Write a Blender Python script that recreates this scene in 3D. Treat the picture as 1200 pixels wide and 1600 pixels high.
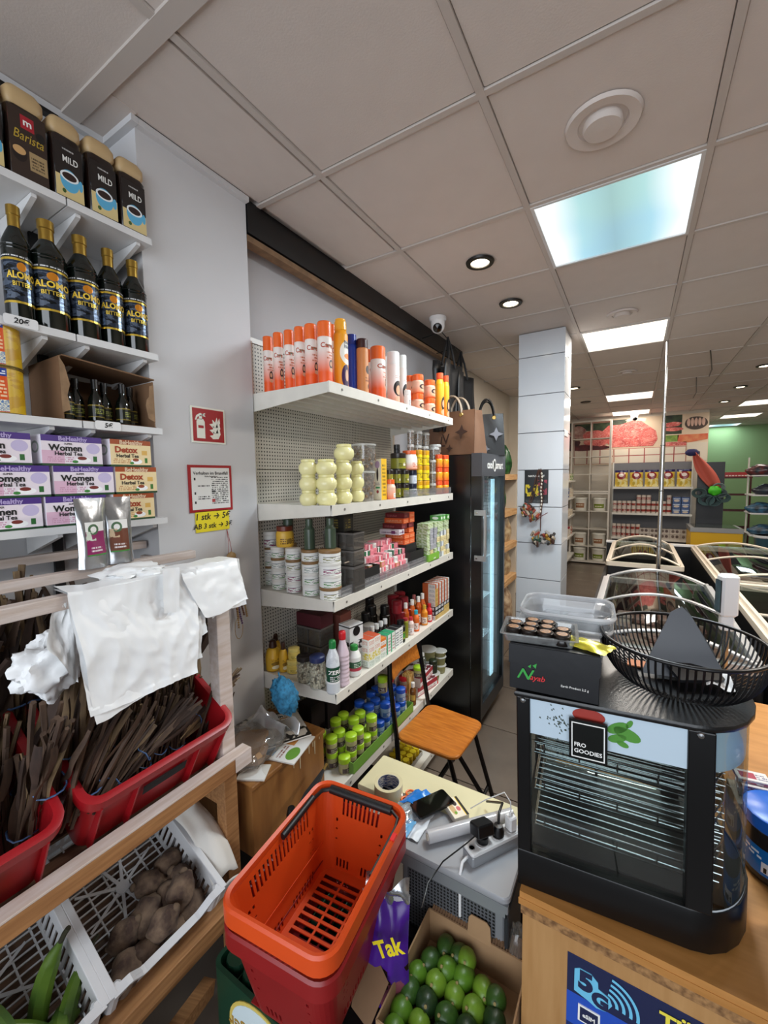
import bpy, math, random
from mathutils import Vector, Matrix, Euler, noise
random.seed(7)
S = bpy.context.scene
for o in list(bpy.data.objects): bpy.data.objects.remove(o)
COL = S.collection

# ---------------------------------------------------------------- camera
CZ, FPX, YAW, PIT, ROL = 1.75, 646.2, .5469, -.0812, -.0144
def cam_axes():
    cy, sy = math.cos(YAW), math.sin(YAW)
    f = Vector((-sy*math.cos(PIT), cy*math.cos(PIT), math.sin(PIT)))
    r = Vector((cy, sy, 0)); u = r.cross(f)
    c, s = math.cos(ROL), math.sin(ROL)
    return c*r + s*u, -s*r + c*u, f
CR, CU, CF = cam_axes()
cd = bpy.data.cameras.new('camera'); cam = bpy.data.objects.new('camera', cd); COL.objects.link(cam)
cd.sensor_width = 36; cd.sensor_fit = 'HORIZONTAL'; cd.lens = FPX*36/1200; cd.clip_start = .02; cd.clip_end = 100
mw = Matrix((CR, CU, -CF)).transposed().to_4x4(); mw.translation = (0, 0, CZ); cam.matrix_world = mw
S.camera = cam
def at(px, py, **k):
    d = CR*((px-600)/FPX) + CU*((800-py)/FPX) + CF
    (a, v), = k.items(); i = 'xyz'.index(a)
    t = (v-CZ if a == 'z' else v)/d[i]
    return Vector((d.x*t, d.y*t, d.z*t+CZ))

# ---------------------------------------------------------------- world, exposure, lights
S.view_settings.view_transform = 'Standard'; S.view_settings.look = 'None'; S.view_settings.gamma = 1
S.view_settings.exposure = .35; S.view_settings.use_curve_mapping = False
W = bpy.data.worlds.new('world'); S.world = W; W.use_nodes = True
W.node_tree.nodes['Background'].inputs[0].default_value = (.80, .88, 1, 1)
W.node_tree.nodes['Background'].inputs[1].default_value = .9
CEIL = 2.905
def area(name, loc, sx, sy, power, col, rot=(0, 0, 0), spread=180):
    l = bpy.data.lights.new(name, 'AREA'); l.shape = 'RECTANGLE'; l.size = sx; l.size_y = sy; l.energy = power; l.color = col
    l.spread = math.radians(spread)
    o = bpy.data.objects.new(name, l); COL.objects.link(o); o.location = loc; o.rotation_euler = rot; return o
def spot(name, loc, power, col, size=130):
    l = bpy.data.lights.new(name, 'SPOT'); l.energy = power; l.color = col; l.spot_size = math.radians(size); l.spot_blend = .9; l.shadow_soft_size = .04
    o = bpy.data.objects.new(name, l); COL.objects.link(o); o.location = loc; return o
GX = lambda i: -1.062+.6265*i       # ceiling grid lines across
GY = lambda j: .695+.6225*j         # ceiling grid lines along the aisle
PANELS = [(1, 2, 'c', 30), (1, 5, 'w', 26), (1, 10, 'w', 14), (1, 13, 'w', 9), (4, 13, "w", 10), (4, 16, "w", 9), (4, 19, "c", 7), (4, 2, 'w', 34), (4, 6, 'w', 26)]
for i, j, c, p in PANELS:
    area('panel_lamp', (GX(i)+.312, GY(j)+.311, CEIL-.012), .56, .56, p, (.80, .92, 1) if c == 'c' else (1, .93, .84))
DOWN = [(-.753, 2.268, 1), (-.749, 2.893, 1), (-.734, 6.08, 1), (-.715, 7.33, 0), (1.151, 6.05, 1), (1.158, 7.31, 1), (1.178, 8.63, 1), (1.15, 2.3, 1), (1.15, 3.5, 1)]
for x, y, on in DOWN:
    if on: spot('downlight_lamp', (x, y, CEIL-.02), 14 if y < 5 else 8, (1, .80, .58))
# daylight through the shop front behind the photographer
area('shop_front_daylight', (.3, -2.2, 1.75), 3.6, 2.1, 62, (.88, .94, 1), (math.radians(90), 0, 0))

# ---------------------------------------------------------------- materials
def lin(c):
    if isinstance(c, str):
        c = [int(c[i:i+2], 16)/255 for i in (0, 2, 4)]
        c = [v/12.92 if v <= .04045 else ((v+.055)/1.055)**2.4 for v in c]
    return (c[0], c[1], c[2], 1)
MC = {}
class N:
    def __init__(s, name):
        s.m = bpy.data.materials.new(name); s.m.use_nodes = True; s.t = s.m.node_tree; s.b = s.t.nodes['Principled BSDF']
    def n(s, ty, **k):
        x = s.t.nodes.new('ShaderNode'+ty)
        for a, v in k.items(): setattr(x, a, v)
        return x
    def l(s, a, b): s.t.links.new(a, b)
    def set(s, sock, v):
        if hasattr(v, 'links'): s.l(v, sock)
        else: sock.default_value = v
    def math(s, op, a, b=0.):
        x = s.n('Math', operation=op); s.set(x.inputs[0], a); s.set(x.inputs[1], b); return x.outputs[0]
    def mix(s, f, a, b):
        x = s.n('Mix', data_type='RGBA'); s.set(x.inputs[0], f); s.set(x.inputs[6], a); s.set(x.inputs[7], b); return x.outputs[2]
    def uv(s, kind='UV'):
        x = s.n('TexCoord'); y = s.n('SeparateXYZ'); s.l(x.outputs[kind], y.inputs[0]); return x.outputs[kind], y.outputs
    def noise(s, v, sc, det=3, **k):
        x = s.n('TexNoise'); x.inputs['Scale'].default_value = sc; x.inputs['Detail'].default_value = det
        for a, b in k.items(): x.inputs[a].default_value = b
        if v is not None: s.l(v, x.inputs['Vector'])
        return x.outputs['Fac']
    def ramp(s, f, stops, interp='LINEAR'):
        x = s.n('ValToRGB'); x.color_ramp.interpolation = interp; e = x.color_ramp.elements
        while len(e) < len(stops): e.new(.5)
        for i, (p, c) in enumerate(stops): e[i].position = p; e[i].color = lin(c)
        s.l(f, x.inputs[0]); return x.outputs[0]
    def bump(s, h, st=.3, d=.002):
        x = s.n('Bump'); x.inputs['Strength'].default_value = st; x.inputs['Distance'].default_value = d; s.l(h, x.inputs['Height']); s.l(x.outputs[0], s.b.inputs['Normal'])
def mat(name, col, rough=.5, metal=0, var=0, vs=8, bump=0, bs=60, trans=0, spec=.5, emit=0, stretch=None, col2=None):
    if name in MC: return MC[name]
    k = N(name); b = k.b
    b.inputs['Base Color'].default_value = lin(col); b.inputs['Roughness'].default_value = rough; b.inputs['Metallic'].default_value = metal
    b.inputs['Specular IOR Level'].default_value = spec
    if emit: b.inputs['Emission Color'].default_value = lin(col); b.inputs['Emission Strength'].default_value = emit
    co, _ = k.uv('Object')
    if stretch:
        mp = k.n('Mapping'); mp.inputs['Scale'].default_value = stretch; k.l(co, mp.inputs[0]); co = mp.outputs[0]
    if var or col2:
        f = k.noise(co, vs, 5)
        c = lin(col); d = lin(col2) if col2 else tuple(v*(1-var) for v in c[:3])+(1,)
        k.l(k.mix(k.ramp(f, [(.35, (0, 0, 0)), (.65, (1, 1, 1))]), c, d), b.inputs['Base Color'])
    if bump: k.bump(k.noise(co, bs, 3), bump)
    if trans: b.inputs['Transmission Weight'].default_value = trans
    MC[name] = k.m; return k.m
def glass(name, tint='ffffff', refl=.08, alpha=0., rough=.02):
    if name in MC: return MC[name]
    k = N(name); k.t.nodes.remove(k.b); out = k.t.nodes['Material Output']
    tr = k.n('BsdfTransparent'); tr.inputs[0].default_value = lin(tint); gl = k.n('BsdfGlossy'); gl.inputs['Roughness'].default_value = rough
    lw = k.n('LayerWeight'); lw.inputs[0].default_value = .25
    f = k.math('ADD', k.math('MULTIPLY', lw.outputs['Fresnel'], .45), refl)
    mx = k.n('MixShader'); k.l(f, mx.inputs[0]); k.l(tr.outputs[0], mx.inputs[1]); k.l(gl.outputs[0], mx.inputs[2]); last = mx.outputs[0]
    if alpha:
        df = k.n('BsdfPrincipled'); df.inputs['Base Color'].default_value = lin(tint); df.inputs['Roughness'].default_value = .25
        m2 = k.n('MixShader'); m2.inputs[0].default_value = alpha; k.l(last, m2.inputs[1]); k.l(df.outputs[0], m2.inputs[2]); last = m2.outputs[0]
    k.l(last, out.inputs[0]); MC[name] = k.m; return k.m
def art(name, base, items=(), rough=.4, metal=0, coord='UV'):
    """flat print on a surface: rectangles, ellipses, lines of small print and blotches in UV space"""
    if name in MC: return MC[name]
    k = N(name); v, xyz = k.uv(coord); u, w = xyz[0], xyz[1]
    col = lin(base)
    for it in items:
        ty, c = it[0], lin(it[-1])
        if ty in 'rtn':       # rectangle / text rows / noisy picture
            u0, v0, u1, v1 = it[1:5]
            m = k.math('MULTIPLY', k.math('MULTIPLY', k.math('GREATER_THAN', u, u0), k.math('LESS_THAN', u, u1)),
                       k.math('MULTIPLY', k.math('GREATER_THAN', w, v0), k.math('LESS_THAN', w, v1)))
            if ty == 't':
                rows = it[5]; q = k.math('MULTIPLY', k.math('SUBTRACT', w, v0), rows/(v1-v0))
                row = k.math('FLOOR', q); cb = k.n('CombineXYZ'); k.l(k.math('MULTIPLY', u, 46.), cb.inputs[0]); k.l(k.math('MULTIPLY', row, 7.3), cb.inputs[1])
                m = k.math('MULTIPLY', m, k.math('MULTIPLY', k.math('LESS_THAN', k.math('FRACT', q), .55), k.math('GREATER_THAN', k.noise(cb.outputs[0], 1, 0), .45)))
            if ty == 'n':
                mp = k.n('Mapping'); mp.inputs['Location'].default_value = (it[5], it[5]*.7, 0); k.l(v, mp.inputs[0])
                m = k.math('MULTIPLY', m, k.math('GREATER_THAN', k.noise(mp.outputs[0], it[6], 3), .5))
        elif ty == 'e':
            cu, cv, ru, rv = it[1:5]
            a = k.math('DIVIDE', k.math('SUBTRACT', u, cu), ru); b = k.math('DIVIDE', k.math('SUBTRACT', w, cv), rv)
            m = k.math('LESS_THAN', k.math('ADD', k.math('MULTIPLY', a, a), k.math('MULTIPLY', b, b)), 1.)
        elif ty == 'g':        # smooth vertical print gradient of the packaging
            m = k.math('MAXIMUM', k.math('MINIMUM', k.math('DIVIDE', k.math('SUBTRACT', w, it[1]), it[2]-it[1]), 1.), 0.)
        col = k.mix(m, col, c)
    k.set(k.b.inputs['Base Color'], col); k.b.inputs['Roughness'].default_value = rough; k.b.inputs['Metallic'].default_value = metal
    MC[name] = k.m; return k.m

# ---------------------------------------------------------------- geometry
class G:
    def __init__(s): s.v = []; s.f = []; s.u = []; s.mi = []; s.cur = 0; s.M = Matrix()
    def add(s, vs, fs, us=None):
        b = len(s.v)
        s.v += [s.M @ Vector(p) for p in vs]
        for i, f in enumerate(fs):
            s.f.append([b+j for j in f]); s.mi.append(s.cur)
            s.u.append(us[i] if us else ([(0, 0), (1, 0), (1, 1), (0, 1)] if len(f) == 4 else [(.5, .5)]*len(f)))
        return s
    def box(s, x0, y0, z0, x1, y1, z1):
        v = [(x0, y0, z0), (x1, y0, z0), (x1, y1, z0), (x0, y1, z0), (x0, y0, z1), (x1, y0, z1), (x1, y1, z1), (x0, y1, z1)]
        return s.add(v, [(0, 1, 5, 4), (1, 2, 6, 5), (2, 3, 7, 6), (3, 0, 4, 7), (4, 5, 6, 7), (3, 2, 1, 0)])
    def cbox(s, x, y, z, w, d, h, c=0):
        """box centred in x, y standing at z; c = chamfer"""
        if not c: return s.box(x-w/2, y-d/2, z, x+w/2, y+d/2, z+h)
        return s.prism([(x-w/2+c, y-d/2), (x+w/2-c, y-d/2), (x+w/2, y-d/2+c), (x+w/2, y+d/2-c), (x+w/2-c, y+d/2), (x-w/2+c, y+d/2), (x-w/2, y+d/2-c), (x-w/2, y-d/2+c)], z, z+h, c)
    def rrect(s, x, y, w, d, r, n=4):
        o = []
        for cx, cy, a in ((x+w/2-r, y-d/2+r, -90), (x+w/2-r, y+d/2-r, 0), (x-w/2+r, y+d/2-r, 90), (x-w/2+r, y-d/2+r, 180)):
            for i in range(n+1):
                t = math.radians(a+90*i/n); o.append((cx+r*math.cos(t), cy+r*math.sin(t)))
        return o
    def prism(s, poly, z0, z1, c=0, cap=True):
        n = len(poly); cx = sum(p[0] for p in poly)/n; cy = sum(p[1] for p in poly)/n
        def ins(q):
            R = max(math.hypot(p[0]-cx, p[1]-cy) for p in poly)
            return [(cx+(p[0]-cx)*(1-q/R), cy+(p[1]-cy)*(1-q/R)) for p in poly]
        loops = [(ins(c), z0), (poly, z0+c), (poly, z1-c), (ins(c), z1)] if c else [(poly, z0), (poly, z1)]
        v = [(p[0], p[1], z) for L, z in loops for p in L]; f = []; us = []
        for k in range(len(loops)-1):
            for i in range(n):
                j = (i+1) % n; f.append((k*n+i, k*n+j, (k+1)*n+j, (k+1)*n+i)); a, b = i/n, (i+1)/n; q, w = (loops[k][1]-z0)/(z1-z0), (loops[k+1][1]-z0)/(z1-z0)
                us.append([(a, q), (b, q), (b, w), (a, w)])
        if cap:
            f.append(tuple(range(n-1, -1, -1))); us.append([(.5, .5)]*n)
            f.append(tuple((len(loops)-1)*n+i for i in range(n))); us.append([(.5, .5)]*n)
        return s.add(v, f, us)
    def lathe(s, prof, n=20, x=0, y=0, a0=0, a1=360, sx=1, sy=1, flat=0):
        """prof [(r,z)...]; closed ring unless a1-a0<360"""
        full = a1-a0 >= 360; cnt = n if full else n+1; v = []; f = []; us = []
        z0 = min(p[1] for p in prof); zz = max(max(p[1] for p in prof)-z0, 1e-6)
        for r, z in prof:
            for i in range(cnt):
                t = math.radians(a0+(a1-a0)*i/n); v.append((x+r*math.cos(t)*sx, y+r*math.sin(t)*sy, z))
        for k in range(len(prof)-1):
            for i in range(n):
                j = (i+1) % cnt if full else i+1
                f.append((k*cnt+i, k*cnt+j, (k+1)*cnt+j, (k+1)*cnt+i)); q, w = (prof[k][1]-z0)/zz, (prof[k+1][1]-z0)/zz
                us.append([(i/n, q), ((i+1)/n, q), ((i+1)/n, w), (i/n, w)])
        if full:
            if prof[0][0] > 1e-5: f.append(tuple(range(cnt-1, -1, -1))); us.append([(.5, .0)]*cnt)
            if prof[-1][0] > 1e-5: f.append(tuple((len(prof)-1)*cnt+i for i in range(cnt))); us.append([(.5, 1.)]*cnt)
        return s.add(v, f, us)
    def tube(s, pts, r, n=6, closed=False, taper=None):
        pts = [Vector(p) for p in pts]; m = len(pts); v = []; f = []; us = []; pu = None
        for i, p in enumerate(pts):
            if closed: d = pts[(i+1) % m]-pts[i-1]
            else: d = pts[min(i+1, m-1)]-pts[max(i-1, 0)]
            d.normalize()
            if pu is None: pu = d.cross(Vector((0, 0, 1))) if abs(d.z) < .9 else d.cross(Vector((1, 0, 0)))
            u = pu-d*pu.dot(d); u.normalize(); pu = u; w = d.cross(u); rr = r*(taper[i] if taper else 1)
            for k in range(n):
                t = 2*math.pi*k/n; v.append(p+u*rr*math.cos(t)+w*rr*math.sin(t))
        for i in range(m if closed else m-1):
            a, b = i*n, ((i+1) % m)*n
            for k in range(n):
                q = (k+1) % n; f.append((a+k, a+q, b+q, b+k)); us.append([(k/n, i/m), ((k+1)/n, i/m), ((k+1)/n, (i+1)/m), (k/n, (i+1)/m)])
        if not closed:
            f.append(tuple(range(n-1, -1, -1))); us.append([(.5, 0)]*n); f.append(tuple((m-1)*n+k for k in range(n))); us.append([(.5, 1)]*n)
        return s.add(v, f, us)
    def sheet(s, P, nu, nv, hole=None, us=None, vs=None):
        us = us or [i/nu for i in range(nu+1)]; vs = vs or [j/nv for j in range(nv+1)]; a = len(us)
        v = [P(x, y) for y in vs for x in us]; f = []; uu = []
        for j in range(len(vs)-1):
            for i in range(a-1):
                if hole and hole(i, j): continue
                f.append((j*a+i, j*a+i+1, (j+1)*a+i+1, (j+1)*a+i)); uu.append([(us[i], vs[j]), (us[i+1], vs[j]), (us[i+1], vs[j+1]), (us[i], vs[j+1])])
        return s.add(v, f, uu)
    def ball(s, x, y, z, rx, ry, rz, n=12, m=8, f=None):
        pr = [(math.sin(math.pi*i/m), -math.cos(math.pi*i/m)) for i in range(m+1)]; v = []; fs = []
        for r, h in pr:
            for i in range(n):
                t = 2*math.pi*i/n; d = Vector((r*math.cos(t), r*math.sin(t), h)); k = f(d) if f else 1
                v.append((x+rx*d.x*k, y+ry*d.y*k, z+rz*d.z*k))
        for k in range(m):
            for i in range(n): fs.append((k*n+i, k*n+(i+1) % n, (k+1)*n+(i+1) % n, (k+1)*n+i))
        return s.add(v, fs)
    def mesh(s, name, mats, smooth=False):
        me = bpy.data.meshes.new(name); me.from_pydata([tuple(p) for p in s.v], [], s.f)
        uvl = me.uv_layers.new(name='UVMap').data; i = 0
        for q in s.u:
            for p in q: uvl[i].uv = p; i += 1
        for m in (mats if isinstance(mats, (list, tuple)) else [mats]): me.materials.append(m)
        if any(s.mi): me.polygons.foreach_set('material_index', s.mi)
        me.polygons.foreach_set('use_smooth', [bool(smooth)]*len(s.f)); me.update()
        if smooth: me.shade_smooth(); me.set_sharp_from_angle(angle=math.radians(smooth if smooth > 1 else 40))
        return me
    def obj(s, name, mats, parent=None, loc=None, rot=None, smooth=False, solid=0, bevel=0, sub=0, kind=None, label=None):
        o = bpy.data.objects.new(name, s.mesh(name, mats, smooth)); COL.objects.link(o)
        if parent: o.parent = parent
        if loc is not None: o.location = loc
        if rot: o.rotation_euler = [math.radians(a) for a in rot]
        if solid: m = o.modifiers.new('s', 'SOLIDIFY'); m.thickness = solid; m.offset = 0
        if sub: m = o.modifiers.new('u', 'SUBSURF'); m.levels = m.render_levels = sub
        if bevel: m = o.modifiers.new('b', 'BEVEL'); m.width = bevel; m.segments = 2; m.limit_method = 'ANGLE'
        if kind: o['kind'] = kind
        if label: o['label'] = label
        return o
def mesh_obj(name, me, parent=None, loc=(0, 0, 0), rot=None):
    o = bpy.data.objects.new(name, me); COL.objects.link(o); o.parent = parent; o.location = loc
    if rot: o.rotation_euler = [math.radians(a) for a in rot]
    return o
def empty(name, loc=(0, 0, 0), rz=0, rx=0, ry=0):
    o = bpy.data.objects.new(name, None); COL.objects.link(o); o.location = loc; o.empty_display_size = .05
    o.rotation_euler = (math.radians(rx), math.radians(ry), math.radians(rz)); return o
def tag(o, label, cat, group=None):
    o['label'] = label; o['category'] = cat
    if group: o['group'] = group
    elif 'group' in o: del o['group']
    return o
def dup(o, parent=None):
    c = o.copy(); COL.objects.link(c); c.parent = parent
    for ch in o.children: dup(ch, c)
    return c
def struct(o): o['kind'] = 'structure'; return o
PR = {}
def put(key, build, loc, label, cat, group=None, rz=0, sc=1, rx=0, ry=0):
    if key in PR: o = dup(PR[key])
    else: o = build(); PR[key] = o
    o.location = loc; o.rotation_euler = (math.radians(rx), math.radians(ry), math.radians(rz)); o.scale = (sc, sc, sc) if not isinstance(sc, tuple) else sc
    return tag(o, label, cat, group)
ORD = 'first second third fourth fifth sixth seventh eighth ninth tenth eleventh twelfth thirteenth fourteenth fifteenth sixteenth seventeenth eighteenth nineteenth twentieth'.split()
TX = {}
def text(body, size, m, parent, loc, rot=(90, 0, 0), bend=0, al='CENTER', bold=0, sx=1, shear=0, name='lettering', wrapz=False):
    """flat lettering; bend = cylinder radius to wrap round (local z axis, text facing -y before rotation)"""
    key = (body, size, m.name, bend, al, bold, sx, shear)
    if key not in TX:
        c = bpy.data.curves.new('t', 'FONT'); c.body = body; c.size = size; c.align_x = al; c.align_y = 'CENTER'; c.offset = bold*size; c.shear = shear
        c.extrude = .0002; c.resolution_u = 2 if size < .04 else 4
        o = bpy.data.objects.new('t', c); me = bpy.data.meshes.new_from_object(o); bpy.data.objects.remove(o)
        for v in me.vertices:
            x, y, z = v.co; x *= sx
            if bend: a = x/bend; v.co = (bend*math.sin(a), y, bend*math.cos(a)-bend+z)
            else: v.co = (x, y, z)
        me.materials.clear(); me.materials.append(m); me.name = name; TX[key] = me
    return mesh_obj(name, TX[key], parent, loc, rot)
# ================================================================ ROOM SHELL
WHITE = mat('wall_paint', 'd3d3d5', .6, var=.04, vs=3, bump=.06, bs=90)
CREAM = mat('far_wall_paint', 'd9cfbf', .6, var=.05, vs=3)
CEILM = mat('ceiling_tile', 'd2c8c1', .8, var=.03, vs=9, bump=.15, bs=180)
BAR = mat('ceiling_bar', 'c2b9b2', .5)
BLACK = mat('black_satin', '0c0c0e', .35, var=.2)
DARK = mat('dark_gap', '1a1a1c', .8)
WHT = mat('white_plastic', 'e6e6e6', .35)
WHL = mat('white_laminate', 'dcdcdc', .4, var=.05, vs=4)
CHROME = mat('chrome', 'c8c8c8', .2, 1)
def wall(name, a, b, m): return struct(G().box(*a, *b).obj(name, m))
wall('wall_left', (-1.75, -2.6, 0), (-1.585, .81, 2.93), WHITE)
wall('wall_pier', (-1.75, .81, 0), (-1.41, 1.252, 2.93), WHITE)
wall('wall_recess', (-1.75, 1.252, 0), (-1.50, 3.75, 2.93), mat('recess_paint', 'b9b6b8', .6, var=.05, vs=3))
wall('wall_aisle', (-1.80, 3.75, 0), (-1.62, 6.25, 2.93), CREAM)
wall('wall_aisle_jut', (-1.80, 6.25, 0), (-1.36, 6.40, 2.93), CREAM)
wall('wall_aisle_far', (-1.80, 6.40, 0), (-1.62, 9.55, 2.93), CREAM)
wall('wall_back', (-1.80, 9.55, 0), (1.1, 9.68, 2.93), CREAM)
wall('wall_back_side', (1.0, 9.68, 0), (1.1, 13.2, 2.93), CREAM)
wall('wall_green', (1.0, 13.2, 0), (5.6, 13.3, 2.93), mat('green_paint', '8fb07c', .7, var=.05, vs=2))
wall('wall_right', (5.5, -2.6, 0), (5.6, 13.2, 2.93), CREAM)
wall('wall_shop_front_left', (-1.75, -2.7, 0), (-1.4, -2.6, 2.93), WHITE)
wall('wall_shop_front_right', (2.6, -2.7, 0), (5.6, -2.6, 2.93), WHITE)
wall('wall_shop_front_top', (-1.4, -2.7, 2.7), (2.6, -2.6, 2.93), WHITE)
wall('trim_ceiling_pier', (-1.41, .811, 2.885), (-1.388, 1.252, 2.905), WHITE)
wall('trim_ceiling_pier_end', (-1.585, .788, 2.885), (-1.388, .81, 2.905), WHITE)
wall('trim_ceiling_left', (-1.585, -1.2, 2.885), (-1.563, .79, 2.905), WHITE)
wall('trim_fascia', (-1.44, 1.256, 2.775), (-1.405, 3.745, 2.905), BLACK)
wall('trim_fascia_strip', (-1.46, 1.256, 2.745), (-1.412, 3.745, 2.770), mat('raw_wood_strip', '8b6b4c', .7, var=.3, vs=20))
t = wall('trim_cable_duct', (-1.59, -.6, 2.872), (-1.562, .66, 2.884), BLACK)
# ceiling
cg = struct(G().box(-1.8, -2.7, 2.925, 5.6, 13.3, 2.98).obj('ceiling', CEILM))
pan = {(i, j) for i, j, c, p in PANELS}
tm = G().cbox(0, 0, 0, .600, .596, .016, .003).mesh('ceiling_tile', CEILM)
for i in range(-1, 11):
    for j in range(-5, 20):
        if (i, j) in pan or (i == -1 and j in (0, 1)): continue
        x, y = GX(i)+.313, GY(j)+.311
        if x > 5.2 or (x < 1 and y > 9.6) or (i > 6 and j < 3): continue
        o = mesh_obj('ceiling_tile', tm, cg, (x, y, CEIL+.003))
        if i == -1: o.scale = (.86, 1, 1); o.location.x += .04
G().box(-1.60, GY(0)+.026, CEIL, -1.375, .80, CEIL+.016).obj('ceiling_tile', CEILM, cg)
for j in (0, 1):   # cut tiles beside the pier
    o = mesh_obj('ceiling_tile', tm, cg, (GX(-1)+.45, GY(j)+.311, CEIL+.003)); o.scale = (.5, 1, 1)
for i in range(0, 11): G().box(GX(i)-.012, -2.6, CEIL-.004, GX(i)+.012, 13.2 if GX(i) > 1 else 9.55, CEIL+.02).obj('ceiling_bar', BAR, cg)
for j in range(-5, 21): G().box(-1.62, GY(j)-.011, CEIL-.003, 5.5, GY(j)+.011, CEIL+.02).obj('ceiling_bar', BAR, cg)
G().box(-1.585, GY(0)-.025, CEIL-.006, GX(1), GY(0)+.025, CEIL+.02).obj('ceiling_bar', BAR, cg)
# light panels
def edge_lit():
    k = N('panel_cool'); co, xyz = k.uv('Object'); a = k.math('MULTIPLY', k.math('ABSOLUTE', xyz[0]), 3.4); n = k.noise(co, 1.6, 2)
    c = k.mix(k.ramp(k.math('MULTIPLY', a, k.math('ADD', n, .5)), [(.45, (0, 0, 0)), (.85, (1, 1, 1))]), k.mix(n, lin('9ad2ff'), lin('c4f2d8')), lin('f4fcff'))
    k.l(c, k.b.inputs['Emission Color']); k.l(k.math('ADD', .55, k.math('MULTIPLY', a, .45)), k.b.inputs['Emission Strength']); k.b.inputs['Base Color'].default_value = (.1, .1, .1, 1); return k.m
PCOL = {'c': edge_lit(), 'w': mat('panel_warm', 'fff4e2', .4, emit=1.7)}
PN = ['large bluish light panel over the warming cabinet, nearest to the shop window', 'second square light panel along the aisle, just past the tiled pillar', 'third light panel along the aisle, halfway to the meat poster', 'last light panel of the aisle, right before the meat poster',
      'light panel over the yellow freezer, right of the aisle', 'middle light panel in the ceiling of the green walled area', 'bluish light panel closest to the green wall', 'light panel over the counter, outside the view', 'light panel over the islands, outside the view']
for (i, j, c, p), lb in zip(PANELS, PN):
    x, y = GX(i)+.313, GY(j)+.311
    t = tag(empty('ceiling_light', (x, y, CEIL)), lb, 'ceiling light', 'square ceiling light panels')
    G().box(-.293, -.293, .001, .293, .293, .006).obj('diffuser', PCOL[c], t)
    g = G()
    for a in ((-.303, -.303, .303, -.290), (-.303, .290, .303, .303), (-.303, -.290, -.290, .290), (.290, -.290, .303, .290)): g.box(a[0], a[1], -.006, a[2], a[3], .012)
    g.obj('frame', mat('light_frame', 'd8d8d8', .3), t)
DL = mat('downlight_lens', 'fff0d0', .3, emit=6); DLO = mat('downlight_off', '8a7a68', .4)
DNM = ['black ringed downlight above the orange spray cans', 'black ringed downlight in front of the tiled pillar', 'small lit downlight behind the tiled pillar', 'unlit downlight near the white cube shelf', 'downlight at the right edge, nearest of the right row',
       'second downlight of the right row', 'downlight over the yellow freezer', 'downlight over the counter', 'downlight over the islands']
for (x, y, on), lb in zip(DOWN, DNM):
    t = tag(empty('downlight', (x, y, CEIL-.006)), lb, 'downlight', 'round recessed downlights')
    G().lathe([(.052, .004), (.050, -.005), (.072, -.005), (.076, .004)], 24).obj('ring', mat('downlight_ring', '1b1510', .4), t, smooth=40)
    G().lathe([(.0, -.002), (.044, -.002), (.05, .003)], 24).obj('lens', DL if on else DLO, t, smooth=40)
def vent(x, y, r, lb):
    t = tag(empty('ceiling_vent', (x, y, CEIL-.003)), lb, 'air vent', 'round white ceiling vents')
    G().lathe([(r*.62, .006), (r*.66, -.004), (r*.95, -.008), (r, .003)], 32).obj('outer_ring', CEILM, t, smooth=40)
    G().lathe([(r*.62, .004), (r*.60, .010), (.0, .010)], 32).obj('dark_gap', DARK, t)
    G().lathe([(r*.5, .005), (r*.52, -.014), (r*.48, -.022), (0, -.024)], 32).obj('centre_disc', CEILM, t, smooth=40)
vent(-.128, 1.625, .115, 'largest round vent, next to the bluish light panel')
vent(-.121, 3.527, .10, 'round vent between the first and second light panel')
vent(-.12, 5.503, .10, 'smallest round vent before the third light panel')
for k, (a, b) in enumerate((((1110, 548), (1108, 588)), ((1088, 590), (1083, 622)))):
    p, q = at(*a, z=CEIL-.01), at(*b, z=CEIL-.01); m_ = (p+q)/2+Vector((.02, 0, -.05))
    tag(G().tube([p, m_, q], .006, 5).obj('loose_cable', BLACK, smooth=40), ['black loop of loose cable hanging from ceiling, the nearer one', 'black loop of loose cable hanging from ceiling, the farther one'][k], 'cable', 'loose ceiling cables')
# floor
fl = struct(G().box(-1.8, -2.7, -.05, 5.6, 13.3, -.006).obj('floor', mat('grout', '3c352e', .9)))
ft = G().cbox(0, 0, -.006, .594, .594, .006, .0015).mesh('floor_tile', mat('floor_tile', '6b5f54', .32, var=.22, vs=5, bump=.05))
for i in range(11):
    for j in range(20):
        mesh_obj('floor_tile', ft, fl, (-1.36+.6*i, .05+.6*j, 0))
# pillar of white tiles
px0, px1, py0, py1 = -.853, -.50, 3.57, 3.92
pil = struct(G().box(px0+.008, py0+.008, 0, px1-.008, py1-.008, CEIL).obj('pillar', mat('grout_grey', '77777a', .8)))
WT = mat('white_glazed_tile', 'c6c9cd', .12, var=.03, vs=2, bump=.02, bs=6)
for fc in range(4):
    for k in range(10):
        z0 = max(.0, -.02+.3035*k); z1 = min(CEIL, -.02+.3035*(k+1))
        g = G()
        if fc == 0: g.box(px0, py0, z0+.0035, px1-.002, py0+.01, z1-.0035)
        elif fc == 1: g.box(px1-.01, py0+.011, z0+.0035, px1, py1, z1-.0035)
        elif fc == 2: g.box(px0, py1-.01, z0+.002, px1-.012, py1, z1-.002)
        else: g.box(px0, py0+.011, z0+.002, px0+.01, py1-.011, z1-.002)
        g.obj('tile', WT, pil)
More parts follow.
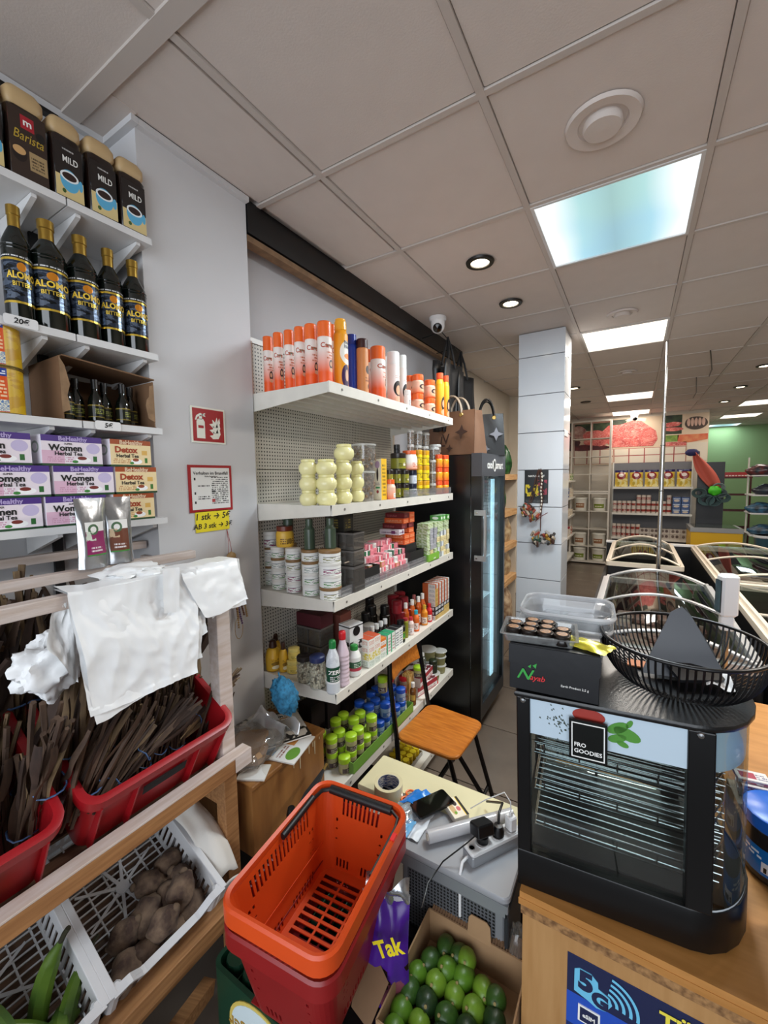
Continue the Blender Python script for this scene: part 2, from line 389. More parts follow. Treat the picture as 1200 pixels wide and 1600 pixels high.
# dome camera
def camera(loc, lb, s=1):
    t = tag(empty('security_camera', loc), lb, 'camera')
    t.scale = (s, s, s)
    G().lathe([(.062, 0), (.062, -.02), (.052, -.03), (.05, -.055)], 24).obj('mount', WHT, t, smooth=40)
    G().ball(0, 0, -.062, .05, .05, .05, 20, 12).obj('housing', WHT, t, smooth=60)
    G().lathe([(.0, .03), (.026, .026), (.033, .012), (.034, 0)], 20).obj('lens', mat('lens_black', '050506', .1), t, (.008, -.022, -.078), (118, 0, 22), smooth=40)
camera((-1.262, 2.86, CEIL), 'white dome security camera above the far end of black fascia')
camera((-.06, 9.15, CEIL-.02), 'small white dome camera in front of the meat poster', 1.15)
# pole
t = tag(empty('support_pole', (.195, 4.42, 0)), 'thin chrome pole rising between the two glass topped freezers', 'pole')
G().lathe([(.017, .02), (.017, 2.2)], 14).obj('lower_tube', CHROME, t, smooth=40); G().lathe([(.011, 2.2), (.011, CEIL)], 12).obj('upper_tube', CHROME, t, smooth=40)
G().lathe([(.05, 0), (.05, .02), (.02, .03)], 14).obj('base_plate', CHROME, t, smooth=40)
for z in (1.1, 1.6, 2.0): G().lathe([(.018, 0), (.021, .004), (.018, .008)], 14).obj('collar', BLACK, t, (0, 0, z))

# ---------------------------------------------------------------- signs on the pier
RED = mat('sign_red', 'a4131d', .4); YEL = mat('yellow_paper', 'f1de25', .6); INK = mat('ink_black', '101012', .6); SWH = mat('sign_white', 'eceee2', .4)
def flat_sign(name, lb, cat, y0, z0, y1, z1, base, x=-1.41, th=.004):
    """thin plate on a wall facing +x; children are laid out with y to the right"""
    t = tag(empty(name, (x+th/2+.0005, (y0+y1)/2, (z0+z1)/2)), lb, cat)
    G().box(-th/2, -(y1-y0)/2, -(z1-z0)/2, th/2, (y1-y0)/2, (z1-z0)/2).obj('plate', base, t)
    return t
F = (90, 0, 90)
t = flat_sign('fire_sign', 'square red fire extinguisher sign with white extinguisher and flames', 'sign', .952, 1.893, 1.10, 2.028, SWH)
G().box(0, -.067, -.061, .003, .067, .061).obj('red_field', RED, t)
g = G()
g.prism([(-.052, -.05), (-.018, -.05), (-.018, .012), (-.024, .022), (-.046, .022), (-.052, .012)], 0, .0042)
g.prism([(-.041, .02), (-.029, .02), (-.029, .032), (-.041, .032)], 0, .0042)
g.prism([(-.058, .018), (-.052, .034), (-.036, .044), (-.016, .036), (-.014, .031), (-.034, .036), (-.048, .028), (-.053, .016)], 0, .0042)
g.prism([(-.03, .038), (-.016, .046), (-.014, .042), (-.03, .033)], 0, .0042)
M_ = Matrix(((0, 0, 1, 0), (1, 0, 0, 0), (0, 1, 0, 0), (0, 0, 0, 1)))
def yz(g, name, m, parent, **k):   # lay prisms drawn in (y,z) onto the wall
    g.v = [M_ @ p for p in g.v]; return g.obj(name, m, parent, **k)
yz(g, 'extinguisher_symbol', SWH, t)
g = G().prism([(-.046, -.012), (-.024, -.012), (-.024, -.002), (-.046, -.002)], 0, .0048); yz(g, 'symbol_band', RED, t)
g = G()
for dz in (-.034, -.012, .01):
    g.prism([(.002, dz-.004), (.016, dz-.016), (.040, dz-.014), (.05, dz+.004), (.047, dz+.022), (.040, dz+.006), (.036, dz+.024), (.028, dz+.004), (.016, dz+.014), (.018, dz)], 0, .0042)
yz(g, 'flame_symbol', SWH, t)
t = flat_sign('fire_notice', 'red framed notice with fire instructions, hung above the yellow price note', 'notice', .93, 1.632, 1.12, 1.81, RED)
G().box(0, -.084, -.079, .003, .084, .079).obj('notice_sheet', art('notice', 'e9e9e6', [('t', .5, .12, .95, .80, 14, '555555'), ('t', .14, .55, .45, .6, 1, '333333'), ('t', .14, .24, .45, .34, 2, '333333'), ('r', .06, .7, .10, .76, '222222'), ('r', .06, .36, .10, .42, '222222'), ('r', .06, .14, .10, .2, '222222'), ('r', .5, .16, .58, .24, 'b04040'), ('r', .5, .4, .6, .45, '444444')]), t)
text('Verhalten im Brandfall', .017, INK, t, (.0035, 0, .058), F, bold=.01); text('Ruhe bewahren', .009, INK, t, (.0035, 0, .046), F)
t = flat_sign('price_note', 'yellow handwritten price note stuck below the fire notice', 'note', .952, 1.555, 1.10, 1.634, YEL)
text('1 stk → 5€', .034, INK, t, (.0025, 0, .018), F, bold=.015, shear=.15); text('AB 3 stk → 3€', .028, INK, t, (.0025, 0, -.018), F, bold=.015, shear=.15)
# ---------------------------------------------------------------- pegboard gondola beside the pier
SHW = mat('shelf_enamel', 'ddd9cf', .35, var=.08, vs=14)
def pegmat():
    k = N('pegboard'); co, xyz = k.uv('Object')
    a = k.math('SUBTRACT', k.math('FRACT', k.math('MULTIPLY', xyz[1], 62.)), .5); b = k.math('SUBTRACT', k.math('FRACT', k.math('MULTIPLY', xyz[2], 62.)), .5)
    m = k.math('LESS_THAN', k.math('ADD', k.math('MULTIPLY', a, a), k.math('MULTIPLY', b, b)), .05)
    k.l(k.mix(m, lin('c9c5ba'), lin('2c2b28')), k.b.inputs['Base Color']); k.bump(m, .5, .001); k.b.inputs['Roughness'].default_value = .5
    return k.m
PEG = pegmat()
SX, SB, SY0, SY1 = -1.0, -1.455, 1.258, 2.495
SZ = [2.115, 1.643, 1.262, .882, .478, .10]
gon = tag(empty('gondola_shelving', (0, 0, 0)), 'white metal shelving unit with pegboard back between the pier and the black fridge', 'shelving unit')
for a, b in ((.1, .6), (.6, 1.0), (1.0, 1.4), (1.4, 1.8), (1.8, 2.35)): G().box(SB-.012, SY0, a, SB, SY1, b-.003).obj('pegboard_panel', PEG, gon)
for y in (SY0-.0, SY1+.002): G().box(SB-.03, y, 0, SB+.012, y+.03, 2.36).obj('upright', SHW, gon)
G().box(SB-.012, SY0, 2.35, SB+.002, SY1, 2.372).obj('top_rail', SHW, gon)
G().box(SB, SY0, 0, SX-.06, SY1, .09).obj('base', SHW, gon)
for k, z in enumerate(SZ):
    dz = .02 if k == 0 else 0
    t = G().box(SB, SY0+.003, z-.022, SX-.004, SY1-.003, z-.0).obj('shelf', SHW, gon)
    G().box(SX-.008, SY0, z-.036, SX, SY1, z+.006).obj('front_lip', SHW, t)
    for y in (SY0, SY1-.006): G().prism([(SB, z-.075), (SX-.01, z-.036), (SX-.002, z+.004), (SB, z+.004)], 0, .006).obj('side_bracket', SHW, t)
    for ch, y in zip(t.children[-2:], (SY0, SY1-.006)):
        ch.matrix_local = Matrix(((1, 0, 0, 0), (0, 0, 1, y), (0, 1, 0, 0), (0, 0, 0, 1)))
    if k == 0:
        for q in range(5): G().box(SB+.06+.08*q, SY0+.01, z-.038, SB+.085+.08*q, SY1-.01, z-.02).obj('rib', SHW, t)
    for q in range(5): G().lathe([(.0055, 0), (.0055, .001)], 8).obj('slot_hole', mat('old_sticker', '77736b', .6), t, (SX+.0005, SY0+.08+.27*q, z-.015), (0, 90, 0))
CLR = glass('clear_riser', 'e8e8ea', .12, .10)
for z, a, b in ((SZ[1], 1.86, 2.49), (SZ[2], 1.30, 2.12)):
    o = G().box(SX-.014, a, z, SX-.011, b, z+.045).obj('clear_riser', CLR, gon)
tag(gon, gon['label'], 'shelving unit')
# ================================================================ FITTING TO REAL SURFACES
def fit(pl, pr, pt, zb, x=None, y=None):
    """upright round thing seen between columns pl and pr with its top at row pt, standing at height zb on the plane x= or y="""
    c = (pl+pr)/2
    for _ in range(2):
        p = at(c, pt, x=x) if x is not None else at(c, pt, y=y)
    q = p-Vector((0, 0, CZ)); d = q.dot(CF); th = q.dot(CR)/d
    r = (pr-pl)/2/FPX*d/math.sqrt(1+th*th)
    return Vector((p.x, p.y, zb)), r, p.z-zb
PAP = {}
INKW = mat('print_white', 'f2f2ee', .5); GOLD = mat('print_gold', 'd6b94a', .35, .6); INKG = mat('print_green', '1f7a3a', .5)
PUR = mat('print_purple', '4c2a80', .5); ORG = mat('print_orange', 'd0521e', .5); BLU = mat('print_blue', '2b57a8', .5)

# ---------------------------------------------------------------- LEFT WALL SHELVES
ws = tag(empty('bracket_shelving', (-1.585, .3, 0)), 'white bracket shelving on the left wall carrying coffee, bottles, tins and tea', 'shelving unit')
LZ = [2.522, 2.163, 1.925, 1.630]
LX = -1.345
for z in LZ:
    for a, b in ((-.5, .572), (.576, .806)):
        s_ = G().box(.0, a-.3, z-.02, LX+1.585, b-.3, z).obj('shelf_board', WHL, ws)
        for y in ([.02, .5] if a < 0 else [.60, .765]):
            g = G(); g.prism([(.005, z-.095), (.005, z-.021), (.225, z-.021), (.225, z-.03)], 0, .012)
            g.v = [Vector((p.x, y-.3+p.z, p.y)) for p in g.v]; g.obj('bracket', WHL, s_)
for y in (.02, .565): G().box(.001, y-.3, .9, .014, y-.275, 2.86).obj('wall_rail', mat('rail_black', '202022', .5), ws)

# coffee tubs
def tub(kind):
    def b():
        w, d, h = .078, .062, .150
        r = empty('coffee_tub'); body = mat('coffee_dark', '241713', .18, var=.3, vs=30)
        g = G(); P = g.rrect(0, 0, w, d, .016); Q = g.rrect(0, 0, w*.9, d*.9, .014); n = len(P)
        g.prism(P, 0, h*.82, .006); g.obj('jar', body, r, smooth=50)
        g = G(); g.prism(g.rrect(0, 0, w*.97, d*.97, .016), h*.80, h*1.03, .010); g.obj('lid', mat('tub_lid', 'c3a679', .45), r, smooth=50)
        if kind == 'mild':
            l = G().box(-w*.42, -d/2-.0012, h*.06, w*.42, -d/2-.0002, h*.72).obj('label', art('mild', '1c1412', [('r', 0, .02, 1, .40, 'd9c48a'), ('e', .5, .34, .34, .2, '5aaed6'), ('e', .5, .42, .33, .10, 'e8eef2'), ('e', .5, .42, .26, .07, '2a1410'), ('e', .9, .34, .08, .1, '5aaed6'), ('e', .28, .13, .07, .04, '3c5a1e'), ('t', .3, .88, .7, .93, 1, 'bbbbbb')]), r)
            text('MILD', .0165, INKW, r, (.004, -d/2-.0016, h*.53), bold=.006)
        else:
            l = G().box(-w*.45, -d/2-.0012, h*.04, w*.45, -d/2-.0002, h*.78).obj('label', art('barista', '33241c', [('r', .32, .74, .68, .93, 'a81e2c'), ('r', .5, .18, .98, .45, 'a58c63'), ('t', .55, .22, .9, .40, 4, '4a3a28'), ('e', .24, .36, .2, .12, '1a0e0a'), ('e', .24, .40, .17, .06, 'caa06a'), ('e', .84, .72, .13, .07, '0e0c0c')]), r)
            text('Barista', .021, GOLD, r, (0, -d/2-.0016, h*.50), shear=.25); text('m', .016, INKW, r, (0, -d/2-.0018, h*.66), bold=.02, sx=1.4)
        return r
    return b
for pl, pr, pt, k, lb in ((-62, 4, 120, 'mild', 'mild coffee tub cut off at the left end of the top shelf'), (5, 73, 153, 'barista', 'dark barista coffee tub with red emblem on top shelf'), (76, 130, 198, 'mild', 'mild coffee tub beside the barista tub'), (133, 183, 230, 'mild', 'middle one of the three mild coffee tubs right of the barista tub'), (183, 228, 260, 'mild', 'mild coffee tub at the right end of top shelf')):
    y0 = at(pl, pt+50, x=-1.38).y; y1 = at(pr, pt+50, x=-1.38).y
    z1 = at((pl+pr)/2, pt+8, x=-1.42).z; s = (y1-y0)/.078*.93
    put('tub'+k, tub(k), (-1.405, (y0+y1)/2, LZ[0]), lb, 'coffee tub', 'coffee tubs on the top left shelf', rz=90, sc=(s, 1.1, (z1-LZ[0])/.150*.97))

# tall dark bitters bottles
GLB = mat('dark_bottle', '08100c', .08, spec=.8)
def bitters():
    r = empty('bitters_bottle')
    G().lathe([(.0, 0), (.033, 0), (.036, .006), (.036, .168), (.034, .186), (.024, .206), (.0145, .222), (.0135, .235)], 24).obj('glass', GLB, r, smooth=50)
    for z in (.166, .174): G().lathe([(.0358, z), (.0372, z+.0025), (.0355, z+.005)], 24).obj('glass_ring', GLB, r, smooth=60)
    G().lathe([(.0150, .218), (.0150, .247), (.0168, .249), (.0168, .268), (.013, .27), (0, .27)], 20).obj('cap', mat('gold_foil', 'a8873c', .3, .85, bump=.2), r, smooth=40)
    G().lathe([(.0364, .045), (.0364, .145)], 24).obj('label', art('bitters', '10161a', [('n', 0, 0, 1, 1, .3, 5, '2a3546'), ('n', 0, .1, 1, .9, 2.3, 9, '5a6678'), ('r', 0, 0, 1, .05, 'd0b040'), ('r', 0, .95, 1, 1, 'd0b040'), ('e', .75, .82, .05, .1, 'e0902a')], .2, .5), r)
    text('ALOMO', .021, mat('bright_gold', 'f0c93c', .4), r, (0, -.0372, .107), bend=.037, bold=.03); text('BITTERS', .014, GOLD, r, (0, -.0372, .088), bend=.037, bold=.02)
    G().lathe([(.0365, .148), (.0365, .153)], 24).obj('ring_print', art('dots', '0a100c', [('t', 0, 0, 1, 1, 1, 'd8d8d8')]), r)
    return r
bb = []
for k, (pl, pr, pt) in enumerate(((-4, 42, 322), (42, 98, 346), (99, 147, 370), (148, 186, 390), (187, 224, 408))):
    p, r, h = fit(pl, pr, pt, LZ[1], x=-1.40)
    nm = 'bitters bottle cut off at the left edge of the photo;second bitters bottle from the left, behind the 20 euro tag;middle bottle in the row of five bitters bottles;fourth bitters bottle from the left;bitters bottle nearest to the wall corner, right end of its shelf'.split(';')[k]
    put('bitters', bitters, p, 'tall dark gold capped '+nm, 'bottle', 'bitters bottles on the second left shelf', rz=72+[16, 8, 14, 8, 10][k], sc=(r/.036*1.10, r/.036*1.10, h/.27))
put('bitters', bitters, (-1.50, .64, LZ[1]), 'dark bottle standing in the back row behind the bitters bottles', 'bottle', 'bitters bottles on the second left shelf', rz=80, sc=.93)

# tins
def tin():
    r = empty('milk_tin')
    G().lathe([(0, 0), (.05, 0), (.05, .116), (0, .116)], 32).obj('can', art('tin', 'd8b020', [('n', 0, 0, 1, 1, 3., 4, 'c89a18'), ('r', .56, 0, .70, 1, 'd9541e'), ('r', .60, .05, .70, .3, '5b7fae'), ('n', .60, .05, .70, .3, .6, 60, 'ece8d0'), ('r', .60, .8, .70, .97, '1d3f93'), ('t', .61, .84, .69, .94, 2, 'e8e8f0'), ('t', .61, .36, .69, .74, 5, 'f0c8a0'), ('e', .585, .75, .008, .035, 'f4f0e4'), ('e', .585, .62, .008, .035, 'f4f0e4'), ('e', .585, .49, .008, .035, 'f4f0e4'), ('e', .585, .36, .008, .035, 'f4f0e4'), ('n', .50, 0, .57, .9, 1.7, 9, 'e9dcc0')], .3), r, smooth=40)
    for z in (0, .113): G().lathe([(.0505, z), (.052, z+.0015), (.0505, z+.004)], 32).obj('rim', mat('tin_rim', 'c9b878', .25, .9), r, smooth=50)
    return r
for z, lb in ((LZ[2], 'yellow and orange milk powder tin, lower one of the stack of two'), (LZ[2]+.118, 'yellow and orange milk powder tin, upper one of the stack of two')):
    put('tin', tin, (-1.405, .415, z), lb, 'tin', 'milk powder tins', rz=112)
# open carton with small bottles
ct = tag(empty('carton_box', (-1.465, .645, LZ[2])), 'torn brown cardboard carton lying open with small dark bottles inside', 'carton')
CB = mat('cardboard', '7c5c41', .85, var=.15, vs=12, bump=.15); CBI = mat('cardboard_inside', '5d432e', .9, var=.15)
G().box(-.105, -.110, 0, .105, .150, .004).obj('bottom_panel', CBI, ct); G().box(-.105, -.110, .004, -.101, .150, .155).obj('back_panel', CBI, ct)
G().box(-.101, -.110, .004, .10, -.106, .175).obj('side_panel', CB, ct); G().box(-.101, .146, .004, .10, .150, .150).obj('side_panel', CB, ct)
g = G(); g.box(-.101, -.110, .172, .085, .150, .176); o = g.obj('top_flap', CB, ct, rot=(-4.5, 0, 0))
g = G(); g.prism([(.128, .03), (.149, .02), (.149, .14), (.136, .135), (.133, .1), (.125, .09), (.121, .07)], 0, .002); g.v = [Vector((.101+p.z, p.x, p.y)) for p in g.v]; g.obj('torn_flap', mat('torn_board', '9a7b5c', .9, var=.3, vs=30), ct)
g = G(); g.prism([(-.110, .02), (-.090, .03), (-.096, .07), (-.088, .1), (-.098, .15), (-.110, .172)], 0, .002); g.v = [Vector((.101+p.z, p.x, p.y)) for p in g.v]; g.obj('torn_flap', mat('torn_board', '9a7b5c'), ct)
def sbottle():
    r = empty('small_bottle')
    G().lathe([(0, 0), (.019, 0), (.02, .004), (.02, .06), (.017, .075), (.0085, .09), (.008, .105)], 16).obj('glass', GLB, r, smooth=50)
    G().lathe([(.0095, .1), (.0095, .128), (0, .13)], 14).obj('cap', BLACK, r, smooth=40)
    G().lathe([(.0203, .015), (.0203, .052)], 16).obj('label', art('sb', '1a1c12', [('t', .62, .3, .9, .75, 3, '9aa04a'), ('r', 0, .9, 1, 1, '8c7a30'), ('r', 0, 0, 1, .08, '8c7a30')], .3), r)
    return r
for k in range(6):
    put('sbottle', sbottle, (-1.405-.03*(k % 2), .56+.039*k, LZ[2]+.005), f'{ORD[k]} small dark bottle from the left inside the open carton', 'bottle', 'small dark bottles in the carton', rz=90+9*k)
# price tags
def tagc(pos, s, lb):
    t = tag(empty('price_tag', pos), lb, 'price tag'); G().prism(G().rrect(0, 0, .07, .026, .006), 0, .001).obj('card', WHT, t, rot=F, loc=(0, 0, 0)); text(s, .019, INK, t, (.0015, 0, 0), F, bold=.02, shear=.15); return t
tagc((LX+.002, .452, 2.158), '20€', 'small white handwritten 20 euro tag on the bottle shelf'); tagc((LX+.002, .64, 1.917), '5€', 'small white handwritten 5 euro tag under the carton')
# tea boxes
def tea(kind, W_=.152):
    def b():
        r = empty('tea_box'); d, h = .075, .083
        if kind == 'women': A = art('tea_w', 'efe4ec', [('r', 0, 0, 1, .07, '234a2c'), ('r', 0, .80, 1, 1, '4d3184'), ('r', 0, .07, .35, .5, 'e2b9cf'), ('e', .84, .6, .12, .18, 'c9bde0'), ('t', .08, .13, .5, .32, 3, 'cf9ab4'), ('e', .66, .2, .13, .1, 'ffffff'), ('e', .64, .26, .08, .06, '7a2f2a'), ('e', .52, .14, .05, .05, '3f8a3c'), ('r', .83, .15, .90, .34, '2d6a33')])
        else: A = art('tea_d', 'f0d9a8', [('r', 0, 0, 1, .07, '234a2c'), ('r', 0, .82, 1, 1, 'a34a1f'), ('t', .06, .13, .48, .32, 3, 'c28a58'), ('e', .62, .2, .14, .1, 'ffffff'), ('e', .60, .26, .08, .06, '9a4a2a'), ('e', .5, .14, .05, .05, '3f8a3c'), ('r', .83, .15, .90, .34, '3d7a33'), ('r', .76, .45, .9, .62, 'e0b25c')])
        side = art('tea_s', 'ece6ee', [('e', .5, .62, .3, .2, '9aa79a'), ('e', .5, .62, .2, .13, 'ece6ee'), ('r', 0, .0, 1, .07, '234a2c')])
        topm = mat('tea_top_w', '4b3380', .5) if kind == 'women' else mat('tea_top_d', 'a4501f', .5)
        g = G(); g.box(-W_/2, -d/2, 0, W_/2, d/2, h); g.mi = [0, 1, 0, 1, 2, 1]; g.obj('carton', [A, side, topm], r)
        text('BeHealthy', .017, mat('pale_print', 'b8a6d8', .5) if kind == 'women' else mat('pale_print2', 'e8c8a8', .5), r, (0, -d/2-.0008, h*.895), bold=.03)
        if kind == 'women':
            text('SUPER', .007, INK, r, (-.012, -d/2-.0008, h*.73)); text('Women', .024, INK, r, (-.018, -d/2-.0008, h*.585), bold=.03)
        else: text('Detox', .026, mat('detox_red', 'a63a16', .5), r, (-.016, -d/2-.0008, h*.62), bold=.035)
        text('Herbal Tea', .015, INK, r, (-.012, -d/2-.0008, h*.40), bold=.02)
        return r
    return b
rows = [(LZ[3], [(-.02, 'w'), (.390, 'w'), (.548, 'w'), (.705, 'd')]), (LZ[3]+.084, [(.415, 'w'), (.575, 'w'), (.73-.01, 'd')]), (LZ[3]+.168, [(.38, 'w'), (.55, 'w'), (.708, 'd')])]
rn = ['bottom', 'middle', 'top']
for k, (z, L) in enumerate(rows):
    nw = 0
    for y, c in L:
        if y < 0: continue
        nw += c == 'w'
        if c == 'w': lb = f'purple and white women herbal tea box, {["left", "right"][nw-1]} one in the {rn[k]} layer'
        else: lb = f'orange detox herbal tea box in the {rn[k]} layer of the tea stack'
        put('tea'+c, tea('women' if c == 'w' else 'detox', .15 if c == 'w' else .125), (-1.392-.004*k, y+.002, z), lb, 'tea box', 'herbal tea boxes on the lowest left shelf', rz=90+[1, -1.5, 2][k])
# ================================================================ GONDOLA GOODS
TC = {}
def face(cu, cv, s):   # little portrait print: hair, face, shoulders
    return [('e', cu, cv, .16*s, .24*s, '1c1210'), ('e', cu-.01, cv+.01, .085*s, .12*s, 'd9a27e'), ('e', cu, cv-.26*s, .16*s, .10*s, 'd9a27e')]
def jar(kind, body, bm, cap=None, cm=None, extra=None, n=20, rn=('body', 'lid')):
    """body, cap: lathe profiles in units radius 1, height 1"""
    def b():
        r = empty(kind)
        G().lathe([(a, c) for a, c in body], n).obj(rn[0], bm, r, smooth=45)
        if cap: G().lathe(cap, n).obj(rn[1], cm, r, smooth=45)
        if extra: extra(r)
        return r
    return b
def goods(key, build, px, z, label, cat, group, x=None, y=None, rz=90, fat=1, hh=None):
    p, r, h = fit(px[0], px[1], px[2], z, x=x, y=y)
    if hh: h = hh
    return put(key, build, p, label, cat, group, rz=rz, sc=(r*fat, r*fat, h)), r, h
P = lambda c, rg=.4: mat('p_'+c, c, rg)
CYL = [(0, 0), (.97, 0), (1, .02), (1, .74), (.96, .76)]; CCAP = [(.99, .76), (.99, .985), (.9, 1), (0, 1)]
SPR = art('spray', 'efe4dc', [('g', .78, .28, 'f05c22'), ('t', .74, .55, .95, .72, 3, 'c26a48'), ('r', .72, .80, .9, .84, '5aa08a')]+face(.86, .44, .42))
def spray_x(r): text('Care', .034, mat('spray_print', 'b8451c', .5), r, (.28, -1.0, .64), bend=.0, bold=.02, sx=14, name='lettering').scale = (1, 3.2, 1)
def spray_txt(r):
    t = text('Care', .95, mat('spray_print', 'b8451c', .5), r, (0, -1.03, .62), rot=(90, 0, 0), bend=1.03, bold=.02); t.scale = (1, .11, 1)
SPRAY = jar('spray_can', CYL, SPR, CCAP, P('ef6a26', .3), spray_txt)
z = SZ[0]+.002
for k, (a, b, t) in enumerate(((410, 426, 527), (426, 442, 521), (443, 459, 517), (459, 476, 512), (475, 495, 508), (495, 518, 504))):
    goods('spray', SPRAY, (a, b, t), z, f'{ORD[k]} orange capped spray can from the pier along the top shelf end', 'spray can', 'orange and white spray cans', y=1.325, rz=38+k*4)
for a, lb in (((512, 524, 508), 'orange capped spray can hidden behind the pawpaw bottle'), ((571, 583, 547), 'orange capped spray can half hidden right of the tan bottle')):
    goods('spray', SPRAY, a, z, lb, 'spray can', 'orange and white spray cans', x=-1.14)
goods('spray', SPRAY, (578, 602, 543), z, 'wide orange capped spray can alone in the middle of top shelf', 'spray can', 'orange and white spray cans', x=-1.06, rz=80)
PPW = art('pawpaw', 'f0a21e', [('e', .78, .62, .2, .2, 'f4f0e4'), ('e', .78, .56, .10, .05, 'f08a20'), ('e', .73, .22, .12, .2, '3a1a4c'), ('e', .75, .24, .05, .10, 'e0b090'), ('e', .85, .2, .05, .1, '8a5a44')])
def ppx(r):
    for q, w in enumerate(('PAW', 'PAW')): t = text(w, .42, P('1c1a3c'), r, (0, -1.03, .66-.06*q), bend=1.03, bold=.02); t.scale = (1, .16, 1)
goods('pawpaw', jar('lotion_bottle', [(0, 0), (.95, 0), (1, .02), (1, .78), (.75, .84)], PPW, [(.76, .83), (.84, .85), (.8, .96), (.72, .98), (.7, 1), (0, 1)], P('f2ab2c', .3), ppx), (520, 543, 500), z, 'tallest yellow orange pawpaw lotion bottle on top shelf', 'bottle', None, x=-1.06)
goods('bluebot', jar('lotion_bottle', [(0, 0), (.95, 0), (1, .02), (1, .80), (.9, .84)], P('1d3fb0', .3), [(.93, .84), (.93, 1), (0, 1)], P('1a2f8c', .3)), (541, 557, 524), z, 'plain deep blue bottle between pawpaw bottle and tan bottle', 'bottle', None, x=-1.10)
goods('tanbot', jar('lotion_bottle', [(0, 0), (.95, 0), (1, .02), (1, .82), (.93, .84)], art('tanb', 'd28a52', [('e', .78, .55, .09, .09, '2a1a14'), ('t', .68, .3, .9, .42, 2, '7a3a20'), ('e', .78, .2, .03, .05, '1c1210')]), [(.95, .84), (.95, .98), (.9, 1), (0, 1)], P('3a1c1c', .3)), (556, 575, 531), z, 'tan lotion bottle with dark brown cap', 'bottle', None, x=-1.06)
WC = jar('spray_can', CYL, art('whitecan', 'f0e6e0', [('g', .5, 0., 'e98a62'), ('e', .78, .4, .16, .2, '1c1210'), ('e', .77, .36, .08, .12, 'd9a27e'), ('e', .78, .12, .14, .10, 'e0a88a'), ('t', .68, .66, .9, .74, 2, 'c08a78')]), CCAP, P('efefec', .3))
for a, lb, x in (((604, 624, 551), 'white capped pink spray can with portrait', -1.06), ((622, 635, 556), 'narrow white capped spray can right of the portrait can', -1.06), ((598, 608, 558), 'white capped spray can in the second row behind', -1.2)): goods('whitecan', WC, a, z, lb, 'spray can', 'white capped spray cans', x=x, rz=78)
OJB = [(0, 0), (.9, 0), (1, .06), (1, .6), (.88, .7)]; OJC = [(.92, .69), (.95, .72), (.95, .97), (.85, 1), (0, 1)]
OJ = jar('cream_jar', OJB, art('ojar', 'f0b49a', [('g', .55, 0., 'ee6a2e')]+face(.78, .5, .9)), OJC, P('f0672a', .3))
for a, dz, lb, x in (((632, 648, 612), 0, 'lower orange cream jar behind the tiny white jar', -1.12), ((632, 648, 580), 1, 'upper orange cream jar at the left of the jar stacks', -1.12), ((643, 662, 612), 0, 'lower orange cream jar, middle stack', -1.07), ((643, 662, 579), 1, 'upper orange cream jar, middle stack, largest', -1.07), ((662, 680, 618), 0, 'lower orange cream jar next to the yellow bottles', -1.07), ((662, 680, 588), 1, 'upper orange cream jar next to the yellow bottles', -1.07), ((668, 682, 588), 1, 'orange cream jar peeking out of the back row', -1.13)):
    h0 = .105; goods('ojar', OJ, a, z+(h0 if dz and x > -1.15 else 0), lb+' on top shelf', 'jar', 'orange cream jars with portraits', x=x, rz=85, hh=h0 if x > -1.15 else .21)
goods('tinyj', jar('small_jar', OJB, art('tinyj', 'efe9e4', [('t', .65, .1, .9, .6, 4, '4a4a5a')]), OJC, P('e8e6e2', .3)), (631, 642, 612), z, 'tiny white jar at the shelf front before orange jars', 'jar', None, x=-1.025, hh=.085)
YB = jar('lotion_bottle', [(0, 0), (.9, 0), (1, .03), (1, .75), (.7, .86)], art('ylb', 'f4b81e', [('g', .75, .0, 'f0641e')]+face(.76, .35, .8)), [(.75, .85), (.8, .87), (.8, .99), (0, 1)], P('ef5a2a', .3))
for a, lb in (((680, 694, 583), 'yellow and orange lotion bottle, the larger of the pair at the shelf end'), ((691, 702, 587), 'yellow and orange lotion bottle at the far tip of top shelf')): goods('ylb', YB, a, z, lb, 'bottle', 'yellow lotion bottles', x=-1.05, rz=85)

# ---- second shelf
z = SZ[1]+.002
YJ = jar('jar_body', [(0, 0), (.72, 0), (.78, .05), (.95, .22), (1, .42), (.95, .62), (.72, .80), (.70, .82)], mat('cream_plastic', 'e9e2a8', .18), [(.68, .82), (.74, .84), (.74, .97), (.7, 1), (0, 1)], mat('cream_plastic2', 'e4dc9c', .25), rn=('body', 'lid'))
cn = ['nearest the pegboard', 'second', 'third', 'rightmost']
for c, (a, b, t0, xx, nn) in enumerate(((466, 496, 722, -1.13, 3), (492, 526, 720, -1.07, 3), (521, 550, 722, -1.07, 3), (545, 569, 723, -1.10, 3))):
    p, r, H = fit(a, b, t0, z, x=xx); H = .185; h = H/3
    for k in range(3): put('yj', YJ, p+Vector((0, 0, k*h)), f'pale yellow bulging jar, {["bottom", "middle", "top"][k]} of the {["first", "second", "third", "fourth"][c]} stack from the left', 'jar', 'pale yellow round jars', sc=(r, r, h))
    if c == 2: put('yj', YJ, p+Vector((.0, .01, 3*h)), 'pale yellow bulging jar alone on top of the stacks', 'jar', 'pale yellow round jars', sc=(r*1.12, r*1.12, h*1.08))
CLT = glass('clear_tub', 'f4f2ee', .10, .12)
def stew(r):
    g = G(); random.seed(3)
    for k in range(60):
        a = random.random()*6.28; q = .45+.42*random.random(); g.ball(q*math.cos(a), q*math.sin(a), .05+.86*k/60, .17, .17, .055, 6, 4, lambda d: 1+.3*math.sin(9*d.x+7*d.z+k))
    g.obj('contents', mat('dried_bits', '9a7f64', .9, var=.5, vs=9), r, kind='stuff')
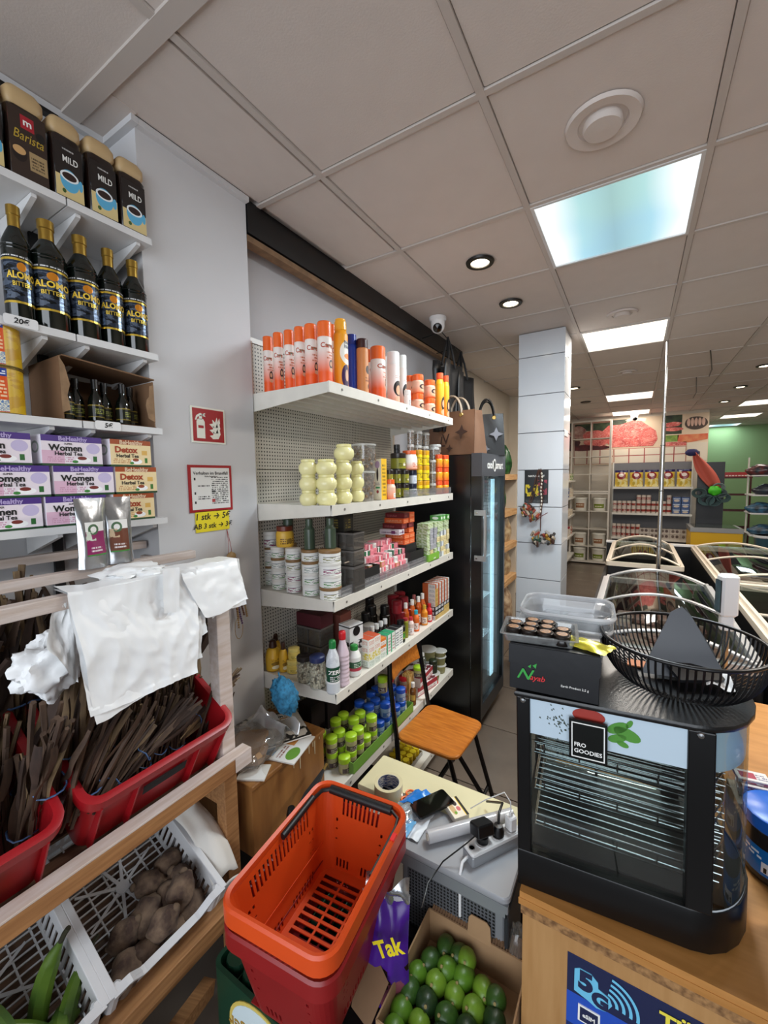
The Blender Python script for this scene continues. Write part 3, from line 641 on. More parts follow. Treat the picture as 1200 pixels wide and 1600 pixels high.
CTUB = jar('clear_tub', [(0, 0), (.84, 0), (.86, .02), (.97, .93), (1.0, .93)], CLT, [(1.02, .93), (1.04, .95), (1.04, .985), (.96, 1), (0, 1)], glass('tub_lid_clear', 'f2f2ee', .1, .45), stew, rn=('tub', 'lid'))
goods('ctub', CTUB, (549, 586, 738), z, 'clear tub of brown dried pieces, lower one beside yellow jars', 'tub', 'clear tubs of dried pieces', x=-1.10, hh=.14)
goods('ctub', CTUB, (549, 587, 693), z+.141, 'clear tub of brown dried pieces, upper one beside yellow jars', 'tub', 'clear tubs of dried pieces', x=-1.10, hh=.125)
def carton(key, w, d, h, m, name='carton_pack', side=None, top=None, tx=None):
    """box whose printed face looks to local -y; w along x, d deep"""
    def b():
        r = empty(name); g = G(); g.cbox(0, 0, 0, w, d, h); g.mi = [0, 1, 0, 1, 2, 1]
        g.obj('box', [m, side or m, top or side or m], r)
        g = G(); g.box(-w/2+.001, -d/2+.001, h, w/2-.001, d/2-.001, h+.0008); g.obj('lid_flap', top or side or m, r)
        if tx: tx(r)
        return r
    return b
def boxes(key, build, L, z, cat, group, x): pass
p, r, h = fit(584, 603, 717, z, x=-1.08)
put('ybox', carton('ybox', .045, .05, .20, art('ybox', 'f3ead0', [('e', .5, .86, .3, .09, 'c0a0b8'), ('e', .5, .62, .12, .16, '2a1a18'), ('r', .2, .28, .8, .32, '3f9a5a'), ('e', .5, .2, .15, .04, 'a03a3a'), ('t', .2, .36, .8, .44, 2, '88687a')]), side=art('yboxs', 'e8b62c', [('t', .2, .1, .8, .9, 9, '6a5a20')])), (-1.08, p.y, z), 'tall narrow yellow carton with a dark figure on its front', 'carton', None)
goods('obot', jar('small_bottle', [(0, 0), (.9, 0), (1, .04), (1, .6), (.7, .78)], art('obot', 'f0c8b0', [('g', .7, 0, 'ee7a4a'), ('r', .68, .1, .82, .4, 'f0f0e8'), ('t', .70, .12, .8, .38, 4, '222222')]), [(.74, .76), (.78, .78), (.78, .98), (0, 1)], P('f0642a', .3)), (603, 618, 752), z, 'small orange capped bottle with barcode beside the yellow carton', 'bottle', None, x=-1.05, hh=.10)
JB = [(0, 0), (.96, 0), (1, .03), (1, .68), (.93, .71)]; JC = [(1.0, .70), (1.02, .72), (1.02, .97), (.96, 1), (0, 1)]
OLV = jar('hair_cream_jar', JB, art('olive', '8c8a22', [('r', 0, 0, 1, .12, '1a1812'), ('e', .76, .45, .04, .15, 'efe6c8'), ('t', .62, .3, .9, .6, 3, '2a2a10')]), JC, P('2a211e', .3))
def at2(a, b, pt, zz, x=-1.06): return fit(a, b, pt, zz, x=x)
h1 = .074
for a, k, lb in (((615, 626, 755), 0, 'front left olive labelled jar at the bottom'), ((626, 639, 755), 0, 'front right olive labelled jar at the bottom'), ((604, 614, 730), 1, 'amber tinted olive labelled jar at far left of the middle layer'), ((614, 626, 730), 1, 'olive labelled jar in the middle layer, centre'), ((626, 639, 730), 1, 'olive labelled jar in the middle layer, right')):
    goods('olv', OLV, a, z+k*h1, lb, 'jar', 'olive labelled hair cream jars', x=-1.07, hh=h1, rz=80)
goods('olv', OLV, (605, 616, 755), z, 'olive labelled jar behind the small orange capped bottle', 'jar', 'olive labelled hair cream jars', x=-1.12, hh=h1, rz=80)
goods('olv', OLV, (610, 634, 703), z+2*h1, 'largest olive labelled jar on top of the dark jar stack', 'jar', 'olive labelled hair cream jars', x=-1.10, hh=.090, rz=80)
goods('blkcap', jar('small_bottle', [(0, 0), (1, 0), (1, .4), (.9, .45)], BLACK, [(.95, .45), (1, .47), (.97, .95), (.85, 1), (0, 1)], P('141416', .3)), (615, 625, 691), z+2*h1+.091, 'small black bottle standing on the largest olive jar', 'bottle', None, x=-1.10, hh=.045)
goods('olw', jar('large_jar', [(0, 0), (.9, 0), (1, .06), (1, .6), (.80, .80)], art('olw', 'ece4dc', [('g', .5, 0, 'e98a5a'), ('t', .64, .2, .9, .5, 3, 'c25a3a')]), [(.84, .79), (.86, .81), (.86, .98), (0, 1)], P('ef6a34', .3)), (627, 652, 696), z+2*h1, 'white jar with orange lid beside the largest olive jar', 'jar', None, x=-1.07, hh=.108)
NAV = jar('white_jar', JB, art('nav', 'd9dfe8', [('r', 0, .85, 1, 1, '1c2238'), ('t', .62, .2, .9, .7, 4, '8a94b0')]), JC, P('20263c', .3))
for k, t in ((0, 752), (1, 728)): goods('nav', NAV, (639, 651, t), z+k*h1, f'pale blue jar with navy lid, {["lower", "upper"][k]} one', 'jar', 'pale blue jars with navy lids', x=-1.06, hh=h1)
YLW = jar('yellow_jar', JB, art('yjw', 'f2d316', [('r', 0, .66, 1, .72, '5a4a10'), ('r', 0, 0, 1, .05, '5a4a10'), ('t', .63, .25, .9, .65, 3, '6a5a10'), ('e', .78, .35, .05, .16, '5a3a1a')]), JC, P('dba016', .3))
for c, (a, b) in enumerate(((649, 659), (658, 670))):
    for k in range(3): goods('yjw', YLW, (a, b, 700), z+k*.088, f'bright yellow jar, {["bottom", "middle", "top"][k]} of the {["left", "right"][c]} yellow column', 'jar', 'bright yellow jars in two columns', x=-1.07, hh=.088, fat=1.12)
SPT = jar('spice_tub', [(0, 0), (.9, 0), (.95, .8), (1, .82)], CLT, [(1.02, .8), (1.04, .83), (1.04, .9), (.95, 1), (0, 1)], glass('tub_lid_clear', 'f2f2ee'), stew, rn=('tub', 'lid'))
for k in range(3): goods('spt', SPT, (670, 681, 700), z+k*.071, f'small clear spice tub, {["bottom", "middle", "top"][k]} of the column right of yellow jars', 'tub', 'small clear spice tubs', x=-1.07, hh=.07)
for a, zz, lb in (((669, 686, 702), .215, 'clear spice tub on top of the small tub column'), ((671, 689, 682), .235, 'highest clear spice tub with a torn label'), ((660, 671, 686), .297, 'clear spice tub second from right in the high row'), ((646, 660, 685), .297, 'clear spice tub above the yellow jars'), ((636, 647, 685), .297, 'clear spice tub at the left end of high row'), ((646, 659, 700), .215, 'clear spice tub supporting the high row, left'), ((657, 670, 700), .215, 'clear spice tub supporting the high row, middle'), ((636, 647, 700), .215, 'clear spice tub supporting the high row, far left')):
    goods('spt', SPT, a, z+zz, lb, 'tub', 'clear spice tubs piled up', x=-1.10, hh=.079)
for a, zz in (((646, 659, 700), 0), ((657, 670, 700), 0), ((636, 647, 700), 0)):
    for q in range(3): goods('spt', SPT, a, z+q*.07, f'clear spice tub hidden in the back row, {["bottom", "middle", "top"][q]} {["one", "of second", "of third"][int(a[0] > 640)+int(a[0] > 650)]} column', 'tub', 'clear spice tubs in the back row', x=-1.14, hh=.069)
OY = jar('orange_yellow_jar', OJB, art('oy', 'f6a41c', [('r', 0, 0, 1, .06, '8a3010'), ('g', .7, .1, 'f0641e'), ('e', .8, .5, .05, .2, '8a2a10')]), OJC, P('f25a2a', .3))
for k in range(3):
    for c, (a, b) in enumerate(((680, 691), (690, 701))): goods('oy', OY, (a, b, 700), z+k*.083, f'orange and yellow jar, {["bottom", "middle", "top"][k]} of the {["left", "right"][c]} column at the shelf end', 'jar', 'orange and yellow jars', x=-1.06, hh=.082, fat=1.08)

# ---- third shelf
z = SZ[2]+.002
def wjar(key, lid, band):
    return jar('herbal_jar', [(0, 0), (.94, 0), (1, .04), (1, .74), (.95, .76)], art('wj'+key, 'e8e8e4', [('n', .55, .1, 1, .66, .4, 7, band), ('r', .70, .22, .90, .56, 'efefea'), ('t', .70, .25, .90, .5, 3, '3a3a4a'), ('r', .55, .62, 1, .68, '9a9aa4')]), [(1.02, .76), (1.03, .78), (1.03, .97), (.98, 1), (0, 1)], P(lid, .4))
WJ = [wjar('a', 'e4e2dc', '6a9a62'), wjar('b', '8a6a44', '8a8a5a'), wjar('c', 'e4e2dc', '8a2a5a'), wjar('d', '8a6a44', '9aa8a0')]
cols = [((406, 428, 855), 1.335, -1.42, 4, (0, 1, 0, 3)), ((417, 440, 855), 1.29, -1.385, 4, (0, 0, 3, 0)), ((440, 465, 857), 1.285, -1.30, 4, (2, 2, 1, 0)), ((465, 493, 859), 1.285, -1.20, 4, (0, 0, 3, 1)), ((492, 528, 859), 1.285, -1.065, 4, (1, 0, 2, 1))]
wn = ['brown or white lidded']
for c, (a, y, xx, n, ks) in enumerate(cols):
    p, r, h = fit(*a, z, y=y); h = h/n; p.y = y+.02
    for k in range(n):
        i = ks[k]; put('wj%d' % i, WJ[i], p+Vector((0, 0, h*k)), f'{["white", "brown"][i in (1, 3)]} lidded herbal jar, {["bottom", "second", "third", "top"][k]} layer, {ORD[c]} stack from the pier', 'jar', 'herbal jars stacked by the pier', rz=50+6*c, sc=(r*.97, r*.97, h))
    cols[c] = (p, h*n, r)
put('wj2', WJ[2], cols[0][0]+Vector((0, .0, cols[0][1])), 'white lidded herbal jar resting on top of the hindmost stack', 'jar', 'herbal jars stacked by the pier', rz=50, sc=(cols[0][2]*1.05, cols[0][2]*1.05, .072))
YM = jar('mustard_jar', [(0, 0), (.92, 0), (1, .08), (1, .62), (.86, .76)], art('ym', 'dcae3c', [('t', .62, .2, .9, .6, 3, '6a4a1a'), ('r', .74, .25, .84, .5, '8a6a2a')]), [(.88, .75), (.92, .78), (.92, .98), (0, 1)], P('6a2c1a', .3))
put('ym', YM, (cols[1][0].x+.035, cols[1][0].y+.012, z+cols[2][1]), 'mustard yellow jar with brown lid on top of herbal jars', 'jar', None, rz=60, sc=(.039, .039, .092))
GB = jar('green_bottle', [(0, 0), (.95, 0), (1, .03), (1, .66), (.6, .76), (.58, .78)], mat('dark_green_plastic', '3c4a3a', .3), [(.66, .77), (.68, .8), (.66, .99), (0, 1)], mat('dark_green_plastic', '3c4a3a'))
for x, y, zz, h, lb in ((-1.335, 1.36, z+.20, .165, 'dark green bottle leaning furthest back above the herbal jars'), (cols[3][0].x, cols[3][0].y, z+cols[3][1], .128, 'dark green bottle standing on the fourth stack'), (cols[4][0].x-.01, cols[4][0].y+.02, z+cols[4][1], .125, 'dark green bottle standing on the nearest stack')):
    put('gb', GB, (x, y, zz), lb, 'bottle', 'dark green bottles on herbal jars', sc=(.023, .023, h))
put('wj1', WJ[1], (-1.335, 1.36, z), 'brown lidded jar hidden under the rear green bottle', 'jar', 'herbal jars stacked by the pier', sc=(.035, .035, .2))
DCL = glass('smoky_box', '8a847e', .08, .25)
def dbox(w, h, d=.085):
    def b():
        r = empty('smoky_case')
        for s in (-1, 1): G().cbox(s*w*.255, 0, 0, w*.48, d, h, .004).obj('case_half', DCL, r)
        for s in (-1, 1): G().ball(s*w*.25, 0, h*.5, w*.18, d*.3, h*.36, 10, 8, lambda q: 1+.15*math.sin(8*q.x)*math.cos(6*q.z)).obj('contents', mat('case_contents', '6a6058', .8, var=.4, vs=30), r, smooth=60)
        G().box(-w*.5, -d*.5-.001, h*.9, w*.5, d*.5, h).obj('lid', glass('smoky_lid', '8a8480', .15, .4), r)
        return r
    return b
for zz, h, lb in ((0, .115, 'bottom smoky clear case behind the dark display tray'), (.117, .065, 'flat smoky clear case in the middle of the pile'), (.183, .075, 'top smoky clear case of the pile')):
    put('db%g' % h, dbox(.165, h), (-1.085, 1.44, z+zz), lb, 'case', 'smoky clear cases on the third shelf')
put('dpack', carton('dpack', .10, .07, .07, art('dpack', '15130f', [('t', .2, .2, .7, .8, 4, '8a7a30'), ('n', .1, .1, .6, .9, .3, 5, '2c2618')])), (-1.10, 1.43, z+.262), 'small black carton with gold print on top of smoky cases', 'carton', None)
def tray(w, h, d, m, s, tm, sz=.016):
    def b():
        r = empty('display_tray'); a = .002
        G().box(-w/2, -d/2, 0, w/2, d/2, a).obj('tray_bottom', m, r); G().box(-w/2, -d/2, a, w/2, -d/2+a, h).obj('front_panel', m, r)
        for q in (-1, 1): g = G(); g.prism([(-d/2+a, a), (d/2, a), (d/2, h), (-d/2+a, h)], 0, a); g.v = [Vector((q*(w/2-a/2)-a/2+p.z, p.x, p.y)) for p in g.v]; g.obj('side_panel', m, r)
        if s: text(s, sz, tm, r, (w*.05, -d/2-.001, h*.35), bold=.02)
        return r
    return b
DTR = mat('tray_black', '1c1b1b', .5)
put('dtr', tray(.165, .085, .06, DTR, 'DUNG ART BODY', mat('grey_print', 'b8b8b8', .5)), (-1.045, 1.54, z), 'black display tray in front of the pink packs, near end', 'tray', 'black display trays', rz=90)
put('dtr', tray(.165, .085, .06, DTR, 'DUNG ART BODY', mat('grey_print', 'b8b8b8', .5)), (-1.055, 2.03, z), 'black display tray right of the pink packs', 'tray', 'black display trays', rz=90)
# pink packs pile
random.seed(11)
PK = [art('pk0', 'e58c96', [('r', 0, 0, .3, 1, 'efe9e4'), ('e', .7, .5, .2, .4, 'd9606e')]), art('pk1', 'eceae4', [('t', .1, .2, .9, .8, 4, '555555')]), art('pk2', 'e58c96', [('t', .2, .2, .9, .7, 3, 'b04a5a')]), art('pk3', '1f6a45', [('r', 0, 0, .4, 1, 'e8e8e4')]), art('pk4', 'c79a5a', [('e', .5, .5, .4, .4, 'e58c96')]), mat('pk_pink', 'e59aa2', .5)]
for k in range(78):
    lay = k//13; i = k % 13
    y = 1.60+.034*i+random.uniform(-.006, .006); zz = z+.001+lay*.027; x = -1.05-.012*lay-random.uniform(0, .01)
    if lay >= 4: x -= .02; y = 1.60+.033*i+.02
    if lay == 5 and i > 8: continue
    c = random.choices((0, 1, 2, 3, 4), (5, 3, 5, 1.2, 1))[0]; tilt = 0 if lay < 3 else random.uniform(-24, 24)
    put('pk%d' % c, carton('pk', .031, .055, .025, PK[c], name='small_pack', side=PK[5 if c in (0, 2) else c], top=PK[5 if c in (0, 2) else 1]), (x, y, zz+abs(tilt)*.00035), f'small {["pink", "white", "pink", "green", "tan"][c]} pack in layer {["one","two","three","four","five","six"][lay]} of the pink jumble, {ORD[i]} from its near end', 'pack', 'jumbled small packs in '+['pink', 'white', 'pink', 'green', 'tan'][c], rz=90+tilt)
ORB = [art('orb0', 'e0602a', [('t', .1, .2, .9, .8, 2, 'f0b48a')]), art('orb1', '6a1f22', [('t', .1, .3, .6, .7, 2, 'b8686a')]), art('orb2', 'd8d0d4', [('t', .1, .3, .9, .7, 1, '6a4a6a'), ('r', .6, .2, .8, .8, '6a3060')])]
k = 0
for zz, L in ((.125, ((1.98, 0), (2.04, 0))), (.155, ((1.98, 0), (2.04, 0))), (.185, ((1.92, 2), (2.03, 0))), (.213, ((1.95, 1), (2.03, 1))), (.241, ((1.97, 0), (2.04, 0))), (.269, ((1.98, 1), (2.04, 0)))):
    for y, c in L:
        put('orb%d' % c, carton('orb', .058, .12, .027, ORB[c], name='flat_box', side=ORB[c]), (-1.12, y, z+zz), f'flat {["orange", "maroon", "white and purple"][c]} box, {["lowest", "second", "third", "fourth", "fifth", "top"][[.125, .155, .185, .213, .241, .269].index(zz)]} layer of the stack, {["left", "right"][y > 2.0]} side', 'box', 'flat boxes stacked on the pink packs', rz=90); k += 1
put('obase', carton('obase', .17, .12, .124, DTR, name='display_box', side=DTR), (-1.135, 2.01, z), 'black display box under the stack of flat orange boxes', 'display box', None)
# green and white packs at the far end
GP = [art('gp0', 'd2dcc0', [('n', 0, 0, 1, 1, 1, 4, '9ab070')]), art('gp1', 'e8d9a8', [('t', .1, .2, .9, .8, 2, 'b09a5a')]), art('gp2', 'd8dde0', [('r', 0, 0, .2, 1, '2a3440')]), art('gp3', '5aa34a', [('e', .5, .5, .3, .3, 'f0f0e8')]), art('gp4', 'f0b83a', [('n', 0, 0, 1, 1, 2, 4, 'd9582e')]), art('gp5', 'b8b8be', [('t', .05, .1, .95, .9, 5, '5a5a64')])]
random.seed(4)
gl = ['pale green', 'cream', 'white', 'bright green', 'orange yellow', 'grey printed']
for c in range(7):
    for k in range(8 if c > 3 else 7):
        ki = (4 if k == 0 and c < 2 else 5 if c in (1, 2) and 1 < k < 6 else 0 if c == 0 or k > 4 else random.choice((1, 1, 2) if c > 3 else (1, 0, 2)))
        if k > 6: ki = 3
        put('gp%d' % ki, carton('gp', .038, .07, .030, GP[ki], name='small_pack'), (-1.05+random.uniform(-.006, .004), 2.165+.047*c, z+.001+.0315*k), f'{gl[ki]} pack, {["bottom layer", "second layer", "third layer", "fourth layer", "fifth layer", "sixth layer", "seventh layer", "top layer"][k]}, {ORD[c]} column of the far green pack stack', 'pack', 'green and cream packs at the shelf end', rz=90)
put('gtr', tray(.15, .045, .05, mat('tray_green', '7bb13c', .5), 'extra', INKW, .014), (-1.005-.02, 2.20, z), 'lime green display tray in front of the far packs', 'tray', None, rz=90)
# ---- fourth shelf
z = SZ[3]+.002
def mustard(r):
    t = text('Body', .8, P('7a5a18'), r, (0, -1.03, .40), bend=1.03, bold=.02); t.scale = (1, .12, 1)
MB_ = jar('lotion_bottle', [(0, 0), (.85, 0), (.95, .04), (1, .45), (.8, .68), (.45, .76)], art('mb', 'd8a92c', [('e', .77, .36, .10, .09, '8a6a20'), ('e', .77, .20, .09, .08, 'e8e0c0'), ('t', .68, .48, .88, .58, 2, '7a5a18')]), [(.46, .75), (.5, .78), (.42, .96), (.3, 1), (0, 1)], P('3a1f14', .3))
for a, y, lb in (((414, 438, 1000), 1.30, 'mustard yellow lotion bottle at the left end, front'), ((422, 438, 990), 1.37, 'mustard yellow lotion bottle at the left end, tallest one behind'), ((435, 449, 1003), 1.31, 'mustard yellow lotion bottle, right one of three')):
    goods('mb', MB_, a, z, lb, 'bottle', 'mustard lotion bottles on the fourth shelf', y=y, fat=1.05, rz=60)
YW = jar('yellow_jar', OJB, art('yw', 'dfc765', [('t', .62, .2, .9, .55, 3, '8a7a30'), ('e', .8, .4, .06, .15, 'f0e8c0')]), OJC, P('e6d27a', .3))
goods('yw', YW, (448, 471, 1048), z, 'pale yellow jar, lower one beside mustard bottles', 'jar', 'pale yellow jars by the mustard bottles', y=1.33, hh=.055, rz=60); goods('yw', YW, (450, 469, 1028), z+.056, 'pale yellow jar, upper one beside mustard bottles', 'jar', 'pale yellow jars by the mustard bottles', y=1.34, hh=.05, rz=60)
def shells(r):
    g = G(); random.seed(5)
    for k in range(210):
        a = random.random()*6.28; q = .86*math.sqrt(random.uniform(.5, 1)); zz = .05+.68*random.random(); g.ball(q*math.cos(a), q*math.sin(a), zz, .17, .17, .045, 6, 4)
    g.obj('shells', mat('snail_shell', 'e6dcc6', .5, var=.5, vs=7), r, kind='stuff')
SNJ = lambda c: jar('shell_jar', [(0, 0), (.95, 0), (1, .03), (1, .78), (.9, .84)], glass('jar_glass', 'f8faf8', .03, .02), [(.95, .83), (1, .85), (1, .97), (.93, 1), (0, 1)], P(c, .4), shells, rn=('glass', 'lid'))
for key, c, a, y, lb in (('snj1', '1c1614', (463, 487, 1024), 1.285, 'glass jar of small pale shells with black lid'), ('snj2', '26305a', (483, 508, 1024), 1.275, 'glass jar of small pale shells with dark blue and white lid')):
    p, r_, h_ = goods(key, SNJ(c), a, z, lb, 'jar', None, y=y, rz=60)
ZER = art('zere', 'c9ced2', [('r', 0, .28, 1, .60, '1d4a34'), ('r', 0, .24, 1, .28, 'e8e8e8'), ('t', .62, .30, .9, .42, 3, 'd8d8d8'), ('n', 0, .62, 1, 1, 2, 9, 'd8dde0')], .2)
def zx(r): t = text('ZERE', .95, INKW, r, (0, -1.03, .42), bend=1.03, bold=.03); t.scale = (1, .11, 1)
goods('zere', jar('plastic_bottle', [(0, 0), (.9, 0), (1, .03), (.97, .3), (1, .32), (1, .52), (.97, .56), (.9, .68), (.5, .82), (.4, .86)], ZER, [(.5, .85), (.52, .87), (.5, .97), (.42, 1), (0, 1)], P('1f7a3c', .3), zx), (508, 530, 1000), z, 'clear plastic bottle with green cap and dark green label at the shelf corner', 'bottle', None, y=1.275, rz=60)
rib = [(0, 0), (.9, 0)]+[(1-.06*(k % 2), .04+.038*k) for k in range(16)]+[(.5, .80), (.42, .86)]
goods('ribb', jar('plastic_bottle', rib, mat('pink_plastic', 'd6c2cc', .3), [(.5, .85), (.54, .87), (.54, .97), (.46, 1), (0, 1)], P('c8232c', .3)), (524, 545, 986), z, 'ribbed pale pink bottle with a red cap', 'bottle', None, y=1.345, rz=60)
WGB = art('wgb', 'dfe0dc', [('r', .45, .22, 1, .58, '2a5a3c'), ('r', .45, .22, 1, .34, 'b03a4a'), ('t', .62, .36, .9, .55, 3, 'c8d8c8')])
goods('wgb', jar('plastic_bottle', [(0, 0), (.93, 0), (1, .05), (1, .62), (.6, .82), (.5, .84)], WGB, [(.55, .83), (.58, .85), (.56, .98), (.45, 1), (0, 1)], P('2b8a3c', .3)), (542, 564, 1007), z, 'squat white bottle with green cap and red label', 'bottle', None, x=-1.045, rz=80)
goods('bigw', jar('white_tub', [(0, 0), (.95, 0), (1, .05), (1, .58), (.96, .62)], art('bigw', 'e2e0da', [('t', .6, .1, .9, .5, 3, 'b06a5a'), ('r', .5, .5, 1, .56, 'c05a4a')]), [(1, .62), (1, .72), (.86, .76), (.84, .96), (.7, 1), (0, 1)], P('e2e2de', .4)), (564, 590, 975), z, 'large white tub with stepped white lid behind the small cartons', 'tub', None, x=-1.17, rz=80)
# dark cases at the back of shelf four
put('dcase', dbox(.15, .085, .10), (-1.30, 1.48, z), 'dark clear case, lower one at the back of the fourth shelf', 'case', 'dark cases on the fourth shelf'); put('dcase', dbox(.15, .085, .10), (-1.30, 1.48, z+.087), 'dark clear case, middle one at the back of the fourth shelf', 'case', 'dark cases on the fourth shelf')
put('mcase', carton('mcase', .15, .09, .06, mat('maroon', '4a1620', .5)), (-1.30, 1.48, z+.174), 'maroon carton on top of the dark cases', 'carton', None)
put('rcase', carton('rcase', .05, .09, .20, mat('dull_red', '6e3a30', .6)), (-1.24, 1.615, z), 'tall dull red carton beside the dark cases', 'carton', None)
def ring(r):
    g = G().lathe([(.018, 0), (.018, .0006), (.022, .0006), (.022, 0)], 24); g.obj('ring_logo', INK, r, (0, -.0362, .045), (90, 0, 0))
put('rlogo', carton('rlogo', .085, .07, .075, art('rlogo', 'dedede', [('r', 0, .86, 1, .94, '333333')]), name='carton_pack', tx=ring), (-1.10, 1.50, z+.132), 'white carton with a black ring logo, on top of its pile', 'carton', None, rz=80)
put('rl2', carton('rl2', .085, .07, .06, art('rl2', 'd8d8d8', [('n', 0, .3, 1, 1, .4, 3, '1a1a1a')])), (-1.10, 1.50, z+.072), 'black and white carton in the middle of the ring logo pile', 'carton', None, rz=80)
put('rl3', carton('rl3', .085, .07, .07, mat('pale_grey_box', 'cfcfcf', .5)), (-1.10, 1.50, z), 'pale grey carton at the bottom of the ring logo pile', 'carton', None, rz=80)
CW = [art('cw0', 'ece8e0', [('t', .1, .2, .9, .8, 4, 'c8745a')]), art('cw1', 'e8e4d0', [('n', 0, 0, 1, 1, .4, 3, 'd8c850')]), art('cw2', 'dfe4dc', [('t', .1, .15, .9, .85, 4, '8aa08a')]), art('cw3', 'f0ece4', [('r', 0, .6, 1, 1, 'e0823a'), ('t', .1, .1, .9, .5, 3, 'b0603a')])]
cwt = [mat('top_orange', 'c9593a', .5), mat('top_white', 'e6e4dc', .5), mat('top_white', 'e6e4dc'), mat('top_or2', 'd8863c', .5)]
k = 0
for y, n in ((1.55, 4), (1.60, 4), (1.65, 3)):
    for q in range(n):
        c = (2, 1, 0, 0)[q] if y < 1.64 else (2, 3, 3)[q]
        put('cw%d' % c, carton('cw', .046, .075, .032, CW[c], top=cwt[c]), (-1.055, y, z+.0325*q), f'small printed carton, {["bottom", "second", "third", "top"][q]} of the {["near", "middle", "far"][(1.55, 1.60, 1.65).index(y)]} pile before the white tub', 'carton', 'small printed cartons on the fourth shelf', rz=84)
GWB = art('gwb', 'e4e8e2', [('r', 0, 0, .25, 1, '2f9a6a'), ('t', .35, .1, .95, .9, 5, 'b0686a')]); GWC = art('gwc', 'ecece8', [('t', .1, .1, .9, .9, 6, '3a4a5a')])
for q, (y, kk) in enumerate(((1.705, 'gwb'), (1.745, 'gwb'), (1.79, 'gwc'), (1.83, 'gwc'))):
    put(kk, carton(kk, .036, .06, .095, GWB if kk == 'gwb' else GWC, top=mat('top_green', '2f9a6a', .5) if kk == 'gwb' else INK), (-1.05, y, z), f'upright {"green and white" if kk == "gwb" else "white printed"} carton, {ORD[q]} after the small printed cartons', 'carton', 'upright cartons on the fourth shelf', rz=88)
DB = jar('syrup_bottle', [(0, 0), (.95, 0), (1, .04), (1, .6), (.6, .78)], P('17120f', .15), [(.62, .77), (.66, .79), (.66, .99), (0, 1)], P('e8e8e8', .3))
for q in range(4): put('db', DB, (-1.115, 1.70+.042*q, z), f'dark syrup bottle with white cap, {ORD[q]} in the row behind upright cartons', 'bottle', 'dark syrup bottles', sc=(.018, .018, .125))
DT = jar('dark_jar', JB, P('16130f', .25), [(.8, .70), (.85, .72), (.85, .97), (.8, 1), (0, 1)], P('101010', .3))
for q, (x, y, h) in enumerate(((-1.22, 1.80, .15), (-1.22, 1.86, .17), (-1.28, 1.93, .19), (-1.16, 1.90, .17))): put('dt', DT, (x, y, z), f'black jar, {ORD[q]} in the dark group behind the syrup bottles', 'jar', 'black jars behind the syrup bottles', sc=(.030, .030, h))
goods('blky', jar('oil_bottle', [(0, 0), (.95, 0), (1, .03), (1, .7), (.7, .8)], art('blky', '11130e', [('r', 0, .2, 1, .62, '9aa42a'), ('r', .66, .28, .86, .5, '3a8a2a'), ('t', .62, .5, .9, .6, 1, '1c2210')]), [(.72, .79), (.76, .8), (.74, .98), (0, 1)], BLACK), (618, 633, 968), z, 'black bottle with a yellow green label at the shelf front', 'bottle', None, x=-1.045)
goods('olo', jar('oil_bottle', [(0, 0), (.95, 0), (1, .03), (1, .8), (.8, .85)], P('8a8a2e', .15), [(.82, .84), (.84, .98), (0, 1)], P('a83238', .3)), (629, 638, 965), z, 'slim olive oil bottle right of the black labelled bottle', 'bottle', None, x=-1.05)
RT = jar('red_jar', JB, P('8a2028', .3), JC, P('7a1a24', .3))
for q, (x, y, zz, s) in enumerate(((-1.20, 2.06, 0, 1), (-1.20, 2.14, 0, 1), (-1.13, 2.02, 0, 1), (-1.12, 2.09, 0, 1), (-1.20, 2.06, .11, 1), (-1.20, 2.14, .11, 1), (-1.13, 1.98, .11, .85), (-1.13, 2.06, .11, .85))): put('rt', RT, (x, y, z+zz), f'dark red jar, {ORD[q]} of the red cluster behind oil bottles', 'jar', 'dark red jars on the fourth shelf', sc=(.033*s, .033*s, .11 if zz == 0 else .07))
OB = lambda c, l, cap: jar('oil_bottle', [(0, 0), (.95, 0), (1, .03), (1, .62), (.5, .8)], art('ob'+c, c, [('r', .55, .12, .95, .5, l), ('t', .62, .15, .9, .45, 3, '7a3a2a')], .15), [(.52, .79), (.56, .81), (.56, .98), (0, 1)], P(cap, .3))
for q, (x, y, c, l, cap, h, nm) in enumerate(((-1.10, 2.03, 'b8541e', 'e8d8c8', 'e8e4dc', .16, 'amber oil bottle with white cap, first from left'), (-1.09, 2.09, 'b8541e', 'e8d8c8', 'e8e4dc', .165, 'amber oil bottle with white cap, second from left'), (-1.08, 2.15, 'b8541e', 'e8d8c8', 'e8e4dc', .17, 'amber oil bottle with white cap, third from left'), (-1.08, 2.205, 'b8541e', 'e8d8c8', 'e8e4dc', .175, 'amber oil bottle with white cap, fourth from left'),
        (-1.045, 2.05, 'd8662a', 'f0e8e0', '2fa8b8', .12, 'small orange bottle with turquoise cap'), (-1.045, 1.985, 'd8c0b8', 'f4f0f0', 'c8343c', .10, 'small pink bottle with red cap and portrait label'), (-1.045, 2.16, 'd8882a', 'e8e0d0', 'd0a83a', .12, 'small amber bottle near the carton stack'), (-1.045, 2.225, 'c0282c', 'f0e8e0', 'c8232c', .11, 'small red bottle with red cap by the carton stack'), (-1.15, 2.23, 'c0885a', 'e8e0d0', 'c87a7a', .15, 'pinkish bottle in the back near the carton stack'))):
    put('ob'+c+cap, OB(c, l, cap), (x, y, z), nm, 'bottle', 'oil bottles on the fourth shelf', sc=(.019, .019, h))
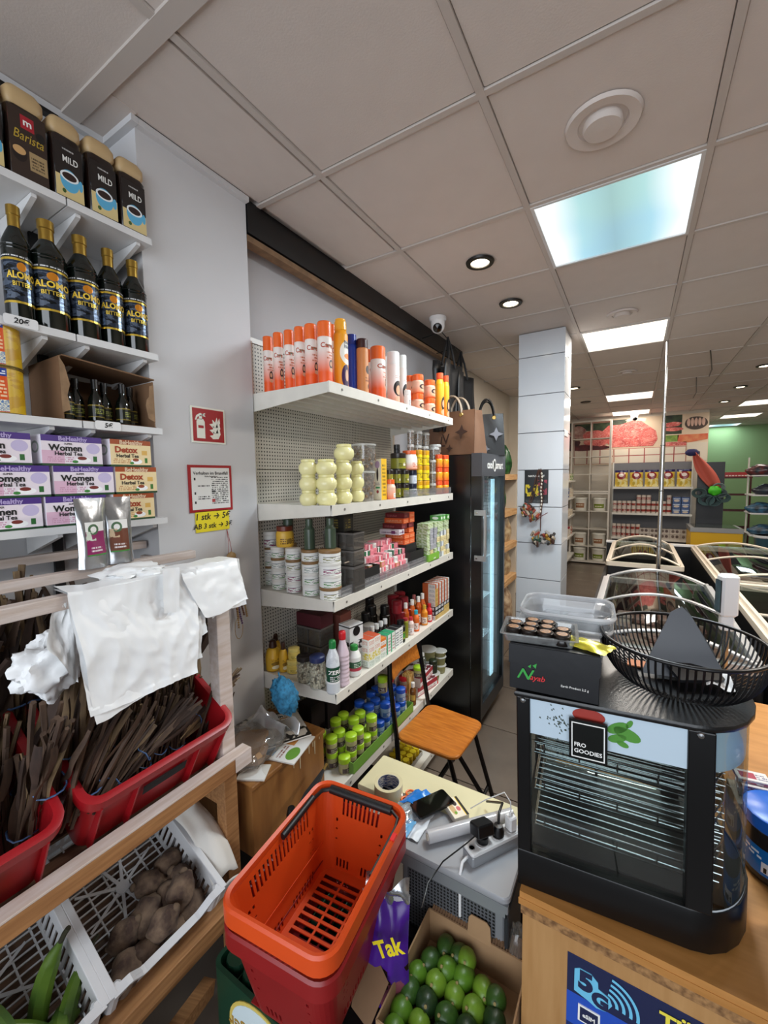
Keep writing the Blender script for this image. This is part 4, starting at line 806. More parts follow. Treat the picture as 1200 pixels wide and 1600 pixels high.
# carton stack at the far end of shelf four
SK = [art('sk0', 'd9d4cc', [('r', 0, 0, .45, 1, 'b5562a'), ('t', .5, .2, .95, .8, 3, '8a8a90')]), art('sk1', 'c9a35c', [('t', .1, .2, .9, .8, 3, '9a7a3a')]), art('sk2', '26262a', [('r', .1, .2, .9, .8, 'c8c8c8')]), art('sk3', 'd6b870', [('t', .1, .2, .9, .8, 2, 'b0904a')])]
ln = ['orange and white', 'tan', 'black and grey', 'pale gold']
for c in range(5):
    for k in range(8):
        ki = (3, 2 if c < 3 else 3, 2, 0, 0, 0, 0, 0)[k] if c else (1, 2, 2, 1, 1, 1, 1, 0)[k]
        put('sk%d' % ki, carton('sk', .042, .085, .027, SK[ki], side=SK[0] if ki < 2 else None), (-1.06, 2.275+.044*c, z+.0275*k), f'{ln[ki]} carton, {["bottom", "second", "third", "fourth", "fifth", "sixth", "seventh", "top"][k]} layer, {ORD[c]} column of the far fourth shelf stack', 'carton', 'cartons stacked at the end of the fourth shelf', rz=90)

# ---- fifth shelf
z = SZ[4]+.002
GL = jar('spice_jar', [(0, 0), (.92, 0), (1, .04), (1, .62), (.9, .68)], art('glj', 'a8a276', [('r', .5, .1, .95, .55, '4a3a3a'), ('t', .62, .15, .9, .5, 3, 'b8b0a0')], .2), [(.98, .66), (1.02, .68), (1.02, .97), (.96, 1), (0, 1)], P('a6cf2c', .35))
BJ = jar('spice_jar', [(0, 0), (.92, 0), (1, .04), (1, .62), (.9, .68)], art('blj', '8aa0b8', [('r', .5, .1, .95, .55, '4a6a9a'), ('t', .62, .15, .9, .5, 3, 'd8e0e8')], .2), [(.98, .66), (1.02, .68), (1.02, .97), (.96, 1), (0, 1)], P('1f4fae', .35))
RJ = jar('spice_jar', [(0, 0), (.92, 0), (1, .04), (1, .62), (.9, .68)], art('rdj', 'a08a78', [('r', .5, .1, .95, .55, 'b03a3a'), ('t', .62, .15, .9, .5, 3, 'e8d8d0')], .2), [(.98, .66), (1.02, .68), (1.02, .97), (.96, 1), (0, 1)], P('b81f26', .35))
def grid(key, b, xs, y0, dy, n, lv, desc, grp, r=.026, h=.068):
    random.seed(len(desc))
    for l in range(lv):
        for i, x in enumerate(xs):
            for j in range(n):
                if l == lv-1 and (i+j) % 3 == 0 and lv > 1: continue
                put(key, b, (x+random.uniform(-.003, .003), y0+dy*j+random.uniform(-.003, .003), z+l*(h+.001)), f'{desc}, {["bottom", "middle", "top"][l]} layer, {["front", "second", "third", "back"][i]} row, {ORD[j]} from the pier', 'jar', grp, rz=80+random.uniform(-30, 30), sc=(r, r, h))
grid('glj', GL, (-1.05, -1.115, -1.18), 1.36, .056, 5, 2, 'lime green lidded spice jar', 'lime green lidded spice jars')
grid('blj', BJ, (-1.055, -1.115, -1.175), 1.66, .055, 5, 2, 'blue lidded spice jar', 'blue lidded spice jars')
grid('rdj', RJ, (-1.11, -1.17), 1.955, .055, 3, 2, 'red lidded spice jar', 'red lidded spice jars')
put('glj', GL, (-1.12, 1.80, z+.139), 'olive jar with dark green lid standing on top of the blue lidded jars', 'jar', None, sc=(.026, .026, .085))
put('gtr2', tray(.56, .052, .04, mat('tray_green2', '6c9a3a', .5), '', INKW), (-1.020, 1.64, z), 'long green printed cardboard tray edge along the lowest visible shelf', 'tray', None, rz=90)
put('amb', jar('oil_bottle', [(0, 0), (.95, 0), (1, .03), (1, .62), (.5, .78)], art('amb', '6a4420', [('r', .5, .3, .95, .6, 'b89a4a')], .15), [(.5, .77), (.6, .79), (.6, .98), (0, 1)], P('e4e0d8', .3)), (-1.035, 1.985, z), 'brown dropper bottle with white cap behind the chair frame', 'bottle', None, sc=(.018, .018, .13))
put('acrt', carton('acrt', .045, .06, .15, art('acrt', 'b8843a', [('n', 0, 0, 1, 1, .5, 4, 'd8b878')])), (-1.09, 2.03, z), 'upright amber carton behind the dropper bottle', 'carton', None)
put('rbx', carton('rbx', .20, .13, .055, art('rbx', 'a8323a', [('r', 0, .1, 1, .5, 'e4e0dc'), ('t', .1, .15, .9, .4, 2, 'a8323a')]), side=mat('rbxs', 'c8c0bc', .5), top=art('rbxt', '5a2028', [('n', 0, 0, 1, 1, .3, 4, 'd8d0d0')])), (-1.09, 2.17, z), 'red and white carton, lower one under the loose bottles', 'carton', 'red and white cartons on the lower shelf', rz=80)
put('rbx', None, (-1.10, 2.16, z+.057), 'red and white carton, upper one with loose bottles on it', 'carton', 'red and white cartons on the lower shelf', rz=94)
put('glj', GL, (-1.06, 2.10, z+.115), 'single lime green lidded jar lying on the red cartons', 'jar', None, sc=(.028, .028, .055))
put('clrb', jar('plastic_bottle', [(0, 0), (.9, 0), (1, .04), (1, .6), (.5, .8)], glass('clear_bottle', 'e4ece8', .1, .06), [(.5, .79), (.55, .81), (.55, .98), (0, 1)], P('eceef0', .3)), (-1.08, 2.20, z+.115), 'small clear bottle with white cap standing on the red cartons', 'bottle', None, sc=(.022, .022, .095))
put('wcr', carton('wcr', .14, .10, .13, art('wcr', 'c4bcb4', [('t', .1, .3, .9, .7, 3, '8a807a')])), (-1.21, 2.02, z), 'grey white carton behind the backrest of the chair', 'carton', None)
TG = jar('round_tub', [(0, 0), (.8, 0), (.98, .85), (1, .86)], glass('tub_olive', 'c8c48a', .08, .35), [(1.05, .86), (1.08, .9), (1.04, .97), (.9, 1), (0, 1)], glass('tub_lid_clear', 'f2f2ee'))
for q, (x, y, zz, r_, h_, lb) in enumerate(((-1.12, 2.36, 0, .055, .10, 'round olive tub, bottom of the tall tub pile'), (-1.12, 2.36, .101, .055, .07, 'round olive tub, top of the tall tub pile'), (-1.20, 2.27, 0, .06, .13, 'round olive tub furthest back'), (-1.055, 2.30, 0, .042, .05, 'low round tub in front on the lower shelf'), (-1.06, 2.42, 0, .038, .055, 'round olive tub at the shelf end, bottom one'), (-1.06, 2.42, .056, .038, .055, 'round olive tub at the shelf end, middle one'), (-1.06, 2.42, .112, .042, .035, 'round clear tub at the shelf end, top one'))):
    put('tg', TG, (x, y, z+zz), lb, 'tub', 'round olive tubs', sc=(r_, r_, h_))
put('dkj', jar('spice_jar', JB, P('2a2f22', .3), JC, P('26301e', .3)), (-1.055, 2.30, z+.051), 'dark jar standing on the low round tub', 'jar', None, sc=(.026, .026, .08))
RP = put('rpk', carton('rpk', .05, .03, .02, mat('red_foil', 'c82f2c', .3)), (-1.03, 2.25, z), 'small red packet lying at the shelf edge', 'packet', None, rz=60)
random.seed(9)
for k in range(7):
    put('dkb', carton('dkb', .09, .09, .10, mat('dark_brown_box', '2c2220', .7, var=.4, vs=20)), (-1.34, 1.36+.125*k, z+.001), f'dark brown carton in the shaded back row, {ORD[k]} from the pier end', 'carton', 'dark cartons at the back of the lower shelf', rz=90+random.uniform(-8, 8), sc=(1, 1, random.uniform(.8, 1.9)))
# ---- bottom shelf
z = SZ[5]+.002
YS = jar('small_jar', [(0, 0), (.95, 0), (1, .05), (1, .6), (.9, .66)], P('d8b41e', .3), [(.95, .64), (1, .68), (1, .97), (0, 1)], P('e8cf2a', .3))
ysb = put('ysb', tray(.18, .025, .16, mat('grey_card', 'a8a49c', .6), '', INKW), (-1.12, 2.02, z), 'low grey card tray holding small yellow jars', 'tray', None, rz=90)
for i in range(4):
    for j in range(3): put('ysj', YS, (-1.07-.045*j, 1.96+.042*i, z+.004), f'small yellow jar in the card tray, {["front", "middle", "back"][j]} row, {ORD[i]} from left', 'jar', 'small yellow jars under the chair', sc=(.019, .019, .05))
put('ysd', jar('dropper_bottle', [(0, 0), (.95, 0), (1, .04), (1, .5), (.5, .65)], P('c8a82a', .15), [(.45, .64), (.45, .9), (.3, 1), (0, 1)], BLACK), (-1.035, 1.86, z), 'yellow dropper bottle with black top left of the card tray', 'bottle', None, sc=(.018, .018, .09))
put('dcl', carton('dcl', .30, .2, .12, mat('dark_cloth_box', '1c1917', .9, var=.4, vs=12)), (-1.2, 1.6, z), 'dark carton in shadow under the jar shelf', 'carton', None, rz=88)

# ================================================================ FRIDGE AND BAGS
fx0, fx1, fy0, fy1, fz = -1.49, -.85, 2.615, 3.175, 1.905
fr = tag(empty('display_fridge', (fx0, fy0, 0)), 'tall black glass door display fridge at the end of the shelving', 'fridge')
BF = mat('fridge_black', '0b0b0d', .28, spec=.5)
W_, D_ = fx1-fx0, fy1-fy0
G().box(0, 0, .08, .02, D_, fz-.01).obj('back_panel', BF, fr)
G().box(.02, 0, .08, W_-.075, .02, fz-.01).obj('side_panel', BF, fr); G().box(.02, D_-.02, .08, W_-.075, D_, fz-.01).obj('side_panel', BF, fr)
G().box(.02, .02, fz-.05, W_-.075, D_-.02, fz-.01).obj('top_panel', BF, fr); G().box(.02, .02, .08, W_-.075, D_-.02, .22).obj('base_unit', BF, fr)
G().cbox(.3, D_/2, 0, .45, D_*.8, .08).obj('plinth', DARK, fr)
G().box(.021, .021, .23, .026, D_-.021, fz-.06).obj('inner_liner', mat('liner', 'c9dbe0', .4), fr)
for z in (.55, .85, 1.15, 1.45):
    g = G()
    for q in range(16): g.tube([(.04, .03+.033*q, z), (W_-.1, .03+.033*q, z)], .002, 4)
    for q in (.04, W_-.1): g.tube([(q, .025, z), (q, D_-.025, z)], .003, 4)
    g.obj('wire_shelf', WHT, fr)
dz0, dz1 = .10, fz
dr = G().box(W_-.07, 0, dz0, W_, .035, dz1-.15).obj('door', BF, fr)
G().box(W_-.07, D_-.035, dz0, W_, D_, dz1-.15).obj('door_frame', BF, dr); G().box(W_-.07, .035, dz0, W_, D_-.035, dz0+.10).obj('door_frame', BF, dr)
G().box(W_-.03, .035, dz0+.10, W_-.022, D_-.035, dz1-.15).obj('door_glass', glass('fridge_glass', 'dbe8ec', .10, .04), dr)
hd = G().box(W_-.045, -.012, 1.50, W_+.03, -.0, 1.535).box(W_-.045, -.012, 1.20, W_+.03, 0, 1.235).box(W_+.018, -.012, 1.235, W_+.03, .012, 1.50).obj('door_handle', mat('brushed_steel', 'b0b0b0', .35, .9), dr)
for a in (1.5175, 1.2175): G().lathe([(.008, 0), (.006, .003), (0, .003)], 12).obj('screw', CHROME, dr, (W_-.03, -.012, a), (90, 0, 0))
hp = G().box(W_-.07, 0, dz1-.15, W_, D_, dz1).obj('header_panel', mat('header_grey', '3a3b40', .4), fr)
text('cool', .075, INKW, hp, (W_+.001, D_/2-.035, dz1-.075), F, al='RIGHT', bold=.02); text('smart', .075, INKW, hp, (W_+.001, D_/2+.035, dz1-.075), F, al='LEFT', bold=.02)
G().lathe([(.026, 0), (.026, .002), (.034, .002), (.034, 0)], 20, sx=1.3, sy=.8).obj('header_ring', INKW, hp, (W_+.0005, D_/2, dz1-.075), (0, 90, 0))
for q in range(1):
    G().box(W_-.06, D_-.17, .24, W_-.052, D_-.10, dz1-.17).obj('led_strip', mat('led_cool', 'd4f4ff', .4, emit=2.2), fr)
    G().box(W_-.06, .045, .24, W_-.052, .055, dz1-.17).obj('led_strip', mat('led_cool', 'bfeeff'), fr)
area('fridge_lamp', (fx1-.09, (fy0+fy1)/2, 1.0), .05, 1.4, 30, (.75, .95, 1), (math.radians(90), 0, math.radians(90)))
random.seed(21)
for l, z in enumerate((.23, .555, .855, 1.155, 1.455)):
    for q in range(4):
        c = random.choice(('a8b4b8', '7a8a94', 'd8c88a', '8a5a4a'))
        put('fb'+c, jar('drink_bottle', [(0, 0), (.95, 0), (1, .03), (1, .62), (.45, .8)], art('fb'+c, c, [('r', 0, .25, 1, .5, 'e0e4e8')], .15), [(.46, .79), (.5, .82), (.5, .97), (0, 1)], P('3a5a8a', .3)), (fx0+.42, fy0+.09+.125*q, z+.004), f'bottle inside the display fridge, {["lowest", "second", "third", "fourth", "top"][l]} level, {ORD[q]} from the near side', 'bottle', 'bottles inside the fridge', sc=(.032, .032, .21))
# bags on top of the fridge
LV = mat('bag_brown', '77553e', .6, var=.12, vs=10, bump=.2, bs=200); LVP = mat('bag_print', '38231a', .6); BL = mat('bag_black', '111113', .5, bump=.3, bs=60)
def bag(body, tr, w, d, h, mono):
    def b():
        r = empty('handbag'); g = G(); n = 16
        g.sheet(lambda u, v: ((u-.5)*w*(1-.10*v), -d/2*(1-.45*v)-.012*math.sin(math.pi*u)*math.sin(math.pi*v)+.004*math.sin(9*u+5*v), v*h), n, 8)
        g.sheet(lambda u, v: ((.5-u)*w*(1-.10*v), d/2*(1-.45*v), v*h), n, 8)
        for s in (-1, 1): g.sheet(lambda u, v: (s*w/2*(1-.10*v)-s*.02*math.sin(math.pi*u)*v, s*(u-.5)*d*(1-.45*v), v*h), 4, 8)
        g.box(-w/2, -d/2, -.002, w/2, d/2, .002); g.obj('bag_body', body, r, smooth=60)
        for s in (-1, 1):
            pts = [(-w*.20+w*.40*(1-math.cos(math.pi*k/12))/2, s*d*.3, h*.93+.42*h*math.sin(math.pi*k/12)) for k in range(13)]
            G().tube(pts, .009, 6).obj('strap', tr, r, smooth=60)
        for x in (-.2, .2): G().lathe([(.012, 0), (.016, .004), (.012, .008)], 12).obj('buckle', mat('brass', 'b89a5a', .3, .9), r, (x*w, -d*.32, h*.9), (90, 0, 0))
        if mono:
            text('L', .10, mono, r, (-w*.12, -d*.60, h*.30), shear=.2, bold=.01); text('V', .10, mono, r, (-w*.04, -d*.59, h*.35), bold=.01)
        def star(x, z, s, m_):
            g = G(); pt = [(s*(1 if k % 2 == 0 else .42)*math.cos(math.pi*k/4), s*(1 if k % 2 == 0 else .42)*math.sin(math.pi*k/4)) for k in range(8)]; g.prism(pt, 0, .002); g.obj('flower_print', m_, r, (x, -d*.54, z), (80, 0, 0))
        pm = mono or mat('grey_print2', '6a6a70', .4, .5)
        star(w*.26, h*.5, .05, pm)
        star(w*.02 if mono else 0, h*.15, .028, pm)
        return r
    return b
put('lvbag', bag(LV, mat('strap_tan', '9a8a78', .5), .40, .17, .30, LVP), (-1.10, 2.80, fz), 'brown patterned leather handbag lying on top of the fridge', 'handbag', None, rz=-12)
put('blbag', bag(BL, BL, .26, .14, .30, None), (-.955, 3.04, fz), 'black handbag with flower emblem, right of the brown bag', 'handbag', None, rz=18)
for k, (x, y, h, lb) in enumerate(((-1.20, 2.90, .62, 'black cloth tote bag hanging from the fascia, nearer one'), (-1.20, 3.16, .58, 'black cloth tote bag hanging from the fascia, farther one'))):
    t = tag(empty('tote_bag', (x, y, 2.07)), lb, 'bag', 'black tote bags on hooks')
    random.seed(k)
    g = G(); g.sheet(lambda u, v: (-.03+.03*math.sin(8*u)+.02*math.sin(5*v), (u-.5)*.40*(1-.25*v)+.012*math.sin(6*v), v*h*.82), 10, 8); g.sheet(lambda u, v: (.035+.02*math.sin(7*u+2), (.5-u)*.40*(1-.25*v)+.012*math.sin(6*v), v*h*.82), 10, 8); g.sheet(lambda u, v: (-.03+.065*u, -.20*(1-.25*v), v*h*.6), 3, 6); g.obj('bag_body', BL, t, solid=.004, smooth=60)
    for s in (-.02, .03): G().tube([(s, -.07, h*.78), (s*.6, -.03, h*.98), (0, 0, h*1.12), (s*.6, .03, h*.98), (s, .07, h*.78)], .008, 5).obj('strap', BL, t, smooth=60)
    G().tube([(0, 0, h*1.10), (-.02, 0, h*1.14), (-.05, 0, h*1.2), (-.205, 0, h*1.17)], .004, 5).obj('hook', BLACK, t, smooth=60)
# ================================================================ WOODEN STAND WITH CRATES (left foreground)
def loft(g, loops, cap0=False, cap1=False):
    n = len(loops[0][0]); v = [(p[0], p[1], z) for L, z in loops for p in L]; f = []; us = []
    for k in range(len(loops)-1):
        for i in range(n): j = (i+1) % n; f.append((k*n+i, k*n+j, (k+1)*n+j, (k+1)*n+i)); us.append([(i/n, k), ((i+1)/n, k), ((i+1)/n, k+1), (i/n, k+1)])
    if cap0: f.append(tuple(range(n-1, -1, -1))); us.append([(.5, .5)]*n)
    if cap1: f.append(tuple((len(loops)-1)*n+i for i in range(n))); us.append([(.5, .5)]*n)
    return g.add(v, f, us)
PINE = mat('pine', 'a8794c', .6, col2='8a5e38', vs=5, stretch=(20, 1.2, 20), bump=.15, bs=30)
PWH = mat('whitewashed_wood', 'd2c6c0', .65, col2='c3b2a6', vs=6, stretch=(12, 1.5, 12), bump=.25, bs=30)
SLAT = mat('old_slat', '6e5340', .8, col2='4a372b', vs=6, stretch=(12, 1, 12))
st = tag(empty('wooden_stand', (-1.3, .3, 0)), 'whitewashed wooden market stand with slanted tiers of crates in front of pier', 'stand')
def sp(name, a, b, m, bev=.002): return G().box(a[0]+1.3, a[1]-.3, a[2], b[0]+1.3, b[1]-.3, b[2]).obj(name, m, st, bevel=bev)
sp('post', (-1.135, .79, .86), (-1.09, .838, 1.471), PWH); sp('post', (-1.135, .79, 0), (-1.09, .838, .86), PINE)
sp('post', (-1.135, -.42, 0), (-1.09, -.37, 1.45), PWH); sp('post', (-1.50, .79, 0), (-1.455, .808, 1.49), PWH); sp('post', (-1.50, -.42, 0), (-1.455, -.37, 1.49), PWH)
sp('front_rail', (-1.083, -.5, .834), (-1.045, .862, .880), PINE); sp('rail_paint', (-1.085, -.5, .880), (-1.044, .862, .886), PWH, .001)
G().box(-1.044+1.3, .80-.3, .836, -1.043+1.3, .862-.3, .885).obj('rail_paint', PWH, st)
sp('top_rail', (-1.096, -.5, 1.472), (-1.062, .86, 1.503), PWH); sp('middle_rail', (-1.268, -.5, 1.497), (-1.235, .83, 1.522), PWH); sp('back_rail', (-1.50, -.5, 1.517), (-1.47, .80, 1.543), PWH)
sp('end_rail', (-1.50, .792, 1.41), (-1.135, .832, 1.455), PWH); sp('end_rail', (-1.50, .792, .70), (-1.135, .832, .75), PINE); sp('end_rail', (-1.50, -.41, 1.41), (-1.135, -.37, 1.455), PWH)
sp('lower_rail', (-1.05, -.5, .432), (-.998, .735, .478), PINE); sp('lower_rail', (-1.12, -.5, .30), (-1.09, .79, .35), PINE)
for k in range(4): sp('slat', (-1.45, -.45, .05+.10*k), (-1.42, .79, .12+.10*k), SLAT, 0)
o = G().box(0, -.02, -.02, .62, .02, .02).obj('brace', PINE, st, (.18, .42, .14), (0, -20, -70)); 
T1, T2 = math.radians(29), math.radians(25)
def slatboard(O, T, n, d, y0, y1):
    for k in range(n):
        u = .02+(d-.05)*k/(n-1); x = O[0]-u*math.cos(T); z_ = O[1]+u*math.sin(T)-.014
        g = G().box(-.024, y0-.3, -.006, .024, y1-.3, .006); g.obj('slat', SLAT, st, (x+1.3, 0, z_), (0, math.degrees(T), 0))
O1, O2 = (-1.130, .838), (-1.052, .450)
slatboard(O1, T1, 5, .40, -.45, .785); slatboard(O2, T2, 7, .46, -.45, .785)
# red crates
CR_ = mat('crate_red', 'a3161f', .35, var=.12, vs=6, bump=.05)
def red_crate():
    r = empty('red_crate'); w, d, h = .41, .42, .20; g = G()     # w along local x, d along local y, opening up
    A = lambda a, q, rr: g.rrect(0, d/2, w-a, d-a, rr, 5)
    loops = [(A(.035, 0, .03), 0), (A(.018, 0, .035), h*.86), (A(-.006, 0, .045), h*.86), (A(-.006, 0, .045), h), (A(.010, 0, .04), h+.002), (A(.030, 0, .032), h), (A(.048, 0, .028), .006)]
    loft(g, loops, cap0=True, cap1=True); body = g.obj('crate_body', CR_, r, smooth=35)
    for s in (-1, 1):
        for x in (-.17, -.085, .085, .17): G().box(x-.002, -.004 if s < 0 else d-.018, .01, x+.002, .018 if s < 0 else d+.004, h*.86).obj('rib', CR_, r)
    g = G(); g.prism([(-.06, .0), (.06, 0), (.06, .03), (-.06, .03)], 0, .001); g.obj('hand_hole', DARK, r, (0, .0045, h*.52), (86, 0, 0))
    return r
for y, lb in ((.598, 'red plastic crate of dried stick bundles, right one next to the post'), (.155, 'red plastic crate of dried stick bundles, left one cut off by the photo')):
    put('rcrate', red_crate, (O1[0], y, O1[1]), lb, 'crate', 'red crates on the wooden stand', rz=90); o = PR['rcrate'] if y > .5 else bpy.context.scene.collection.objects[-1]
def place_tilt(o, O, y, T, dx=0, dz=0):   # local x -> world y, local y -> into the wall and up, local z -> tilted up
    M = Matrix(((0, -math.cos(T), math.sin(T), O[0]), (1, 0, 0, y), (0, math.sin(T), math.cos(T), O[1]), (0, 0, 0, 1)))
    o.matrix_world = M @ Matrix.Translation((dx, 0, dz)); return o
def ptilt(O, y, T, lx, ly, lz): return Vector((O[0]-ly*math.cos(T)+lz*math.sin(T), y+lx, O[1]+ly*math.sin(T)+lz*math.cos(T)))
for o in [q for q in bpy.data.objects if q.get('category') == 'crate']: place_tilt(o, O1, o.location.y, T1)
# stick bundles
STK = [mat('stick_a', '4a372d', .75, col2='2c1f19', vs=14, stretch=(3, 3, .6)), mat('stick_b', '5d4737', .75, col2='3a2a20', vs=14, stretch=(3, 3, .6)), mat('stick_c', '917856', .75, col2='4d3a2a', vs=14, stretch=(3, 3, .6))]
random.seed(31); SM = []
for k in range(7):
    g = G(); n = 6; L = random.uniform(.30, .40); a, b = random.uniform(-.012, .012), random.uniform(-.012, .012); c = random.uniform(-.02, .02)
    pts = [(a*math.sin(3*t/n)+c*(t/n)**2, b*math.sin(2.4*t/n+k), L*t/n) for t in range(n+1)]
    g.tube(pts, .0062, 5, taper=[.8, 1.1, 1, 1.15, .95, 1.1, .75+.3*(k % 2)]); g.v = [Vector((p.x*1.0, p.y, p.z)) for p in g.v]
    if k > 3:   # flat leathery strip
        g = G(); g.sheet(lambda u, v: ((u-.5)*.014*(1+.6*math.sin(5*v+k))+.016*math.sin(4*v+k), .006*math.sin(9*v+k)+.004*math.sin(7*u), L*v), 2, 9)
    me = g.mesh('stick', STK[0], 60); SM.append(me)
MS = {}
def smesh(k, c):
    if (k, c) not in MS: m = SM[k].copy(); m.materials.clear(); m.materials.append(STK[c]); MS[k, c] = m
    return MS[k, c]
BLT = mat('blue_string', '4a6a9a', .5)
def bundle(seed):
    def b():
        random.seed(seed); r = empty('stick_bundle'); tone = seed % 3
        for i in range(22):
            a = random.random()*6.28; q = .028*math.sqrt(random.random())
            o = mesh_obj('stick', smesh(random.randrange(7), tone if random.random() < .7 else random.randrange(3)), r, (q*math.cos(a), q*math.sin(a), random.uniform(-.02, .03)))
            o.rotation_euler = (-q*math.sin(a)*5+random.uniform(-.05, .05), q*math.cos(a)*5+random.uniform(-.05, .05), random.random()*6.28)
        G().tube([(.034*math.cos(t), .032*math.sin(t), .09+.004*math.sin(3*t)) for t in [i*math.pi/6 for i in range(12)]], .0022, 4, closed=True).obj('string_tie', BLT, r)
        return r
    return b
random.seed(77)
def bnd(k, loc, d, lb, grp, s=1.):
    d = Vector(d).normalized(); q = d.to_track_quat('Z', 'Y'); e = q.to_euler()
    o = put('bnd%d' % (k % 4), bundle(40+k % 4), loc, lb, 'bundle', grp, sc=s); o.rotation_euler = e; return o
k = 0
for cr, y in (('right', .598), ('left', .155)):
    for i in range(6):
        for j in range(4):
            
            lx = -.165+.066*i+random.uniform(-.01, .01); ly = .075+.095*j+random.uniform(-.015, .015)
            p = ptilt(O1, y, T1, lx, ly, .012)
            if cr == 'left': d = (random.uniform(.05, .5)-.1*j, random.uniform(-.1, .45), 1.0); s = random.uniform(.8, .95) if j < 2 else random.uniform(1.1, 1.35)
            else: d = (random.uniform(-.1, .35)-.08*j, random.uniform(-.35, .5), 1.0); s = random.uniform(.62, .8) if j < 2 else random.uniform(.95, 1.25)
            bnd(k, p, d, f'dried brown stick bundle in the {cr} red crate, {["front", "second", "third", "back"][j]} row, {ORD[i]} from the left', f'stick bundles in the {cr} red crate', s); k += 1
for lx, ly, lz, d, lb, s in ((.10, .10, .10, (-.1, .9, .35), 'pale dried bundle tied with a blue band lying over the right crate edge', .75), (.155, .14, .05, (-.12, .18, 1), 'pale tall dried bundle leaning on the white post', .95), (-.08, .07, .12, (.1, .75, .45), 'dried bundle lying aslant at the front of the right crate', .7), (-.14, .10, .13, (-.5, .6, .35), 'dried bundle lying flat between both red crates', .8),
    (-.20, .05, .10, (.3, .35, 1), 'dried bundle leaning over the shared edge of the red crates, frontmost', .95), (-.21, .13, .12, (.1, .2, 1), 'dried bundle leaning over the shared edge of the red crates, second', 1.05), (-.20, .21, .12, (-.1, .4, 1), 'dried bundle leaning over the shared edge of the red crates, third', 1.1), (-.24, .10, .12, (.45, .0, .8), 'dried bundle crossing from the left crate towards the right crate', .95), (-.17, .03, .13, (-.2, .75, .5), 'short dried bundle lying on the front left corner of the right crate', .7), (-.22, .30, .10, (-.1, .1, 1), 'tall dried bundle standing behind the shared crate edge', 1.25)):
    bnd(1 if 'pale' in lb else k, ptilt(O1, .598, T1, lx, ly, lz), d, lb, 'loose stick bundles on top', s); k += 1
# white ventilated crates
WCR = mat('crate_white', 'cfcfd1', .4, var=.06, vs=8)
def white_crate():
    r = empty('white_crate'); w, d, h = .30, .47, .125
    g = G()
    for q in range(22): x = .02+.02*q; g.box(-w/2+.01, x, .002, w/2-.01, x+.004, .006)
    for q in range(6): x = -w/2+.03+.048*q; g.box(x-.0018, .01, 0, x+.0018, d-.01, .006)
    g.obj('floor_grid', WCR, r)
    g = G(); c = (0, d*.5)
    for a in range(0, 360, 45):
        t = math.radians(a+20); e = (math.cos(t)*.11, d*.5+math.sin(t)*.14); nx, ny = -math.sin(t)*.0045, math.cos(t)*.0045
        g.prism([(c[0]-nx, c[1]-ny), (e[0]-nx*.7, e[1]-ny*.7), (e[0]+nx*.7, e[1]+ny*.7), (c[0]+nx, c[1]+ny)], .006, .009)
    g.prism([(c[0]+.018*math.cos(t), c[1]+.018*math.sin(t)) for t in [i*math.pi/8 for i in range(16)]], .004, .011); g.obj('spokes', WCR, r)
    def side(P, n, name):
        us = [i/n for i in range(n+1)]; vs = [0, .12, .62, .76, 1]
        G().sheet(P, 0, 0, hole=lambda i, j: j == 1 and i % 2 == 1 and 1 < i < n-2 or (j == 3 and n > 30 and 14 < i < 21 and False), us=us, vs=vs).obj(name, WCR, r, solid=.004)
    for s in (-1, 1): side(lambda u, v, s=s: (s*(w/2-.012*(1-v)), .008+u*(d-.016), v*h), 41, 'side_wall')
    dip = lambda u: 1-.26*max(0., min(1., (.5-abs(u-.5)-.13)*9))
    side(lambda u, v: ((u-.5)*(w-.012), .006-.004*v+.008*(1-v), v*h*dip(u)), 25, 'front_wall'); side(lambda u, v: ((u-.5)*(w-.012), d-.006-.006*(1-v), v*h), 25, 'back_wall')
    g = G()
    for s in (-1, 1): g.box(s*w/2-.009, -.004, h-.006, s*w/2+.009, d+.004, h+.002)
    g.box(-w/2, d-.01, h-.006, w/2, d+.006, h+.002); g.obj('rim', WCR, r, bevel=.002)
    g = G(); g.sheet(lambda u, v: ((u-.5)*w, -.008+.02*v, h*dip(u)-.001+.0*v), 30, 1); g.obj('rim_front', WCR, r, solid=.005)
    for s in (-1, 1): G().cbox(s*(w/2-.012), .012, 0, .024, .024, h, .006).obj('corner_post', WCR, r)
    return r
for y, lb in ((.555, 'white ventilated crate holding brown root tubers'), (.238, 'white ventilated crate holding green plantains at the lower left edge')):
    o = put('wcrate', white_crate, (0, y, 0), lb, 'crate', 'white ventilated crates'); place_tilt(o, O2, y, T2)
YAM = mat('taro_skin', '43322a', .95, col2='75604e', vs=34, bump=1, bs=90)
random.seed(12)
def taro(seed):
    def b():
        r = empty('taro_root'); o1, o2 = seed*1.7, seed*2.3
        G().ball(0, 0, 0, .034, .034, .044, 18, 14, lambda d: 1+.12*noise.noise(Vector((d.x*1.6+o1, d.y*1.6, d.z*1.6+o2)))*2+.05*noise.noise(d*6+Vector((o2, 0, 0)))+.015*math.sin(26*d.z)).obj('skin', YAM, r, smooth=80)
        G().ball(0, 0, .043, .012, .012, .010, 8, 6).obj('crown_stub', mat('taro_stub', '6e5a48', .9, var=.4, vs=40), r, smooth=80)
        return r
    return b
